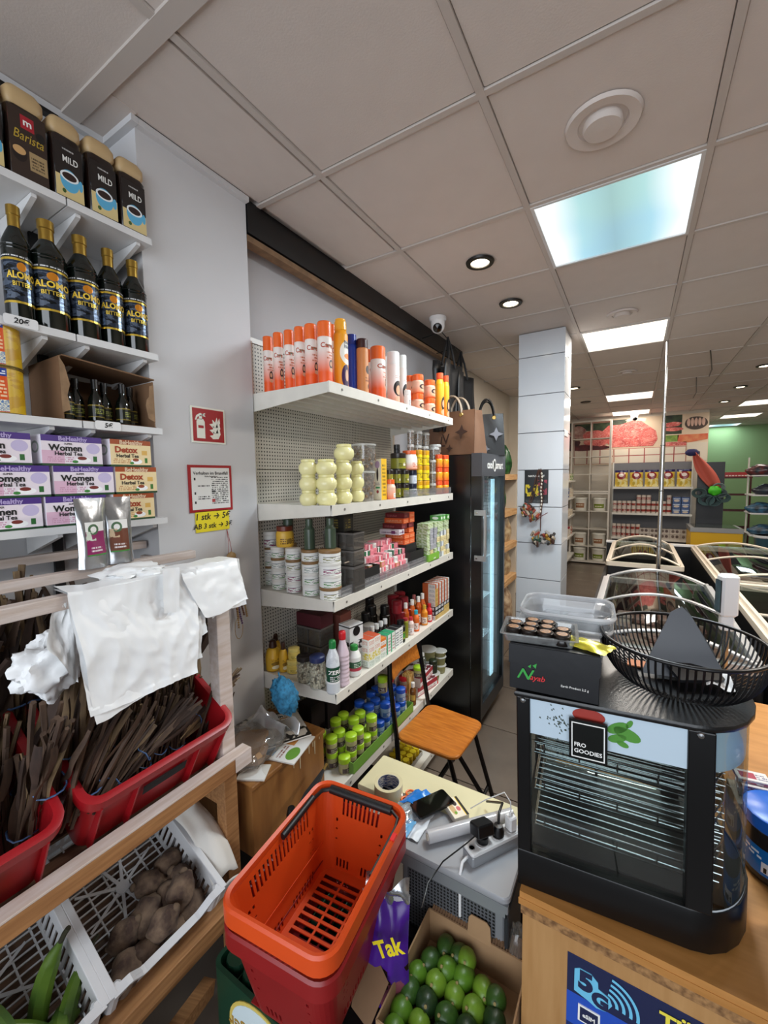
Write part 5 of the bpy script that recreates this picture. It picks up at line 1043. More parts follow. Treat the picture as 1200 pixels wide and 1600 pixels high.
for k, (lx, ly, lz) in enumerate(((-.09, .045, .045), (-.035, .04, .045), (.03, .045, .045), (.09, .045, .045), (-.06, .115, .04), (.0, .115, .04), (.06, .115, .045), (.11, .12, .045), (.045, .18, .04), (.105, .19, .04), (.0, .05, .10), (.07, .08, .10))):
    o = put('taro%d' % (k % 3), taro(k % 3), ptilt(O2, .555, T2, lx, ly, lz), f'knobbly brown taro root in the white crate, {["front row", "second row", "third row", "upper layer"][0 if k < 4 else 1 if k < 8 else 2 if k < 10 else 3]}, {ORD[(k, k-4, k-8, k-10)[0 if k < 4 else 1 if k < 8 else 2 if k < 10 else 3]]} from left', 'root', 'taro roots in the white crate', sc=random.uniform(.95, 1.25), rz=random.uniform(0, 360), rx=random.uniform(40, 120))
PLT = mat('plantain', '5f7a24', .5, col2='3c5a1a', vs=9, bump=.1)
def plantain():
    r = empty('plantain'); n = 12; pts = [(.05*(1-math.cos(1.1*(t/n-.5)))*3, 0, (t/n-.5)*.22) for t in range(n+1)]
    G().tube(pts, .021, 7, taper=[.3, .75, .92, 1, 1, 1.03, 1.03, 1, .98, .92, .78, .5, .28]).obj('peel', PLT, r, smooth=50)
    G().tube([pts[-1], (pts[-1][0]+.006, 0, pts[-1][2]+.02), (pts[-1][0]+.014, 0, pts[-1][2]+.035)], .006, 6).obj('stem', mat('stem_dark', '2c2a16', .8), r, smooth=50)
    G().ball(pts[0][0], 0, pts[0][2], .006, .006, .006, 6, 5).obj('tip', mat('stem_dark', '2c2a16'), r)
    return r
for k, (lx, ly, lz, rz, rx, ry) in enumerate(((.085, .14, .07, 10, -15, 5), (.11, .07, .055, 60, -60, 20), (.04, .10, .05, -30, 50, 0), (-.01, .12, .06, -50, 60, 10), (-.05, .10, .05, -60, 65, 0), (.03, .05, .075, 20, 75, 10), (.075, .035, .08, 70, 70, 0), (-.06, .05, .08, 110, 60, 0), (-.09, .15, .06, 40, 60, 0), (.0, .17, .08, -70, 70, 0))):
    put('plt', plantain, ptilt(O2, .238, T2, lx, ly, lz), f'green plantain in the white crate, {ORD[k]} counted from the crate of roots', 'plantain', 'green plantains', rz=rz, rx=rx, ry=ry, sc=random.uniform(.85, 1.05))
# white padded cloth behind the crate
t = tag(empty('white_cloth', (-1.13, .745, .64)), 'folded white cloth tucked between the crate of roots and the post', 'cloth')
g = G(); g.sheet(lambda u, v: (.10-.30*v, -.05+.085*u+.012*math.sin(5*v), .10*v**1.1-.10*(1-v)**2+.022*math.sin(math.pi*u)+.012*noise.noise(Vector((u*3, v*3, 2)))), 14, 24)
g.obj('upper_fold', mat('white_cloth', 'd6d2cb', .8, bump=.2, bs=40), t, solid=.004, smooth=70)
g = G(); g.sheet(lambda u, v: (.12-.05*v, -.045+.085*u, -.10-.10*v+.01*math.sin(4*u)), 10, 8); g.obj('hanging_fold', mat('white_cloth', 'd6d2cb'), t, solid=.004, smooth=70)

# plastic bags over the top rail
PB = mat('bag_film', 'f2f4f5', .32, bump=.55, bs=16, spec=.35)
def wr(u, v, s, a=.006): return a*(noise.noise(Vector((u*2.2+s, v*2.6, s)))-.55*abs(noise.noise(Vector((u*4+v*3+s, v*2-u*2, s*2))))-.3*abs(noise.noise(Vector((u*9-v*7, v*5+u*5, s)))))
def drape(name, parent, TL, TR, BL_, BR_, back, s, nu=64, nv=64, a=.016, sag=.0, m=None, rail=True):
    """sheet that comes over the rail from behind (back = vector) and hangs down to the bottom edge"""
    TL, TR, BL_, BR_, back = map(Vector, (TL, TR, BL_, BR_, back))
    def P_(u, v):
        t = TL.lerp(TR, u); b = BL_.lerp(BR_, u)
        if v < .16: q = v/.16; p = t+back*(1-q)
        else: q = (v-.16)/.84; p = t.lerp(b, q)+Vector((sag*math.sin(math.pi*q), 0, 0))
        k = min(1, v*3); p = p+Vector((wr(u, v, s, a)*k+.2*a, 0, wr(u+3, v, s, a*.4)-(.006*math.sin(6*u+s) if v > .95 else 0)))
        if rail and p.z > 1.465: p.x = max(p.x, -1.0595) if v >= .16 else p.x; p.z = max(p.z, 1.5065+.002*math.sin(9*u+s)) if p.x < -1.0585 or v < .18 else p.z
        return p
    g = G(); g.sheet(P_, nu, nv); return g.obj(name, m or PB, parent, smooth=80)
t = tag(empty('plastic_bag', (0, 0, 0)), 'stack of white plastic carrier bags draped over the top rail of the stand', 'plastic bag', 'white carrier bags on the stand')
V_ = lambda px, py, x: at(px, py, x=x)
drape('bag_sheet', t, V_(106, 926, -1.052), V_(306, 905, -1.052), V_(152, 1128, -.995), V_(311, 1050, -.995), (-.075, 0, .004), 1)
drape('under_sheet', t, V_(104, 928, -1.056), V_(308, 906, -1.056), V_(141, 1124, -1.005), V_(318, 1030, -1.01), (-.07, 0, .002), 5)
drape('under_sheet', t, V_(112, 927, -1.060), V_(312, 905, -1.060), V_(146, 1120, -1.015), V_(324, 985, -1.02), (-.06, 0, 0), 8)
g = G(); A, B = V_(253, 889, -1.040), V_(279, 886, -1.040); C_, D2 = V_(255, 958, -1.028), V_(279, 956, -1.028)
g.sheet(lambda u, v: A.lerp(B, u).lerp(C_.lerp(D2, u), v)+Vector((wr(u, v, 3, .004)+.004, 0, 0)), 8, 14); g.obj('handle_flap', PB, t, smooth=70)
t = tag(empty('plastic_bag', (0, 0, 0)), 'white carrier bag piece hanging over the post at the right end of the rail', 'plastic bag', 'white carrier bags on the stand')
drape('bag_sheet', t, V_(284, 902, -1.048), V_(372, 884, -1.048), V_(322, 967, -1.02), V_(388, 938, -1.02), (-.09, .0, .02), 12, 24, 20, .010)
drape('under_sheet', t, V_(300, 902, -1.056), V_(376, 886, -1.056), V_(330, 965, -1.035), V_(384, 941, -1.035), (-.09, 0, .01), 15, 24, 20, .010)
t = tag(empty('plastic_bag', (0, 0, 0)), 'crumpled white bag bunched among the dried sticks behind the rail', 'plastic bag', 'white carrier bags on the stand')
c = at(78, 1040, x=-1.12)
g = G(); g.ball(c.x, c.y, c.z, .035, .062, .062, 48, 32, lambda d: 1+.5*noise.noise(d*1.7+Vector((4, 0, 0)))+.28*abs(noise.noise(d*4.5))+.12*noise.noise(d*11)); g.obj('crumpled_bag', PB, t, smooth=50)
drape('bag_sheet', t, V_(86, 934, -1.075), V_(118, 930, -1.075), V_(70, 1010, -1.06), V_(122, 1065, -1.06), (-.02, 0, 0), 22, 16, 24, .02, rail=False)
t = tag(empty('plastic_bag', (0, 0, 0)), 'knotted white bag lying on top between the two upper rails', 'plastic bag', 'white carrier bags on the stand')
c = at(205, 893, x=-1.14); g = G(); g.ball(c.x, c.y, 1.512, .06, .075, .018, 30, 16, lambda d: 1+.5*noise.noise(d*2+Vector((9, 0, 0)))+.3*abs(noise.noise(d*5))); g.obj('knotted_bag', PB, t, smooth=50)

# foil pouches on the middle rail
FO = mat('foil', 'b9bcc0', .22, .85, bump=.5, bs=25)
def pouch(c1, c2):
    def b():
        r = empty('foil_pouch'); w, h = .078, .185
        def P_(s): return lambda u, v: ((u-.5)*w*(1-.08*math.sin(math.pi*v)), s*(.022*(1-v)**.6*math.sin(math.pi*u)**.5+.001)+wr(u, v, s+c1.__hash__() % 5, .004), v*h)
        for s, nm in ((-1, 'front_foil'), (1, 'back_foil')): G().sheet(P_(s), 12, 16).obj(nm, FO, r, smooth=70)
        g = G(); f = P_(-1); g.sheet(lambda u, v: (lambda p: (p[0], p[1]-.0015, p[2]))(f(.18+.64*u, .18+.48*v)), 10, 10); g.obj('label', art('pouch'+c1, c1, [('r', 0, .72, 1, 1, 'e8e6e2'), ('e', .4, .78, .28, .16, '4a6a4a'), ('e', .4, .78, .16, .09, 'e8e6e2'), ('r', 0, 0, 1, .04, '3a8a3a'), ('n', 0, .45, .5, .72, .3, 3, c2), ('t', .2, .12, .8, .3, 2, 'e8e0e0')]), r, smooth=70)
        return r
    return b
put('pouch1', pouch('8a1f5a', 'c8d0c0'), (-1.235, at(147, 885, x=-1.235).y, 1.524), 'silver foil pouch with a magenta label on the middle rail', 'pouch', 'silver foil pouches', rz=96)
put('pouch2', pouch('6b3a26', 'c8b090'), (-1.245, at(186, 880, x=-1.245).y, 1.524), 'silver foil pouch with a brown label on the middle rail', 'pouch', 'silver foil pouches', rz=82)

# bead strands on the pier
t = tag(empty('bead_strand', (-1.40, at(357, 835, x=-1.40).y, 1.545)), 'bunch of brown bead strands hanging on a red string from the pier', 'beads')
G().tube([(-.01, 0, .015), (.004, -.004, -.05), (.006, -.008, -.09)], .0012, 4).obj('red_string', mat('red_string', '9a3030', .7), t); G().tube([(-.01, 0, .015), (.004, .004, -.05), (.006, .008, -.09)], .0012, 4).obj('red_string', mat('red_string', '9a3030'), t)
random.seed(8); BDM = [mat('bead_brown', '6a3f2a', .4), mat('bead_tan', 'a88a5a', .4), mat('bead_red', '8a2f2a', .4), mat('bead_purple', '5a3a6a', .4)]
G().ball(.012, 0, -.10, .012, .022, .018, 10, 8, lambda d: 1+.2*math.sin(14*d.z)*math.cos(9*d.y)).obj('knot', BDM[1], t, smooth=60)
for s in range(6):
    L = .24+.05*random.random(); oy = (s-2.5)*.0065+.012; g = G(); g.cur = 0
    for q in range(30):
        f_ = q/29; g.mi; g.ball(.012+.006*(s % 2)+.003*math.sin(7*f_), oy+.010*math.sin(3*f_+s)+.02*f_, -.11-L*f_, .0042, .0042, .0048, 6, 4)
    g.obj('bead_string', BDM[s % 4], t, smooth=60)
G().tube([(.014, .02+.02*math.sin(t_), -.36-.045*(1-math.cos(t_))) for t_ in [i*math.pi/6 for i in range(12)]], .0016, 4, closed=True).obj('loose_loop', BDM[1], t)

# box with magazines
mb = tag(empty('wooden_chest', (-1.25, 1.07, 0)), 'brown plywood chest with worn dripping paint, magazines on its lid, beside the stand', 'chest')
OAK = mat('worn_plywood', '9a6a38', .5, col2='7d5128', vs=4, stretch=(10, 4, .8), bump=.1)
G().box(-.155, -.175, .44, .160, .205, .69).obj('body', OAK, mb, bevel=.003); G().box(-.158, -.178, .690, .166, .210, .706).obj('lid', OAK, mb, bevel=.003); G().box(.1601, -.18, .44, .166, .21, .452).obj('bottom_trim', mat('ply_edge', 'b8905a', .6), mb)
g = G(); random.seed(3)
for q in range(13): y = .03+.013*q+random.uniform(-.008, .008); L = random.uniform(.01, .09)*(.4 if q % 3 else 1); g.prism([(y-.004, .70), (y+.004, .70), (y+.0015, .70-L), (y-.001, .70-L)], 0, .001)
g.v = [Vector((.161+p.z, p.x, p.y)) for p in g.v]; g.obj('paint_drips', mat('drip', 'c8b896', .5), mb)
G().box(-.14, -.16, .0, .14, .19, .44).obj('black_base', BLACK, mb)
def mag(key, w, d, A, loc, rz, lb, grp='magazines on the chest', n=4):
    def b():
        r = empty('magazine'); g = G()
        g.sheet(lambda u, v: ((u-.5)*w, (v-.5)*d, .006+.004*math.sin(4*u+v)*u*v), 6, 6); g.obj('cover', A, r)
        G().cbox(0, 0, 0, w*.99, d*.99, .005).obj('pages', mat('paper', 'd8d4cc', .7), r); return r
    return put(key, b, loc, lb, 'magazine', grp, rz=rz)
mag('mag1', .17, .24, art('mag1', 'e4e2de', [('r', 0, .72, 1, 1, '1a1a1c'), ('r', .1, .42, .6, .66, '8aa8c8'), ('n', .1, .42, .6, .66, .3, 6, '5a7898'), ('r', .55, .22, .95, .4, 'b87a3a'), ('e', .3, .14, .22, .10, '6a9a3a'), ('t', .65, .45, .95, .68, 4, '555555'), ('t', .08, .28, .5, .38, 2, '884433')]), (-1.175, 1.10, .707), 92+12, 'glossy leaflet with black header lying along the chest edge')
mag('mag2', .18, .22, art('mag2', '24221f', [('n', .05, .05, .95, .95, .6, 4, 'd0c8bc'), ('e', .6, .6, .2, .2, 'c89a5a'), ('t', .1, .7, .9, .95, 3, 'e8e8e8')]), (-1.23, 1.18, .718), 60, 'dark magazine with food pictures near the shelf end of chest')
mag('mag3', .18, .24, art('mag3', 'c8c4bc', [('n', 0, 0, 1, 1, .9, 5, '6a6660'), ('t', .1, .1, .9, .5, 6, '444444')]), (-1.31, 1.13, .716), 100, 'grey printed magazine at the back of the chest against pier')
mag('mag4', .10, .08, mat('white_paper', 'e4e2de', .7), (-1.135, .945, .707), 30, 'small white paper slips at the front corner of the chest')
text('HITPARADE', .028, INKW, bpy.data.objects['magazine'], (0, .078, .012), (0, 0, 0), bold=.02)
t = tag(empty('clear_bag', (-1.21, .995, .725)), 'crumpled clear plastic bag with folded tan cardboard inside, on the chest', 'plastic bag')
G().cbox(0, 0, .0, .14, .15, .05, .014).obj('cardboard_piece', mat('tan_card', 'b08a62', .7, var=.2), t, rot=(8, -6, 30))
g = G(); g.ball(0, .01, .03, .11, .13, .05, 40, 20, lambda d: 1+.35*noise.noise(d*1.8)+.2*abs(noise.noise(d*5))); g.obj('film', glass('clear_film', 'e6e2dc', .05, .10), t, smooth=40)
g = G(); g.sheet(lambda u, v: (-.10+.20*u+.01*math.sin(9*v), .03+.13*v, .055+.035*noise.noise(Vector((u*3, v*3, 1)))*2+.01*v), 18, 14); g.obj('silver_flap', glass('silver_film', 'd0d0d0', .35, .4), t, smooth=50)
# blue sponge
t = tag(empty('bath_scrubber', at(445, 1087, x=-1.12)), 'light blue net scrubber hanging below the fourth shelf corner', 'scrubber')
G().ball(0, 0, 0, .045, .05, .07, 24, 18, lambda d: 1+.22*noise.noise(d*4)+.22*noise.noise(d*11)).obj('net', mat('blue_net', '2f7fa8', .8, col2='1d5878', vs=70, bump=1, bs=120), t, rot=(0, -25, 15), smooth=80); G().tube([(-.02, 0, .06), (-.03, 0, .085)], .003, 5).obj('loop', mat('blue_net', '3f8fb8'), t)
# folded black umbrella and red bottle behind the basket
t = tag(empty('umbrella', at(458, 1290, x=-.98)), 'folded black umbrella with gold tip leaning behind the orange basket', 'umbrella'); a = t.location.copy(); b = at(508, 1198, x=-1.0)-a
g = G()
for s in range(5): g.tube([b*0+Vector((.01*math.cos(s*1.25), .01*math.sin(s*1.25), 0)), b*.5+Vector((.014*math.cos(s*1.25), .014*math.sin(s*1.25), 0)), b*.95], .011, 6, taper=[1, 1, .5])
g.obj('folded_canopy', mat('umbrella_black', '1b1b1d', .6), t, smooth=40); G().tube([b*.94, b*1.06], .006, 6).obj('tip', mat('brass', 'b89a5a'), t); G().tube([b*0, b*-.2], .006, 6).obj('shaft', BLACK, t)
q_ = at(455, 1262, x=-.97); zt = q_.z
t = tag(empty('fire_extinguisher', (q_.x, q_.y, 0)), 'small red fire extinguisher with black cap standing behind the orange basket', 'extinguisher'); G().lathe([(0, 0), (.05, 0), (.052, .01), (.052, zt-.14), (.035, zt-.09), (.016, zt-.07), (0, zt-.07)], 20).obj('cylinder', P('a01c24'), t, smooth=40); G().lathe([(.017, zt-.075), (.017, zt-.02), (.012, zt), (0, zt)], 14).obj('valve_cap', BLACK, t, smooth=40); G().tube([(.02, 0, zt-.06), (.06, 0, zt-.07), (.065, 0, zt-.2)], .006, 6).obj('hose', BLACK, t, smooth=40)
# ================================================================ BASKETS, DRINK CRATE, DESK, AVOCADO BOX
ORG_ = mat('basket_orange', 'db4e1a', .38, var=.06, vs=10); DRD = mat('basket_dark_red', '8f1a1c', .38, var=.08, vs=10)
def basket(m):
    def b():
        r = empty('shopping_basket'); w, d, h = .315, .445, .235; wb, db = .235, .35
        def per(u, w_, d_, rr):     # point on rounded rectangle; u 0..1 starting near-left going along x
            L = [w_-2*rr, math.pi*rr/2, d_-2*rr, math.pi*rr/2]*2; T = sum(L); s = u*T; k = 0
            while k < 7 and s > L[k]: s -= L[k]; k += 1
            side = k//2; t = s/L[k] if L[k] else 0
            cs = [(w_/2-rr, -d_/2+rr), (w_/2-rr, d_/2-rr), (-w_/2+rr, d_/2-rr), (-w_/2+rr, -d_/2+rr)]
            if k % 2 == 0: q = s-(w_ if side % 2 == 0 else d_)/2+rr; return [(q, -d_/2), (w_/2, q), (-q, d_/2), (-w_/2, -q)][side]
            a = math.radians(-90+90*side+90*t); c = cs[side]; return (c[0]+rr*math.cos(a), c[1]+rr*math.sin(a))
        rr = .045; Ls = [w-2*rr, math.pi*rr/2, d-2*rr, math.pi*rr/2]*2; T = sum(Ls); us = [0]; fl = []
        for k, L in enumerate(Ls):
            n = (27 if k % 4 == 0 else 41) if k % 2 == 0 else 6
            for q in range(n): us.append(us[-1]+L/T/n); fl.append((k, q, n))
        vs = [0, .05, .15, .20, .36, .38, .48, .50, .58, .62, .68, .88, .90, 1]
        def hole(i, j):
            k, q, n = fl[i]
            if k % 2: return False
            if j == 1: return q % 2 == 1 and 2 < q < n-3 and abs(q-n/2) > 3
            if j == 10: return q % 2 == 1 and 4 < q < n-5
            if j in (4, 6, 8): return q in (2, n-3) or (n > 30 and q in (4, n-5))
            return False
        g = G(); g.sheet(lambda u, v: (*per(min(u, .99999), wb+(w-wb)*v, db+(d-db)*v, rr), v*h), 0, 0, hole, us, vs); g.obj('basket_wall', m, r, solid=.0035)
        g = G(); rects = [g.rrect(0, 0, w+a, d+a, .045+a/2, 6) for a in (-.008, .012, .022, .022, .012, -.008)]
        loft(g, [(rects[5], h-.004), (rects[5], h+.004), (rects[4], h+.008), (rects[3], h+.002), (rects[2], h-.036), (rects[1], h-.038), (rects[0], h-.014), (rects[0], h-.004)]); g.obj('rim', m, r, smooth=35)
        g = G(); xs = [-wb/2+.01, -.088, -.084]+[-.084+.168*(i+1)/3-.0*i for i in ()]
        cx = [-wb/2, -.100, -.036, -.030, .030, .036, .100, wb/2]
        cy = [-db/2, -db/2+.02]
        while cy[-1] < db/2-.03: cy += [cy[-1]+.014, cy[-1]+.022]
        cy.append(db/2)
        g.sheet(lambda u, v: (u, v, .002), 0, 0, lambda i, j: i in (1, 3, 5) and j % 2 == 1 and j < len(cy)-2 and j not in (7, 9), cx, cy); g.obj('basket_floor', m, r, solid=.0035)
        G().box(-w*.375, -d*.36, h*.37, -w*.37, d*.36, h*.385).obj('inner_ledge', m, r); G().box(w*.37, -d*.36, h*.37, w*.375, d*.36, h*.385).obj('inner_ledge', m, r)
        return r
    return b
put('bk_red', basket(DRD), (-.668, .772, .487), 'dark red shopping basket nested under the orange one', 'shopping basket', None, rz=6, sc=(.93, .95, 1))
bo = put('bk_or', basket(ORG_), (-.668, .772, .545), 'orange shopping basket with black handle on top of the dark red basket', 'shopping basket', None, rz=6, sc=(.93, .95, 1))
BH = mat('handle_black', '141416', .45)
g = G(); w, d, h = .315, .445, .235
pts = [(-w/2+.012, .0, h-.012), (-w/2+.012, d/2-.06, h-.010), (-w/2+.018, d/2-.03, h-.008), (-w/2+.045, d/2-.016, h-.004), (w/2-.045, d/2-.016, h-.004), (w/2-.018, d/2-.03, h-.008), (w/2-.012, d/2-.06, h-.010), (w/2-.012, 0, h-.012)]
g.tube(pts[:4], .006, 6).obj('handle_arm', BH, bo, smooth=50); G().tube(pts[4:], .005, 6).obj('handle_arm', BH, bo, smooth=50); G().tube(pts[3:5], .0125, 12).obj('handle_grip', BH, bo, smooth=50)
G().tube([(-w/2+.010, .0, h-.012), (-w/2+.010, d/2-.07, h-.006)], .010, 8).obj('handle_arm_cover', BH, bo, smooth=50)
G().box(w/2-.002, .10, h+.003, w/2+.010, .125, h+.0085).obj('red_sticker', mat('red_sticker', 'e02020', .4), bo)
# green drink crate with round label
GC = mat('crate_green', '0f3a28', .4, var=.15, vs=8)
gc = tag(empty('drink_crate', (-.795, .812, .145)), 'dark green bottle crate with an oval upside-down label under the baskets', 'crate')
g = G(); P0 = g.rrect(0, 0, .285, .40, .03, 5); P1 = g.rrect(0, 0, .262, .377, .02, 5); loft(g, [(P0, 0), (P0, .315), (P1, .315), (P1, .012)], cap0=True, cap1=True); g.obj('crate_body', GC, gc, smooth=35)
g = G()
for q in range(1, 4): g.box(-.131+.0655*q-.0015, -.188, .10, -.131+.0655*q+.0015, .188, .29)
for q in range(1, 5): g.box(-.131, -.188+.0753*q-.0015, .10, .131, -.188+.0753*q+.0015, .29)
g.obj('dividers', GC, gc)
for q in range(4):
    for s in range(5):
        G().lathe([(.030, .27), (.0305, .30), (.027, .31)], 12).obj('neck_ring', GC, gc, (-.098+.0655*q, -.15+.0753*s, 0)) if s < 2 else None
lbp = G().lathe([(.088, 0), (.088, .002), (0, .002)], 36, sx=1.35, sy=1.12).obj('label_rim', mat('label_gold', 'd8c060', .4), gc, (.048, -.2005, .208), (90, 0, 0))
lb2 = G().lathe([(.080, 0), (.080, .003), (0, .003)], 36, sx=1.37, sy=1.12).obj('label', mat('label_white', 'd6e6ea', .4), gc, (.048, -.2005, .208), (90, 0, 0))
text('Warburger', .052, mat('label_gold2', 'b08a3a', .4), lb2, (0, 0, .0035), (0, 0, 180), bold=.02); text('Premium Qualität', .024, INK, lb2, (0, -.050, .0035), (0, 0, 180), shear=.3); text('Mit Liebe gebraut', .011, INK, lb2, (0, .034, .0035), (0, 0, 180), shear=.3)
tag(G().cbox(-.795, .812, 0, .28, .39, .143, .01).obj('wooden_block', mat('pallet_wood', '5a4632', .8)), 'dark wooden block under the green bottle crate', 'block')
def lattice_crate(loc, lb, h=.26, w=.30, d=.36):
    t = tag(empty('lattice_crate', loc), lb, 'crate', 'black lattice crates'); g = G(); n = 9
    for s in (-1, 1):
        g.sheet(lambda u, v: ((u-.5)*w, s*d/2, v*h), 0, 0, lambda i, j: i % 2 and j % 2, [i/(2*n+1) for i in range(2*n+2)], [j/11 for j in range(12)])
        g.sheet(lambda u, v: (s*w/2, (u-.5)*d, v*h), 0, 0, lambda i, j: i % 2 and j % 2, [i/(2*n+1) for i in range(2*n+2)], [j/11 for j in range(12)])
    g.obj('lattice_wall', BLACK, t, solid=.004)
    g = G(); g.sheet(lambda u, v: ((u-.5)*w, (v-.5)*d, h), 0, 0, lambda i, j: i % 2 and j % 2, [i/13 for i in range(14)], [j/15 for j in range(16)]); g.obj('lattice_top', BLACK, t, solid=.006)
lattice_crate((-.53, .80, 0), 'black lattice crate under the baskets and snack bag', .35, .20, .50); lattice_crate((-.33, .60, 0), 'black lattice crate at the lower edge in front of avocado box', .26, .10, .2)
tag(G().cbox(-.33, .905, 0, .24, .28, .345, .004).obj('support_carton', mat('dark_card', '3a2e24', .8)), 'dark carton carrying the avocado box', 'carton')
# avocado box
ab = tag(empty('avocado_box', (-.352, .893, .350)), 'open brown cardboard box full of avocados beside the counter', 'cardboard box')
KB = mat('kraft', 'a5835f', .85, var=.10, vs=7, bump=.05); KD = mat('kraft_dark', '7b5d42', .85, var=.2, vs=10)
bw, bd, bh = .285, .30, .105
G().box(-bw/2, -bd/2, 0, bw/2, bd/2, .004).obj('bottom_panel', KB, ab)
for s in (-1, 1): G().box(s*bw/2-.002, -bd/2, .004, s*bw/2+.002, bd/2, bh).obj('side_panel', KB, ab); G().box(-bw/2, s*bd/2-.002, .004, bw/2, s*bd/2+.002, bh).obj('end_panel', KB, ab)
def corr(name, a, b, loc, rot):
    g = G(); n = 48; g.sheet(lambda u, v: (a*(u-.5), b*v, .0022*math.sin(2*math.pi*u*n/3)), n*2, 1); g.obj(name, KD, ab, loc, rot, solid=.001)
corr('corrugated_flap', .13, .045, (-.07, bd/2, bh-.004), (32, 0, 0)); corr('corrugated_flap', .12, .045, (.085, bd/2-.0, bh-.004), (24, 0, 0))
G().prism([(-.035, 0), (.035, 0), (.03, .05), (.02, .06), (-.025, .06), (-.032, .05)], 0, .003).obj('tuck_tab', KB, ab, (.012, bd/2, bh-.01), (84, 0, 0))
g = G(); g.prism([(-.05, 0), (.04, 0), (.06, .05), (.02, .085), (-.045, .06)], 0, .003); g.obj('folded_flap', KD, ab, (-.15, -.12, bh), (8, -35, 80))
AVM = [mat('avo_%d' % i, c, .38, col2=c2, vs=7, bump=.35, bs=140) for i, (c, c2) in enumerate((('56801f', '3f6319'), ('33561c', '223e17'), ('71932a', '527a20'), ('213a1a', '162b17')))]
def avocado(i):
    def b():
        r = empty('avocado'); G().ball(0, 0, 0, .0255, .0255, .036, 20, 14, lambda d: 1-.10*max(0, d.z)**1.5+.02*noise.noise(d*3)).obj('skin', AVM[i], r, smooth=80)
        G().lathe([(0, 0), (.003, 0), (.0035, .004), (0, .005)], 8).obj('stem', mat('avo_stem', '8a7a4a', .8), r, (0, 0, .0335)); return r
    return b
random.seed(5); rowsA = [(.112, (-.075, -.035)), (.068, (-.098, -.050, -.002, .050)), (.022, (-.115, -.062, -.010, .042, .095)), (-.026, (-.118, -.066, -.012, .042, .096)), (-.074, (-.118, -.064, -.01, .045, .10)), (-.120, (-.115, -.06, -.004, .05, .104))]
kk = 0
for ri, (y, xs) in enumerate(rowsA):
    for ci, x in enumerate(xs):
        t_ = random.choices((0, 1, 2, 3), (4, 3, 1.6, 2))[0] if x < .09 else 3
        o = put('avo%d' % t_, avocado(t_), ab.location+Vector((x+random.uniform(-.003, .003), y+random.uniform(-.003, .003), .050+random.uniform(0, .008))), f'{["green", "dark green", "bright green", "nearly black"][t_]} avocado, {["far", "second", "third", "fourth", "fifth", "nearest"][ri]} row of the box, {ORD[ci]} from left', 'avocado', 'avocados in the cardboard box', rz=random.uniform(-25, 25), rx=random.uniform(38, 62), sc=random.uniform(1.06, 1.16))
for (x, y, t_, lb) in ((-.01, .108, 2, 'bright green avocado with a pale stem tip, highest at the far wall'), (.085, .062, 1, 'dark green avocado leaning on the right wall of the box')):
    put('avo%d' % t_, avocado(t_), ab.location+Vector((x, y, .066)), lb, 'avocado', 'avocados in the cardboard box', rz=10, rx=50, sc=1.05)
# purple snack bag
t = tag(empty('snack_bag', (-.525, .84, .36)), 'purple snack bag with yellow lettering standing between baskets and avocado box', 'snack bag')
SNK = art('snack', '4a1f8a', [('n', 0, 0, 1, .42, .6, 3, '2a1212'), ('n', .1, .05, .9, .3, 3.1, 4, '8a4a5a'), ('r', 0, .93, 1, 1, 'b8b8c0')], .25)
def sb(s): return lambda u, v: ((u-.5)*.13*(1-.1*math.sin(3*v)), s*(.028*math.sin(math.pi*u)**.6*math.sin(math.pi*min(1, v*1.1+.02))**.5)+.012*noise.noise(Vector((u*4, v*5, s)))+.02*v*v, .30*v)
G().sheet(sb(-1), 18, 26).obj('front_film', SNK, t, rot=(0, 0, 22), smooth=60); G().sheet(sb(1), 18, 26).obj('back_film', FO, t, rot=(0, 0, 22), smooth=60)
G().sheet(lambda u, v: ((u-.5)*.12, .03+.02*math.sin(5*u+2*v), .285+.035*v+.012*math.sin(9*u)), 14, 4).obj('torn_top', FO, t, rot=(0, 0, 22), smooth=60)
text('Tak', .058, mat('snack_yellow', 'f2dc1e', .4), t, (.030, -.036, .215), (84, -22, 22), bold=.03, sx=.8)
# desk with grey appliance
dk = tag(empty('small_desk', (-.58, 1.30, 0)), 'small cream topped desk between the baskets and the wooden chair', 'desk')
G().cbox(.01, .0, .575, .60, .19, .022, .004).obj('desk_top', mat('cream_top', 'd6cfa8', .5, var=.06, vs=6), dk)
for x in (-.27, .29):
    for y in (-.08, .08): G().cbox(x, y, 0, .03, .03, .575).obj('leg', DARK, dk)
gm = tag(empty('grey_appliance', (-.435, 1.145, 0)), 'grey metal appliance with perforated front carrying the power strip', 'appliance')
GM = mat('grey_metal', '8f9296', .35, .3); GM2 = mat('grey_top', '9b9da1', .4)
def perf():
    k = N('perforated'); co, xyz = k.uv('Object'); a = k.math('SUBTRACT', k.math('FRACT', k.math('MULTIPLY', xyz[0], 95.)), .5); b = k.math('SUBTRACT', k.math('FRACT', k.math('MULTIPLY', xyz[2], 95.)), .5)
    m = k.math('LESS_THAN', k.math('ADD', k.math('MULTIPLY', a, a), k.math('MULTIPLY', b, b)), .11); k.l(k.mix(m, lin('5a5c60'), lin('08080a')), k.b.inputs['Base Color']); k.bump(m, .6, .001); return k.m
G().cbox(0, .0, .23, .33, .17, .355, .01).obj('housing', GM, gm); G().prism(G().rrect(0, 0, .35, .19, .02), .580, .600, .004).obj('top_cover', GM2, gm, smooth=30)
G().box(-.14, -.089, .25, .135, -.086, .545).obj('perforated_panel', perf(), gm)
G().prism(G().rrect(0, 0, .345, .014, .004), .545, .580).obj('front_ledge', GM, gm, (0, -.088, 0)); G().cbox(.168, -.02, .10, .012, .15, .46, .003).obj('side_rail', mat('dark_grey', '2e3033', .4), gm)
G().cbox(0, 0, 0, .32, .16, .23).obj('stand_box', DARK, gm)
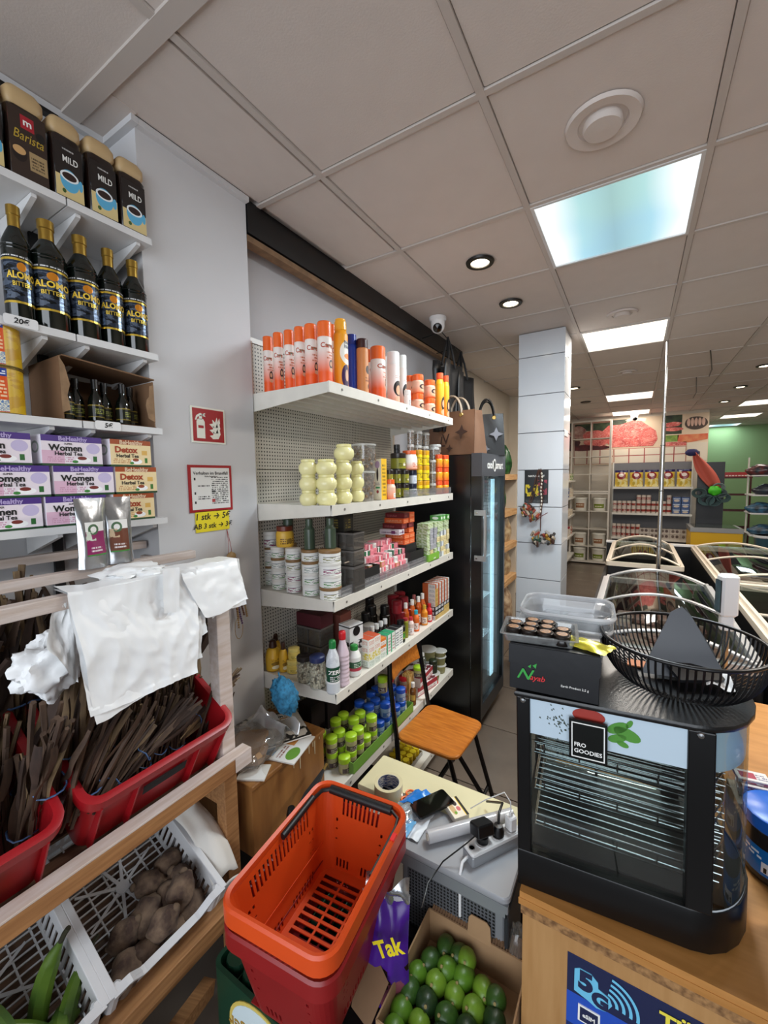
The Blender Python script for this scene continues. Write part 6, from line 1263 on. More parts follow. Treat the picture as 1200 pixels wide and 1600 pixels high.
DZ = .6005
# things on the desk
t = tag(empty('tape_roll', (-.737, 1.215, .598)), 'wide roll of clear brown packing tape standing on its side on the desk', 'tape roll')
TPM = mat('tape_film', 'd8cfa8', .25, var=.1); G().lathe([(.040, 0), (.052, 0), (.052, .05), (.040, .05), (.040, 0)], 36).obj('tape', TPM, t, smooth=50)
G().lathe([(.0385, .0005), (.040, .0005), (.040, .0495), (.0385, .0495), (.0385, .0005)], 36).obj('core', art('core', 'c8c6c0', [('n', 0, 0, 1, 1, .3, 14, '3a4a7a')]), t, smooth=50)
t = tag(empty('scissors', (-.665, 1.235, .60)), 'orange handled scissors half hidden behind the tape roll', 'scissors')
for s in (-1, 1): G().tube([(.018*math.cos(a), s*.018+.015*math.sin(a), .006) for a in [i*math.pi/6 for i in range(12)]], .004, 5, closed=True).obj('finger_ring', P('e06a2a'), t, smooth=50)
G().prism([(-.11, -.003), (-.01, -.008), (-.01, .008), (-.11, .003)], .002, .006).obj('blade', CHROME, t)
t = tag(empty('straw_pack', (-.668, 1.135, .601)), 'blue and clear plastic pack of white straws lying across the desk', 'pack')
g = G()
for q in range(9): g.tube([(-.02+.006*(q % 5), -.055, .008+.007*(q//5)), (.03+.006*(q % 5), .10, .008+.007*(q//5))], .003, 6)
g.obj('straws', WHT, t, smooth=50)
def film(f, s): return lambda u, v: (-.045+.09*u+.055*v, -.07+.2*v, f*(.013*math.sin(math.pi*u))+.012+.010*noise.noise(Vector((u*5, v*6, s))))
G().sheet(film(1, 2), 14, 20).obj('clear_film', glass('clear_film2', 'dfe8ee', .15, .22), t, smooth=60)
g = G(); g.sheet(lambda u, v: film(1.15, 2)(u, .62+.40*v), 12, 8); g.obj('blue_film', mat('blue_film', '1b78d0', .2), t, smooth=60)
G().sheet(lambda u, v: (.045+.07*u, -.05+.13*v, .006+.010*noise.noise(Vector((u*5, v*5, 9)))), 12, 14).obj('white_wrapper', mat('white_wrapper', 'dde4ea', .4), t, smooth=60)
g = G(); g.sheet(lambda u, v: (.05+.03*u, -.06+.07*v, .012+.008*noise.noise(Vector((u*5, v*5, 9)))), 6, 8); g.obj('light_blue_print', mat('light_blue', '6ab0e0', .4), t, smooth=60)
def slab(name, w, d, h, r, m, loc, rz, lb, cat, rx=0, extra=None):
    t = tag(empty(name, loc, rz, rx), lb, cat); G().prism(G().rrect(0, 0, w, d, r, 5), 0, h, .0015).obj('body', m, t, smooth=30)
    if extra: extra(t)
    return t
slab('phone', .072, .145, .009, .010, mat('phone_black', '060606', .12), at(675, 1258, z=.62), -30, 'black smartphone lying face up on the desk', 'phone', extra=lambda t: (G().prism(G().rrect(0, 0, .066, .138, .008, 4), .009, .0095).obj('screen', mat('screen_black', '020203', .05), t), G().box(-.036, -.03, .002, -.037, .0, .006).obj('side_button', BLACK, t)))
def cig(t): G().box(-.0425, -.0275, .022, .0425, .0275, .0228).obj('top_print', art('cig', 'e8e0cc', [('r', 0, .84, 1, 1, '14140f'), ('r', 0, .79, 1, .84, 'e8c82a'), ('e', .3, .55, .14, .14, '3a2a2a'), ('e', .6, .6, .12, .13, 'c8686a'), ('e', .55, .25, .3, .16, 'c8a878'), ('e', .75, .3, .07, .09, '6a9a2a')]), t)
slab('cigarette_box', .085, .055, .022, .002, mat('box_white', 'd8d4c8', .5), at(712, 1266, z=.612)-Vector((0, 0, .011)), -38, 'small white and yellow picture box beside the phone', 'box', extra=cig)
CA, CB_ = at(668, 1308, z=.621), at(800, 1272, z=.626)
t = tag(empty('cling_film_roll', (CA+CB_)/2), 'long clear wrapped tube of cling film lying across the appliance', 'roll')
a, b = (CA-CB_)/2, (CB_-CA)/2; G().tube([a, b], .019, 18).obj('roll', glass('film_roll', 'e2e2e6', .15, .6), t, smooth=50); G().tube([a-(b-a)*.01, b+(b-a)*.01], .010, 12).obj('core', mat('paper_core', 'cfc8b8', .7), t)
PA, PB2 = at(716, 1345, z=.62), at(822, 1293, z=.62); PA2 = math.degrees(math.atan2(PB2.y-PA.y, PB2.x-PA.x)); PC = (PA+PB2)/2
ps = tag(empty('power_strip', (PC.x, PC.y, .601), PA2), 'white and grey three socket power strip on the grey appliance', 'power strip')
PSW = mat('strip_white', 'd4d4d4', .35); G().prism(G().rrect(0, 0, .20, .052, .008), 0, .030, .003).obj('grey_base', GM, ps, smooth=30); G().prism(G().rrect(0, 0, .198, .050, .008), .030, .040, .003).obj('white_top', PSW, ps, smooth=30)
for x in (-.045, .015, .068):
    G().lathe([(.020, .040), (.021, .0425), (.018, .0425), (.017, .0405), (0, .0402)], 24).obj('socket', PSW, ps, (x, 0, 0), smooth=30); G().lathe([(.0025, .0406), (0, .0408)], 8).obj('socket_hole', DARK, ps, (x-.008, 0, 0)); G().lathe([(.0025, .0406), (0, .0408)], 8).obj('socket_hole', DARK, ps, (x+.008, 0, 0))
G().lathe([(.008, .0401), (.008, .0415), (.0095, .0415), (.0095, .0401)], 20).obj('power_button', mat('btn_grey', '8a8a8a', .5), ps, (-.083, 0, 0))
G().tube([(-.10, 0, .018), (-.125, -.01, .020), (-.140, -.02, .0), (-.142, -.022, -.06), (-.142, -.022, -.13)], .0045, 8).obj('mains_cord', WHT, ps, smooth=60)
def plug(kind):
    t = ps
PP = lambda x, y, z_: ps.matrix_basis @ Vector((x, y, z_-.601))
ps.matrix_basis = Matrix.Translation((PC.x, PC.y, .601)) @ Matrix.Rotation(math.radians(PA2), 4, 'Z')
a = tag(empty('charger_plug', PP(-.040, .004, .648), PA2, 0, 0), 'bulky black plug-in power supply in the first socket', 'charger')
G().prism(G().rrect(0, 0, .062, .045, .006), .012, .048, .004).obj('adapter_body', BLACK, a, rot=(-14, 6, 0), smooth=30); G().lathe([(.018, -.006), (.018, .012), (.014, .014)], 20).obj('plug_base', BLACK, a)
G().tube([(-.03, 0, .02), (-.06, .0, .01), (-.13, .02, -.035), (-.20, -.01, -.044), (-.25, -.06, -.046)], .0022, 6).obj('thin_cord', BLACK, a, smooth=60)
a = tag(empty('black_plug', PP(.018, 0, .642), PA2), 'round black plug in the middle socket', 'plug'); G().lathe([(.018, 0), (.018, .018), (.013, .032), (0, .034)], 20).obj('plug_body', BLACK, a, smooth=40); G().tube([(0, 0, .03), (.02, .02, .05), (.06, .05, .045), (.07, .14, -.02)], .004, 6).obj('cord', BLACK, a, smooth=60)
a = tag(empty('usb_charger', PP(.068, 0, .642), PA2), 'white cube charger with a thin white cable in the last socket', 'charger'); G().cbox(0, 0, 0, .028, .030, .045, .004).obj('charger_body', WHT, a); G().cbox(0, 0, .045, .012, .008, .012, .001).obj('cable_plug', WHT, a); G().tube([(0, 0, .057), (.002, .004, .085), (.0, .03, .10), (-.03, .09, .04), (-.05, .14, -.02)], .0018, 6).obj('cable', WHT, a, smooth=60)
t = tag(empty('crumpled_wrap', (-.242, 1.075, .47)), 'small crumpled clear plastic wrap beside the cabinet corner', 'wrap'); G().ball(0, 0, 0, .022, .03, .035, 18, 12, lambda d: 1+.6*abs(noise.noise(d*4))).obj('film', glass('clear_film', 'e6e2dc'), t, smooth=40)

# folding chair
ch = tag(empty('folding_chair', (-.82, 1.88, 0)), 'orange brown wooden folding chair with black tube frame facing the aisle', 'chair')
CW_ = mat('chair_wood', 'c0752a', .32, col2='a35c1e', vs=5, stretch=(2, 16, 16)); TB = mat('chair_tube', '0d0d0f', .25)
g = G(); Pp = g.rrect(0, 0, .33, .37, .05, 6); Pp = [(x, y*(1-.05*(x > 0))) for x, y in Pp]; g.prism(Pp, .443, .463, .005); g.obj('seat', CW_, ch, rot=(0, 0, -3), smooth=30)
g = G(); v = []
g.sheet(lambda u, v: (-.195-.02*math.sin(math.pi*u)-.03*v, (u-.5)*.30, .735+.10*v+.012*math.sin(math.pi*u)*v-.0*(1-v)), 16, 4); g.obj('backrest', CW_, ch, solid=.016, smooth=40, bevel=.006)
for s in (-1, 1):
    G().tube([(-.205, s*.165, .835), (-.20, s*.172, .74), (-.155, s*.178, .46), (.185, s*.178, .01)] if s > 0 else [(-.205, s*.165, .835), (-.20, s*.172, .74), (-.16, s*.18, .46), (-.13, s*.18, .01)], .0125, 10).obj('front_tube', TB, ch, smooth=60)
    G().tube([(.11, s*.160, .44), (.15, s*.160, .30), (.24, s*.160, .012)], .0115, 10).obj('rear_leg', TB, ch, smooth=60)
    G().tube([(.12, s*.150, .43), (-.10, s*.150, .02)], .0115, 10).obj('leg', TB, ch, smooth=60)
G().tube([(-.205, -.165, .835), (-.21, -.12, .850), (-.212, 0, .853), (-.21, .12, .850), (-.205, .165, .835)], .0125, 10).obj('top_tube', TB, ch, smooth=60)
G().tube([(.20, -.16, .12), (.20, .16, .12)], .009, 8).obj('cross_bar', TB, ch); G().tube([(-.06, -.15, .09), (-.06, .15, .09)], .009, 8).obj('cross_bar', TB, ch)
G().tube([(.13, -.165, .435), (.13, .165, .435)], .008, 8).obj('seat_hinge', CHROME, ch)

# ================================================================ COUNTER AND WARMING CABINET
CN = mat('counter_beech', 'b98246', .42, col2='a9743a', vs=3, stretch=(2, 14, 14)); CNF = mat('counter_front', 'b58a58', .5, col2='a87c4a', vs=3, stretch=(14, 14, 1.5)); CHIP = mat('chipboard', 'a67c4e', .85, col2='6b4a2a', vs=70, bump=.5, bs=150)
ct = tag(empty('counter', (0, 0, 0)), 'beech laminate shop counter with raw chipboard edge under the warming cabinet', 'counter')
Z = .78
G().box(-.205, .925, Z-.030, 1.35, 1.47, Z).box(.27, 1.471, Z-.030, 1.35, 2.25, Z).obj('counter_top', CN, ct)
G().box(-.207, .9235, Z-.032, 1.35, .9251, Z-.016).obj('edge_strip', CN, ct)
G().box(-.203, .930, Z-.060, 1.35, .960, Z-.032).obj('chipboard_edge', CHIP, ct)
G().box(-.200, .938, 0, 1.35, .958, Z-.060).obj('front_panel', CNF, ct); G().box(-.200, .958, 0, -.182, 1.45, Z-.060).obj('side_panel', CNF, ct); G().box(.28, 1.45, 0, .298, 2.24, Z-.03).obj('side_panel', CNF, ct)
# poster
pt = tag(empty('poster', (.20, .9365, .572)), 'dark blue mobile network poster on the counter front', 'poster')
G().box(-.30, -.001, -.25, .30, .001, .105).obj('poster_sheet', art('poster', '1c2448', [('r', 0, 0, 1, .74, '2450b8'), ('r', 0, .0, 1, .52, '16306e')]), pt)
LBL = mat('cyan_print', '6ec2e6', .5); W2 = mat('yellow_print', 'e8d84a', .5)
g = G(); g.prism([(-.285, .022), (-.285, .075), (-.275, .082), (-.252, .082), (-.238, .070), (-.237, .056), (-.215, .048), (-.210, .034), (-.222, .012), (-.240, .008), (-.255, .014)], 0, .0012); g.v = [Vector((p.x, -.001-p.z, p.y)) for p in g.v]; g.obj('logo_shape', LBL, pt)
text('5', .058, mat('poster_navy', '1c2448', .5), pt, (-.262, -.003, .055), bold=.06); text('G', .044, mat('poster_navy', '1c2448'), pt, (-.233, -.003, .029), bold=.06)
for q in range(4):
    r0 = .018+.013*q; g = G(); g.sheet(lambda u, v: ((r0+.006*v)*math.cos(math.radians(-8+88*u)), 0, (r0+.006*v)*math.sin(math.radians(-8+88*u))), 14, 1); g.obj('signal_arc', LBL, pt, (-.222, -.0025, .036))
g = G(); g.box(-.276, -.003, -.045, -.232, -.001, -.005).obj('chip_symbol', INKW, pt); G().box(-.272, -.004, -.041, -.236, -.003, -.009).obj('chip_field', mat('poster_navy', '1c2448'), pt); text('eSIM', .013, INKW, pt, (-.254, -.0045, -.025), bold=.03)
text('Auch als', .02, INKW, pt, (-.185, -.003, -.02)); text('TÜRKEI', .046, W2, pt, (-.126, -.003, .068), al='LEFT', bold=.03); text('inklusive', .03, INKW, pt, (-.126, -.003, .026), al='LEFT')
# cabinet
wc = tag(empty('warming_cabinet', (-.212, .940, Z+.0)), 'black countertop food warming cabinet with wire racks and curved glass end', 'warming cabinet')
wc.rotation_euler = (0, math.radians(-1.2), math.radians(4.5))
CBK = mat('cabinet_black', '0a0a0b', .32, spec=.4); W, D, H = .335, .36, .478
def outline(o=0, n=12):
    p = [(-o, -o), (W, -o)]+[(W+(.128+o)*math.sin(math.pi*i/n), D/2-(D/2+o)*math.cos(math.pi*i/n)) for i in range(1, n)]+[(W, D+o), (-o, D+o)]; return p
G().prism(outline(0), .001, .090, .003).obj('base', CBK, wc, smooth=30)
for x, y in ((.04, .03), (W, .03), (.04, D-.03), (W, D-.03)): G().lathe([(.012, -.002), (.016, .004), (.016, .013)], 12).obj('foot', BLACK, wc, (x, y, 0))
G().prism(outline(.004), H-.012, H, .004).obj('top_plate', mat('cabinet_top', '131314', .3, bump=.15, bs=300), wc, smooth=30)
for x0, x1, y0, y1 in ((0, .030, 0, .028), (W-.01, W+.035, .0, .03), (0, .03, D-.028, D), (W-.01, W+.03, D-.03, D)): G().box(x0, y0, .09, x1, y1, H-.012).obj('post', CBK, wc, bevel=.003)
for x in (.015, W+.01): G().lathe([(.007, 0), (.005, .003), (0, .0035)], 12).obj('corner_screw', CHROME, wc, (x, -.0, H-.02), (90, 0, 0))
HP = mat('header_pale', 'b9cbd8', .35)
hp = G().box(.030, .006, H-.098, W-.01, .009, H-.014).obj('header_panel', HP, wc)
g = G()
for (cx, cz, s, a) in ((.205, .435, .022, 30), (.222, .425, .026, -20), (.204, .412, .018, 200), (.226, .448, .010, 60), (.214, .402, .012, 160)):
    pts = [(cx+s*math.cos(t)*1.0*math.cos(math.radians(a))-.5*s*math.sin(t)*math.sin(math.radians(a)), cz+s*math.cos(t)*math.sin(math.radians(a))+.5*s*math.sin(t)*math.cos(math.radians(a))) for t in [i*math.pi/8 for i in range(16)]]; g.prism(pts, 0, .0008)
g.v = [Vector((p.x, .0058-p.z, p.y)) for p in g.v]; g.obj('leaf_print', mat('leaf_print', '4a8a2c', .5), hp)
random.seed(2); g = G()
for q in range(46): x, z_ = random.gauss(.095, .012), random.gauss(.425, .014); g.prism([(x-.002, z_), (x+.002, z_-.0015), (x, z_+.003)], 0, .0008)
g.v = [Vector((p.x, .0058-p.z, p.y)) for p in g.v]; g.obj('pepper_print', mat('herb_print', '3a4438', .5), hp)
g = G().prism([(.15+.032*math.cos(t), .448+.016*math.sin(t)) for t in [i*math.pi/10 for i in range(20)]], 0, .0008); g.v = [Vector((p.x, .0056-p.z, p.y)) for p in g.v]; g.obj('tomato_print', mat('tomato_print', '9a2c20', .5), hp)
sg = G().box(.112, -.008, H-.125, .186, -.002, H-.035).obj('logo_sign', mat('sign_black', '0c0f0e', .25), wc); g = G()
for a in ((.117, H-.119, .181, H-.117), (.117, H-.043, .181, H-.041), (.117, H-.117, .119, H-.043), (.179, H-.117, .181, H-.043)): g.box(a[0], -.0092, a[1], a[2], -.008, a[3])
g.obj('white_frame', INKW, sg); text('FRO', .0125, INKW, sg, (.122, -.0095, H-.090), al='LEFT', bold=.015); text('GOODIES', .0125, INKW, sg, (.122, -.0095, H-.104), al='LEFT', bold=.015)
CGL = glass('cabinet_glass', 'dfe6e6', .05)
G().box(.030, .012, .09, W-.01, .0155, H-.012).obj('front_glass', CGL, wc)
arc = lambda r_, z0, z1: (lambda u, v: (W+.03*0+(.122+r_)*math.sin(math.pi*(.08+.84*u)), D/2-(D/2-.004+r_)*math.cos(math.pi*(.08+.84*u)), z0+(z1-z0)*v))
G().sheet(arc(0, .09, H-.012), 24, 2).obj('curved_glass', CGL, wc, smooth=80); G().sheet(arc(-.004, H-.098, H-.014), 24, 1).obj('curved_header', HP, wc, smooth=80)
G().sheet(arc(.001, .088, .094), 24, 1).obj('glass_gasket', mat('gasket', 'b8c0c4', .4), wc, smooth=80)
G().box(.03, D-.012, .09, W-.01, D-.008, H-.012).obj('rear_door', glass('cabinet_glass', ''), wc); G().box(W/2-.004, D-.018, .09, W/2+.004, D-.012, H-.012).obj('door_rail', BLACK, wc)
G().box(.03, .03, .091, W+.06, D-.03, .094).obj('inner_floor', mat('heater_plate', '1a1a1b', .4, .5), wc)
g = G(); g.sheet(lambda u, v: (.06+.10*u, D-.02, .12+.24*v), 0, 0, lambda i, j: i % 2 and j % 2, [i/13 for i in range(14)], [j/25 for j in range(26)]); g.obj('heater_grille', BLACK, wc, solid=.002)
WIRE = mat('wire_steel', 'b8b8b8', .22, 1)
for q, z_ in enumerate((.135, .225, .315)):
    R = empty('rack_dummy'); bpy.data.objects.remove(R)
    g = G(); n = 15; x0, x1, y0, y1 = .036, W+.02, .035, D-.04
    fr_ = [(x0, y0, 0), (x1, y0, 0), (W+.075, D*.35, 0), (W+.088, D*.5, 0), (W+.075, D*.66, 0), (x1, y1, 0), (x0, y1, 0)]
    g.tube(fr_, .0026, 6, closed=True); g.tube([(p[0], p[1], .028) for p in fr_], .0022, 6, closed=True)
    for k in range(4): g.tube([(x0+.02+.075*k, y0, 0), (x0+.02+.075*k, y0, .028)], .0016, 4)
    rk = g.obj('rack_frame', WIRE, wc, (0, 0, z_), (7, 1.5, 0), smooth=60)
    g = G()
    for k in range(n):
        yy = y0+(y1-y0)*(k+.5)/n; dx = .09*math.sqrt(max(0, 1-((yy-D/2)/(D/2))**2)); g.tube([(x0, yy, .001), (W+dx*.9, yy, .001)], .0015, 5)
    g.obj('rack_wires', WIRE, rk, kind='stuff')
# black tea carton on the cabinet
TZ = 1.262
nb = tag(empty('black_carton', (-.150, 1.015, TZ), 4), 'black shiny carton with red and green script logo on the warming cabinet', 'carton')
NBK = mat('carton_black', '17181b', .3, bump=.15, bs=30)
G().cbox(0, 0, 0, .185, .135, .105, .001).obj('box', NBK, nb); G().cbox(0, 0, .105, .186, .136, .0015, .0005).obj('lid', NBK, nb); G().box(-.0945, -.0695, .060, .0945, -.068, .105).obj('lid_flap', NBK, nb)
text('N', .034, mat('logo_green', '2f9a3c', .4), nb, (-.062, -.0702, .038), bold=.01, shear=.4, sx=1.2); text('ayab', .018, mat('logo_red', 'c8282c', .4), nb, (-.032, -.0702, .034), bold=.01, shear=.3); text('Earth Product 2,5 g', .007, INKW, nb, (.045, -.0702, .028))
g = G(); g.prism([(-.052, .058), (-.045, .064), (-.046, .055)], 0, .0006); g.prism([(-.042, .062), (-.033, .068), (-.035, .056)], 0, .0006); g.v = [Vector((p.x, -.070-p.z, p.y)) for p in g.v]; g.obj('logo_leaves', mat('logo_green', ''), nb)
# tray of little jars
tr = tag(empty('clear_tray', (-.185, 1.005, TZ+.1075), 8), 'clear plastic tray holding small dark jars with orange print, on black carton', 'tray')
g = G(); rr = lambda a: g.rrect(0, 0, .155-a, .115-a, .006, 3); loft(g, [(rr(.012), .001), (rr(0), .020), (rr(-.012), .020), (rr(-.012), .0215), (rr(.002), .0215), (rr(.014), .003)], cap0=True, cap1=True); g.obj('tray', glass('tray_clear', 'eef0f0', .12, .10), tr, smooth=30)
LJ = jar('mini_jar', [(0, 0), (.95, 0), (1, .1), (1, .5), (.97, .55)], P('1a1614', .2), [(1.05, .55), (1.07, .6), (1.07, .92), (.98, 1), (0, 1)], art('minil', '1b1512', [('n', .1, .0, .9, 1, .4, 5, '241a14')], .25), lambda r: G().lathe([(0, 1.004), (.70, 1.004), (.70, 1.02), (0, 1.02)], 16).obj('lid_print', mat('orange_print', 'c88a4a', .4, col2='3a2418', vs=3), r))
for k in range(11):
    i, j = k % 4, k//4
    if k == 8: continue
    put('ljar', LJ, (-.185-.052+.0355*i-.003*j, 1.005-.034+.035*j, TZ+.112), f'tiny dark jar in the clear tray, {["front", "middle", "back"][j]} row, {ORD[i]} from left', 'jar', 'tiny dark jars with orange lids', sc=(.0168, .0168, .024))
t = tag(empty('gold_sachet', (-.082, .995, TZ+.1085), -20), 'shiny gold sachet lying on the right end of the black carton', 'sachet'); GF = mat('gold_sachet_foil', 'c9c03a', .25, .6, bump=.4, bs=50)
G().sheet(lambda u, v: ((u-.5)*.10, (v-.5)*.06, .004+.010*math.sin(math.pi*u)*math.sin(math.pi*v)+.004*noise.noise(Vector((u*5, v*5, 1)))), 14, 10).obj('foil', GF, t, smooth=60); G().box(-.043, -.024, .001, -.034, .024, .004).obj('crimped_end', GF, t)
# clear food tubs
for k, (dz, lb) in enumerate(((0, 'shallow clear rectangular food tub, lower one behind the black carton'), (.032, 'shallow clear rectangular food tub, upper one of the nested pair'))):
    def ftub():
        r = empty('food_tub'); g = G(); f = lambda a: g.rrect(0, 0, .215+a, .155+a, .04, 6)
        loft(g, [(f(-.03), 0), (f(-.004), .055), (f(.014), .056), (f(.016), .062), (f(.002), .063), (f(-.008), .055), (f(-.034), .003)], cap0=True, cap1=True); g.obj('tub', glass('tub_milky', 'eef0f2', .08, .20), r, smooth=40); f2 = G(); loft(f2, [(f(.014), .056), (f(.018), .060), (f(.014), .064), (f(.010), .060)]); f2.obj('rim', glass('tub_rim', 'f4f6f8', .2, .5), r, smooth=40); return r
    put('ftub', ftub, (-.155+.004*k, 1.20+.006*k, TZ+.002+dz), lb, 'tub', 'clear food tubs', rz=3+2*k, sc=(1, 1.15, 1.6))
# wire bowl
wb = tag(empty('wire_bowl', (.098, 1.155, TZ+.001)), 'black oval wire fruit bowl holding a dark folder, on the warming cabinet', 'bowl')
g = G(); n = 76
prof = lambda t: (.080+.082*math.sin(t*math.pi/2)**.8, .104*(1-math.cos(t*math.pi/2))**.9+.004)
for k in range(n):
    a = 2*math.pi*k/n; g.tube([(prof(t/7)[0]*math.cos(a), 1.10*prof(t/7)[0]*math.sin(a), prof(t/7)[1]) for t in range(8)], .0023, 4)
g.obj('ribs', BLACK, wb, smooth=60, kind='stuff')
G().tube([(.162*math.cos(a), .178*math.sin(a), .109) for a in [i*math.pi/32 for i in range(64)]], .0042, 8, closed=True).obj('rim_ring', BLACK, wb, smooth=60); G().lathe([(0, .001), (.084, .001), (.084, .005), (0, .005)], 40, sy=1.10).obj('bottom_plate', BLACK, wb)
t = tag(empty('black_folder', (.098, 1.165, TZ+.012)), 'dark folded plastic wallet standing up inside the wire bowl', 'wallet'); DG = mat('wallet_grey', '3a3d44', .3)
g = G(); g.prism([(-.075, 0), (.070, 0), (.085, .03), (.030, .145), (.012, .165), (-.01, .150)], 0, .005); g.obj('front_sheet', DG, t, (0, -.01, 0), (72, 0, 8)); g = G(); g.prism([(-.05, 0), (.085, 0), (.07, .06), (.012, .155)], 0, .004); g.obj('back_sheet', mat('wallet_dark', '1c1d20', .35), t, (.0, .03, 0), (80, 0, -6))
G().prism(G().rrect(0, 0, .10, .05, .004), 0, .008).obj('card_edge', mat('wallet_dark', ''), t, (.03, -.02, .02), (20, 0, 30))
t = tag(empty('receipt_bundle', (.172, 1.165, TZ+.012)), 'white receipts and coins lying at the right side of the bowl', 'papers'); G().sheet(lambda u, v: ((u-.5)*.05, (v-.5)*.09, .010+.006*math.sin(6*u+3*v)), 8, 8).obj('paper', WHT, t, solid=.001)
t = tag(empty('orange_note', (.035, 1.195, TZ+.010)), 'orange brown slip lying on the bottom of the bowl, left side', 'paper'); G().box(-.04, -.02, 0, .04, .02, .003).obj('slip', mat('slip_orange', 'c87a4a', .6), t)
# right edge: blue tubs and sachets
BT = jar('blue_tub', [(0, 0), (.93, 0), (1, .06), (1, .76), (.95, .80)], art('btub', '2a2420', [('r', 0, .16, 1, .66, '1c6fb8'), ('r', .50, .22, .60, .42, 'e8e8e8'), ('t', .51, .23, .59, .41, 1, '222222'), ('t', .3, .45, .5, .6, 2, 'e8f0f8')], .2), [(1.03, .79), (1.05, .82), (1.05, .98), (.98, 1), (0, 1)], P('1f66c8', .3))
for k in range(2): put('btub', BT, (.348, 1.075, Z+.001+.176*k), f'large dark tub with blue lid and label at the right edge, {["lower", "upper"][k]} one', 'tub', 'blue lidded tubs on the counter', sc=(.082, .082, .174), rz=20)
put('btub', BT, (.325, 1.285, Z+.001), 'blue lidded dark tub behind the curved glass of the cabinet', 'tub', 'blue lidded tubs on the counter', sc=(.070, .070, .16), rz=50)
put('sbox', carton('sbox', .12, .10, .12, mat('box_brownish', '9a8a78', .6)), (at(1192, 1200, y=1.38).x, 1.38, Z+.001), 'brown carton under the pile of red and white sachets', 'carton', None, rz=5)
random.seed(6); SC_ = art('sachet', 'dcd6d4', [('n', .1, .1, .9, .9, .3, 3, 'a83a5a'), ('t', .1, .6, .9, .9, 2, '555577')])
for k in range(9): put('scht', carton('scht', .07, .045, .009, SC_, name='sachet', side=SC_, top=art('sachett', 'dcd6d4', [('r', .1, .2, .6, .8, 'a03048'), ('t', .62, .2, .95, .8, 3, '555577')])), (at(1192, 1200, y=1.38).x-.015+.05*(k % 2)+random.uniform(-.005, .005), 1.38+random.uniform(-.01, .01), Z+.122+.0095*(k//2)+.0095*(k % 2 and 0)), f'flat red and white sachet, {["left", "right"][k % 2]} pile, {ORD[k//2]} from the bottom', 'sachet', 'red and white sachets at the right edge', rz=random.uniform(-12, 12))
# scale display on its post
p = at(1137, 930, y=1.85)
sc_ = tag(empty('scale_display', (p.x, 1.85, Z)), 'white customer display of the shop scale on a thin post', 'scale display')
G().cbox(0, 0, p.z-Z-.075, .055, .045, .15, .008).obj('display_housing', WHT, sc_, rot=(0, 0, 18)); G().box(-.030, -.018, p.z-Z-.06, -.0275, .018, p.z-Z+.055).obj('display_window', BLACK, sc_, rot=(0, 0, 18)); G().cbox(0, 0, p.z-Z-.125, .04, .035, .05, .004).obj('neck', WHT, sc_); G().lathe([(.011, .0), (.011, p.z-Z-.12)], 12).obj('post', CHROME, sc_); G().cbox(.0, 0, 0, .10, .12, .03, .01).obj('scale_base', WHT, sc_)
# ================================================================ FAR END OF THE SHOP
FRM = mat('freezer_frame', 'd8cbb8', .4); FRG = mat('freezer_frame_grey', 'a8a8a8', .35, .4)
def freezer(lb, x0, x1, y0, y1, z, arch, fm, flat=False):
    t = tag(empty('chest_freezer', (x0, y0, 0)), lb, 'freezer', 'black glass topped chest freezers'); w, d = x1-x0, y1-y0
    g = G(); P0 = g.rrect(w/2, d/2, w, d, .03, 3); P1 = g.rrect(w/2, d/2, w-.09, d-.09, .02, 3); loft(g, [(P0, .04), (P0, z-.03), (P1, z-.03), (P1, z-.40)], cap0=True, cap1=True); g.obj('tub', mat('freezer_black', '131315', .4), t, smooth=30)
    g = G(); P2 = g.rrect(w/2, d/2, w+.01, d+.01, .03, 3); loft(g, [(P2, z-.03), (P2, z+.01), (P1, z+.01), (P1, z-.03)]); g.obj('rim', fm, t)
    f = (lambda u: z+.012+arch*math.sin(math.pi*min(1, u*.62+.19))**1.0-arch*math.sin(math.pi*.19)) if not flat else (lambda u: z+.012)
    G().sheet(lambda u, v: (.03+(w-.06)*u, .03+(d-.06)*v, f(u)), 16, 1).obj('glass_lid', glass('lid_glass', 'dce4e2', .16), t, smooth=80)
    for v in (0, .48, 1): G().tube([(.03+(w-.06)*k/12, .03+(d-.06)*v, f(k/12)+.002) for k in range(13)], .011 if v in (0, 1) else .008, 6).obj('lid_rib', fm, t, smooth=60)
    for u in (0, 1): G().box(.02+(w-.06)*u, .03, f(u)-.01, .04+(w-.06)*u, d-.03, f(u)+.018).obj('side_rail', fm, t)
    for v in (0.012, d-.018):
        g = G(); g.sheet(lambda a, b: (.03+(w-.06)*a, v, z+(f(a)-z)*b), 14, 1); g.obj('end_glass', glass('lid_glass', ''), t, smooth=80)
    random.seed(int(x0*50+y0*7)); g = G()
    for k in range(60): g.cbox(.09+(w-.18)*random.random(), .08+(d-.16)*random.random(), z-.36+.07*random.random(), .12, .16, .05, .012)
    g.obj('frozen_packs', mat('frozen_packs', 'a89a90', .5, col2='7a4a44', vs=5), t, kind='stuff')
    G().cbox(w/2, d/2, 0, w-.08, d-.08, .04).obj('plinth', DARK, t)
freezer('nearest chest freezer with curved grey framed glass, behind the wire bowl', -.205, .515, 2.36, 3.97, .88, .20, FRG)
freezer('farther left chest freezer with cream framed curved glass behind the chrome pole', -.225, .395, 4.55, 5.95, .90, .20, FRM)
freezer('farther right chest freezer with cream framed curved glass', .575, 1.32, 4.15, 5.95, .90, .14, FRM)
freezer('flat topped chest freezer behind the scale display', .60, 1.33, 2.40, 4.05, .90, 0, FRM, True)
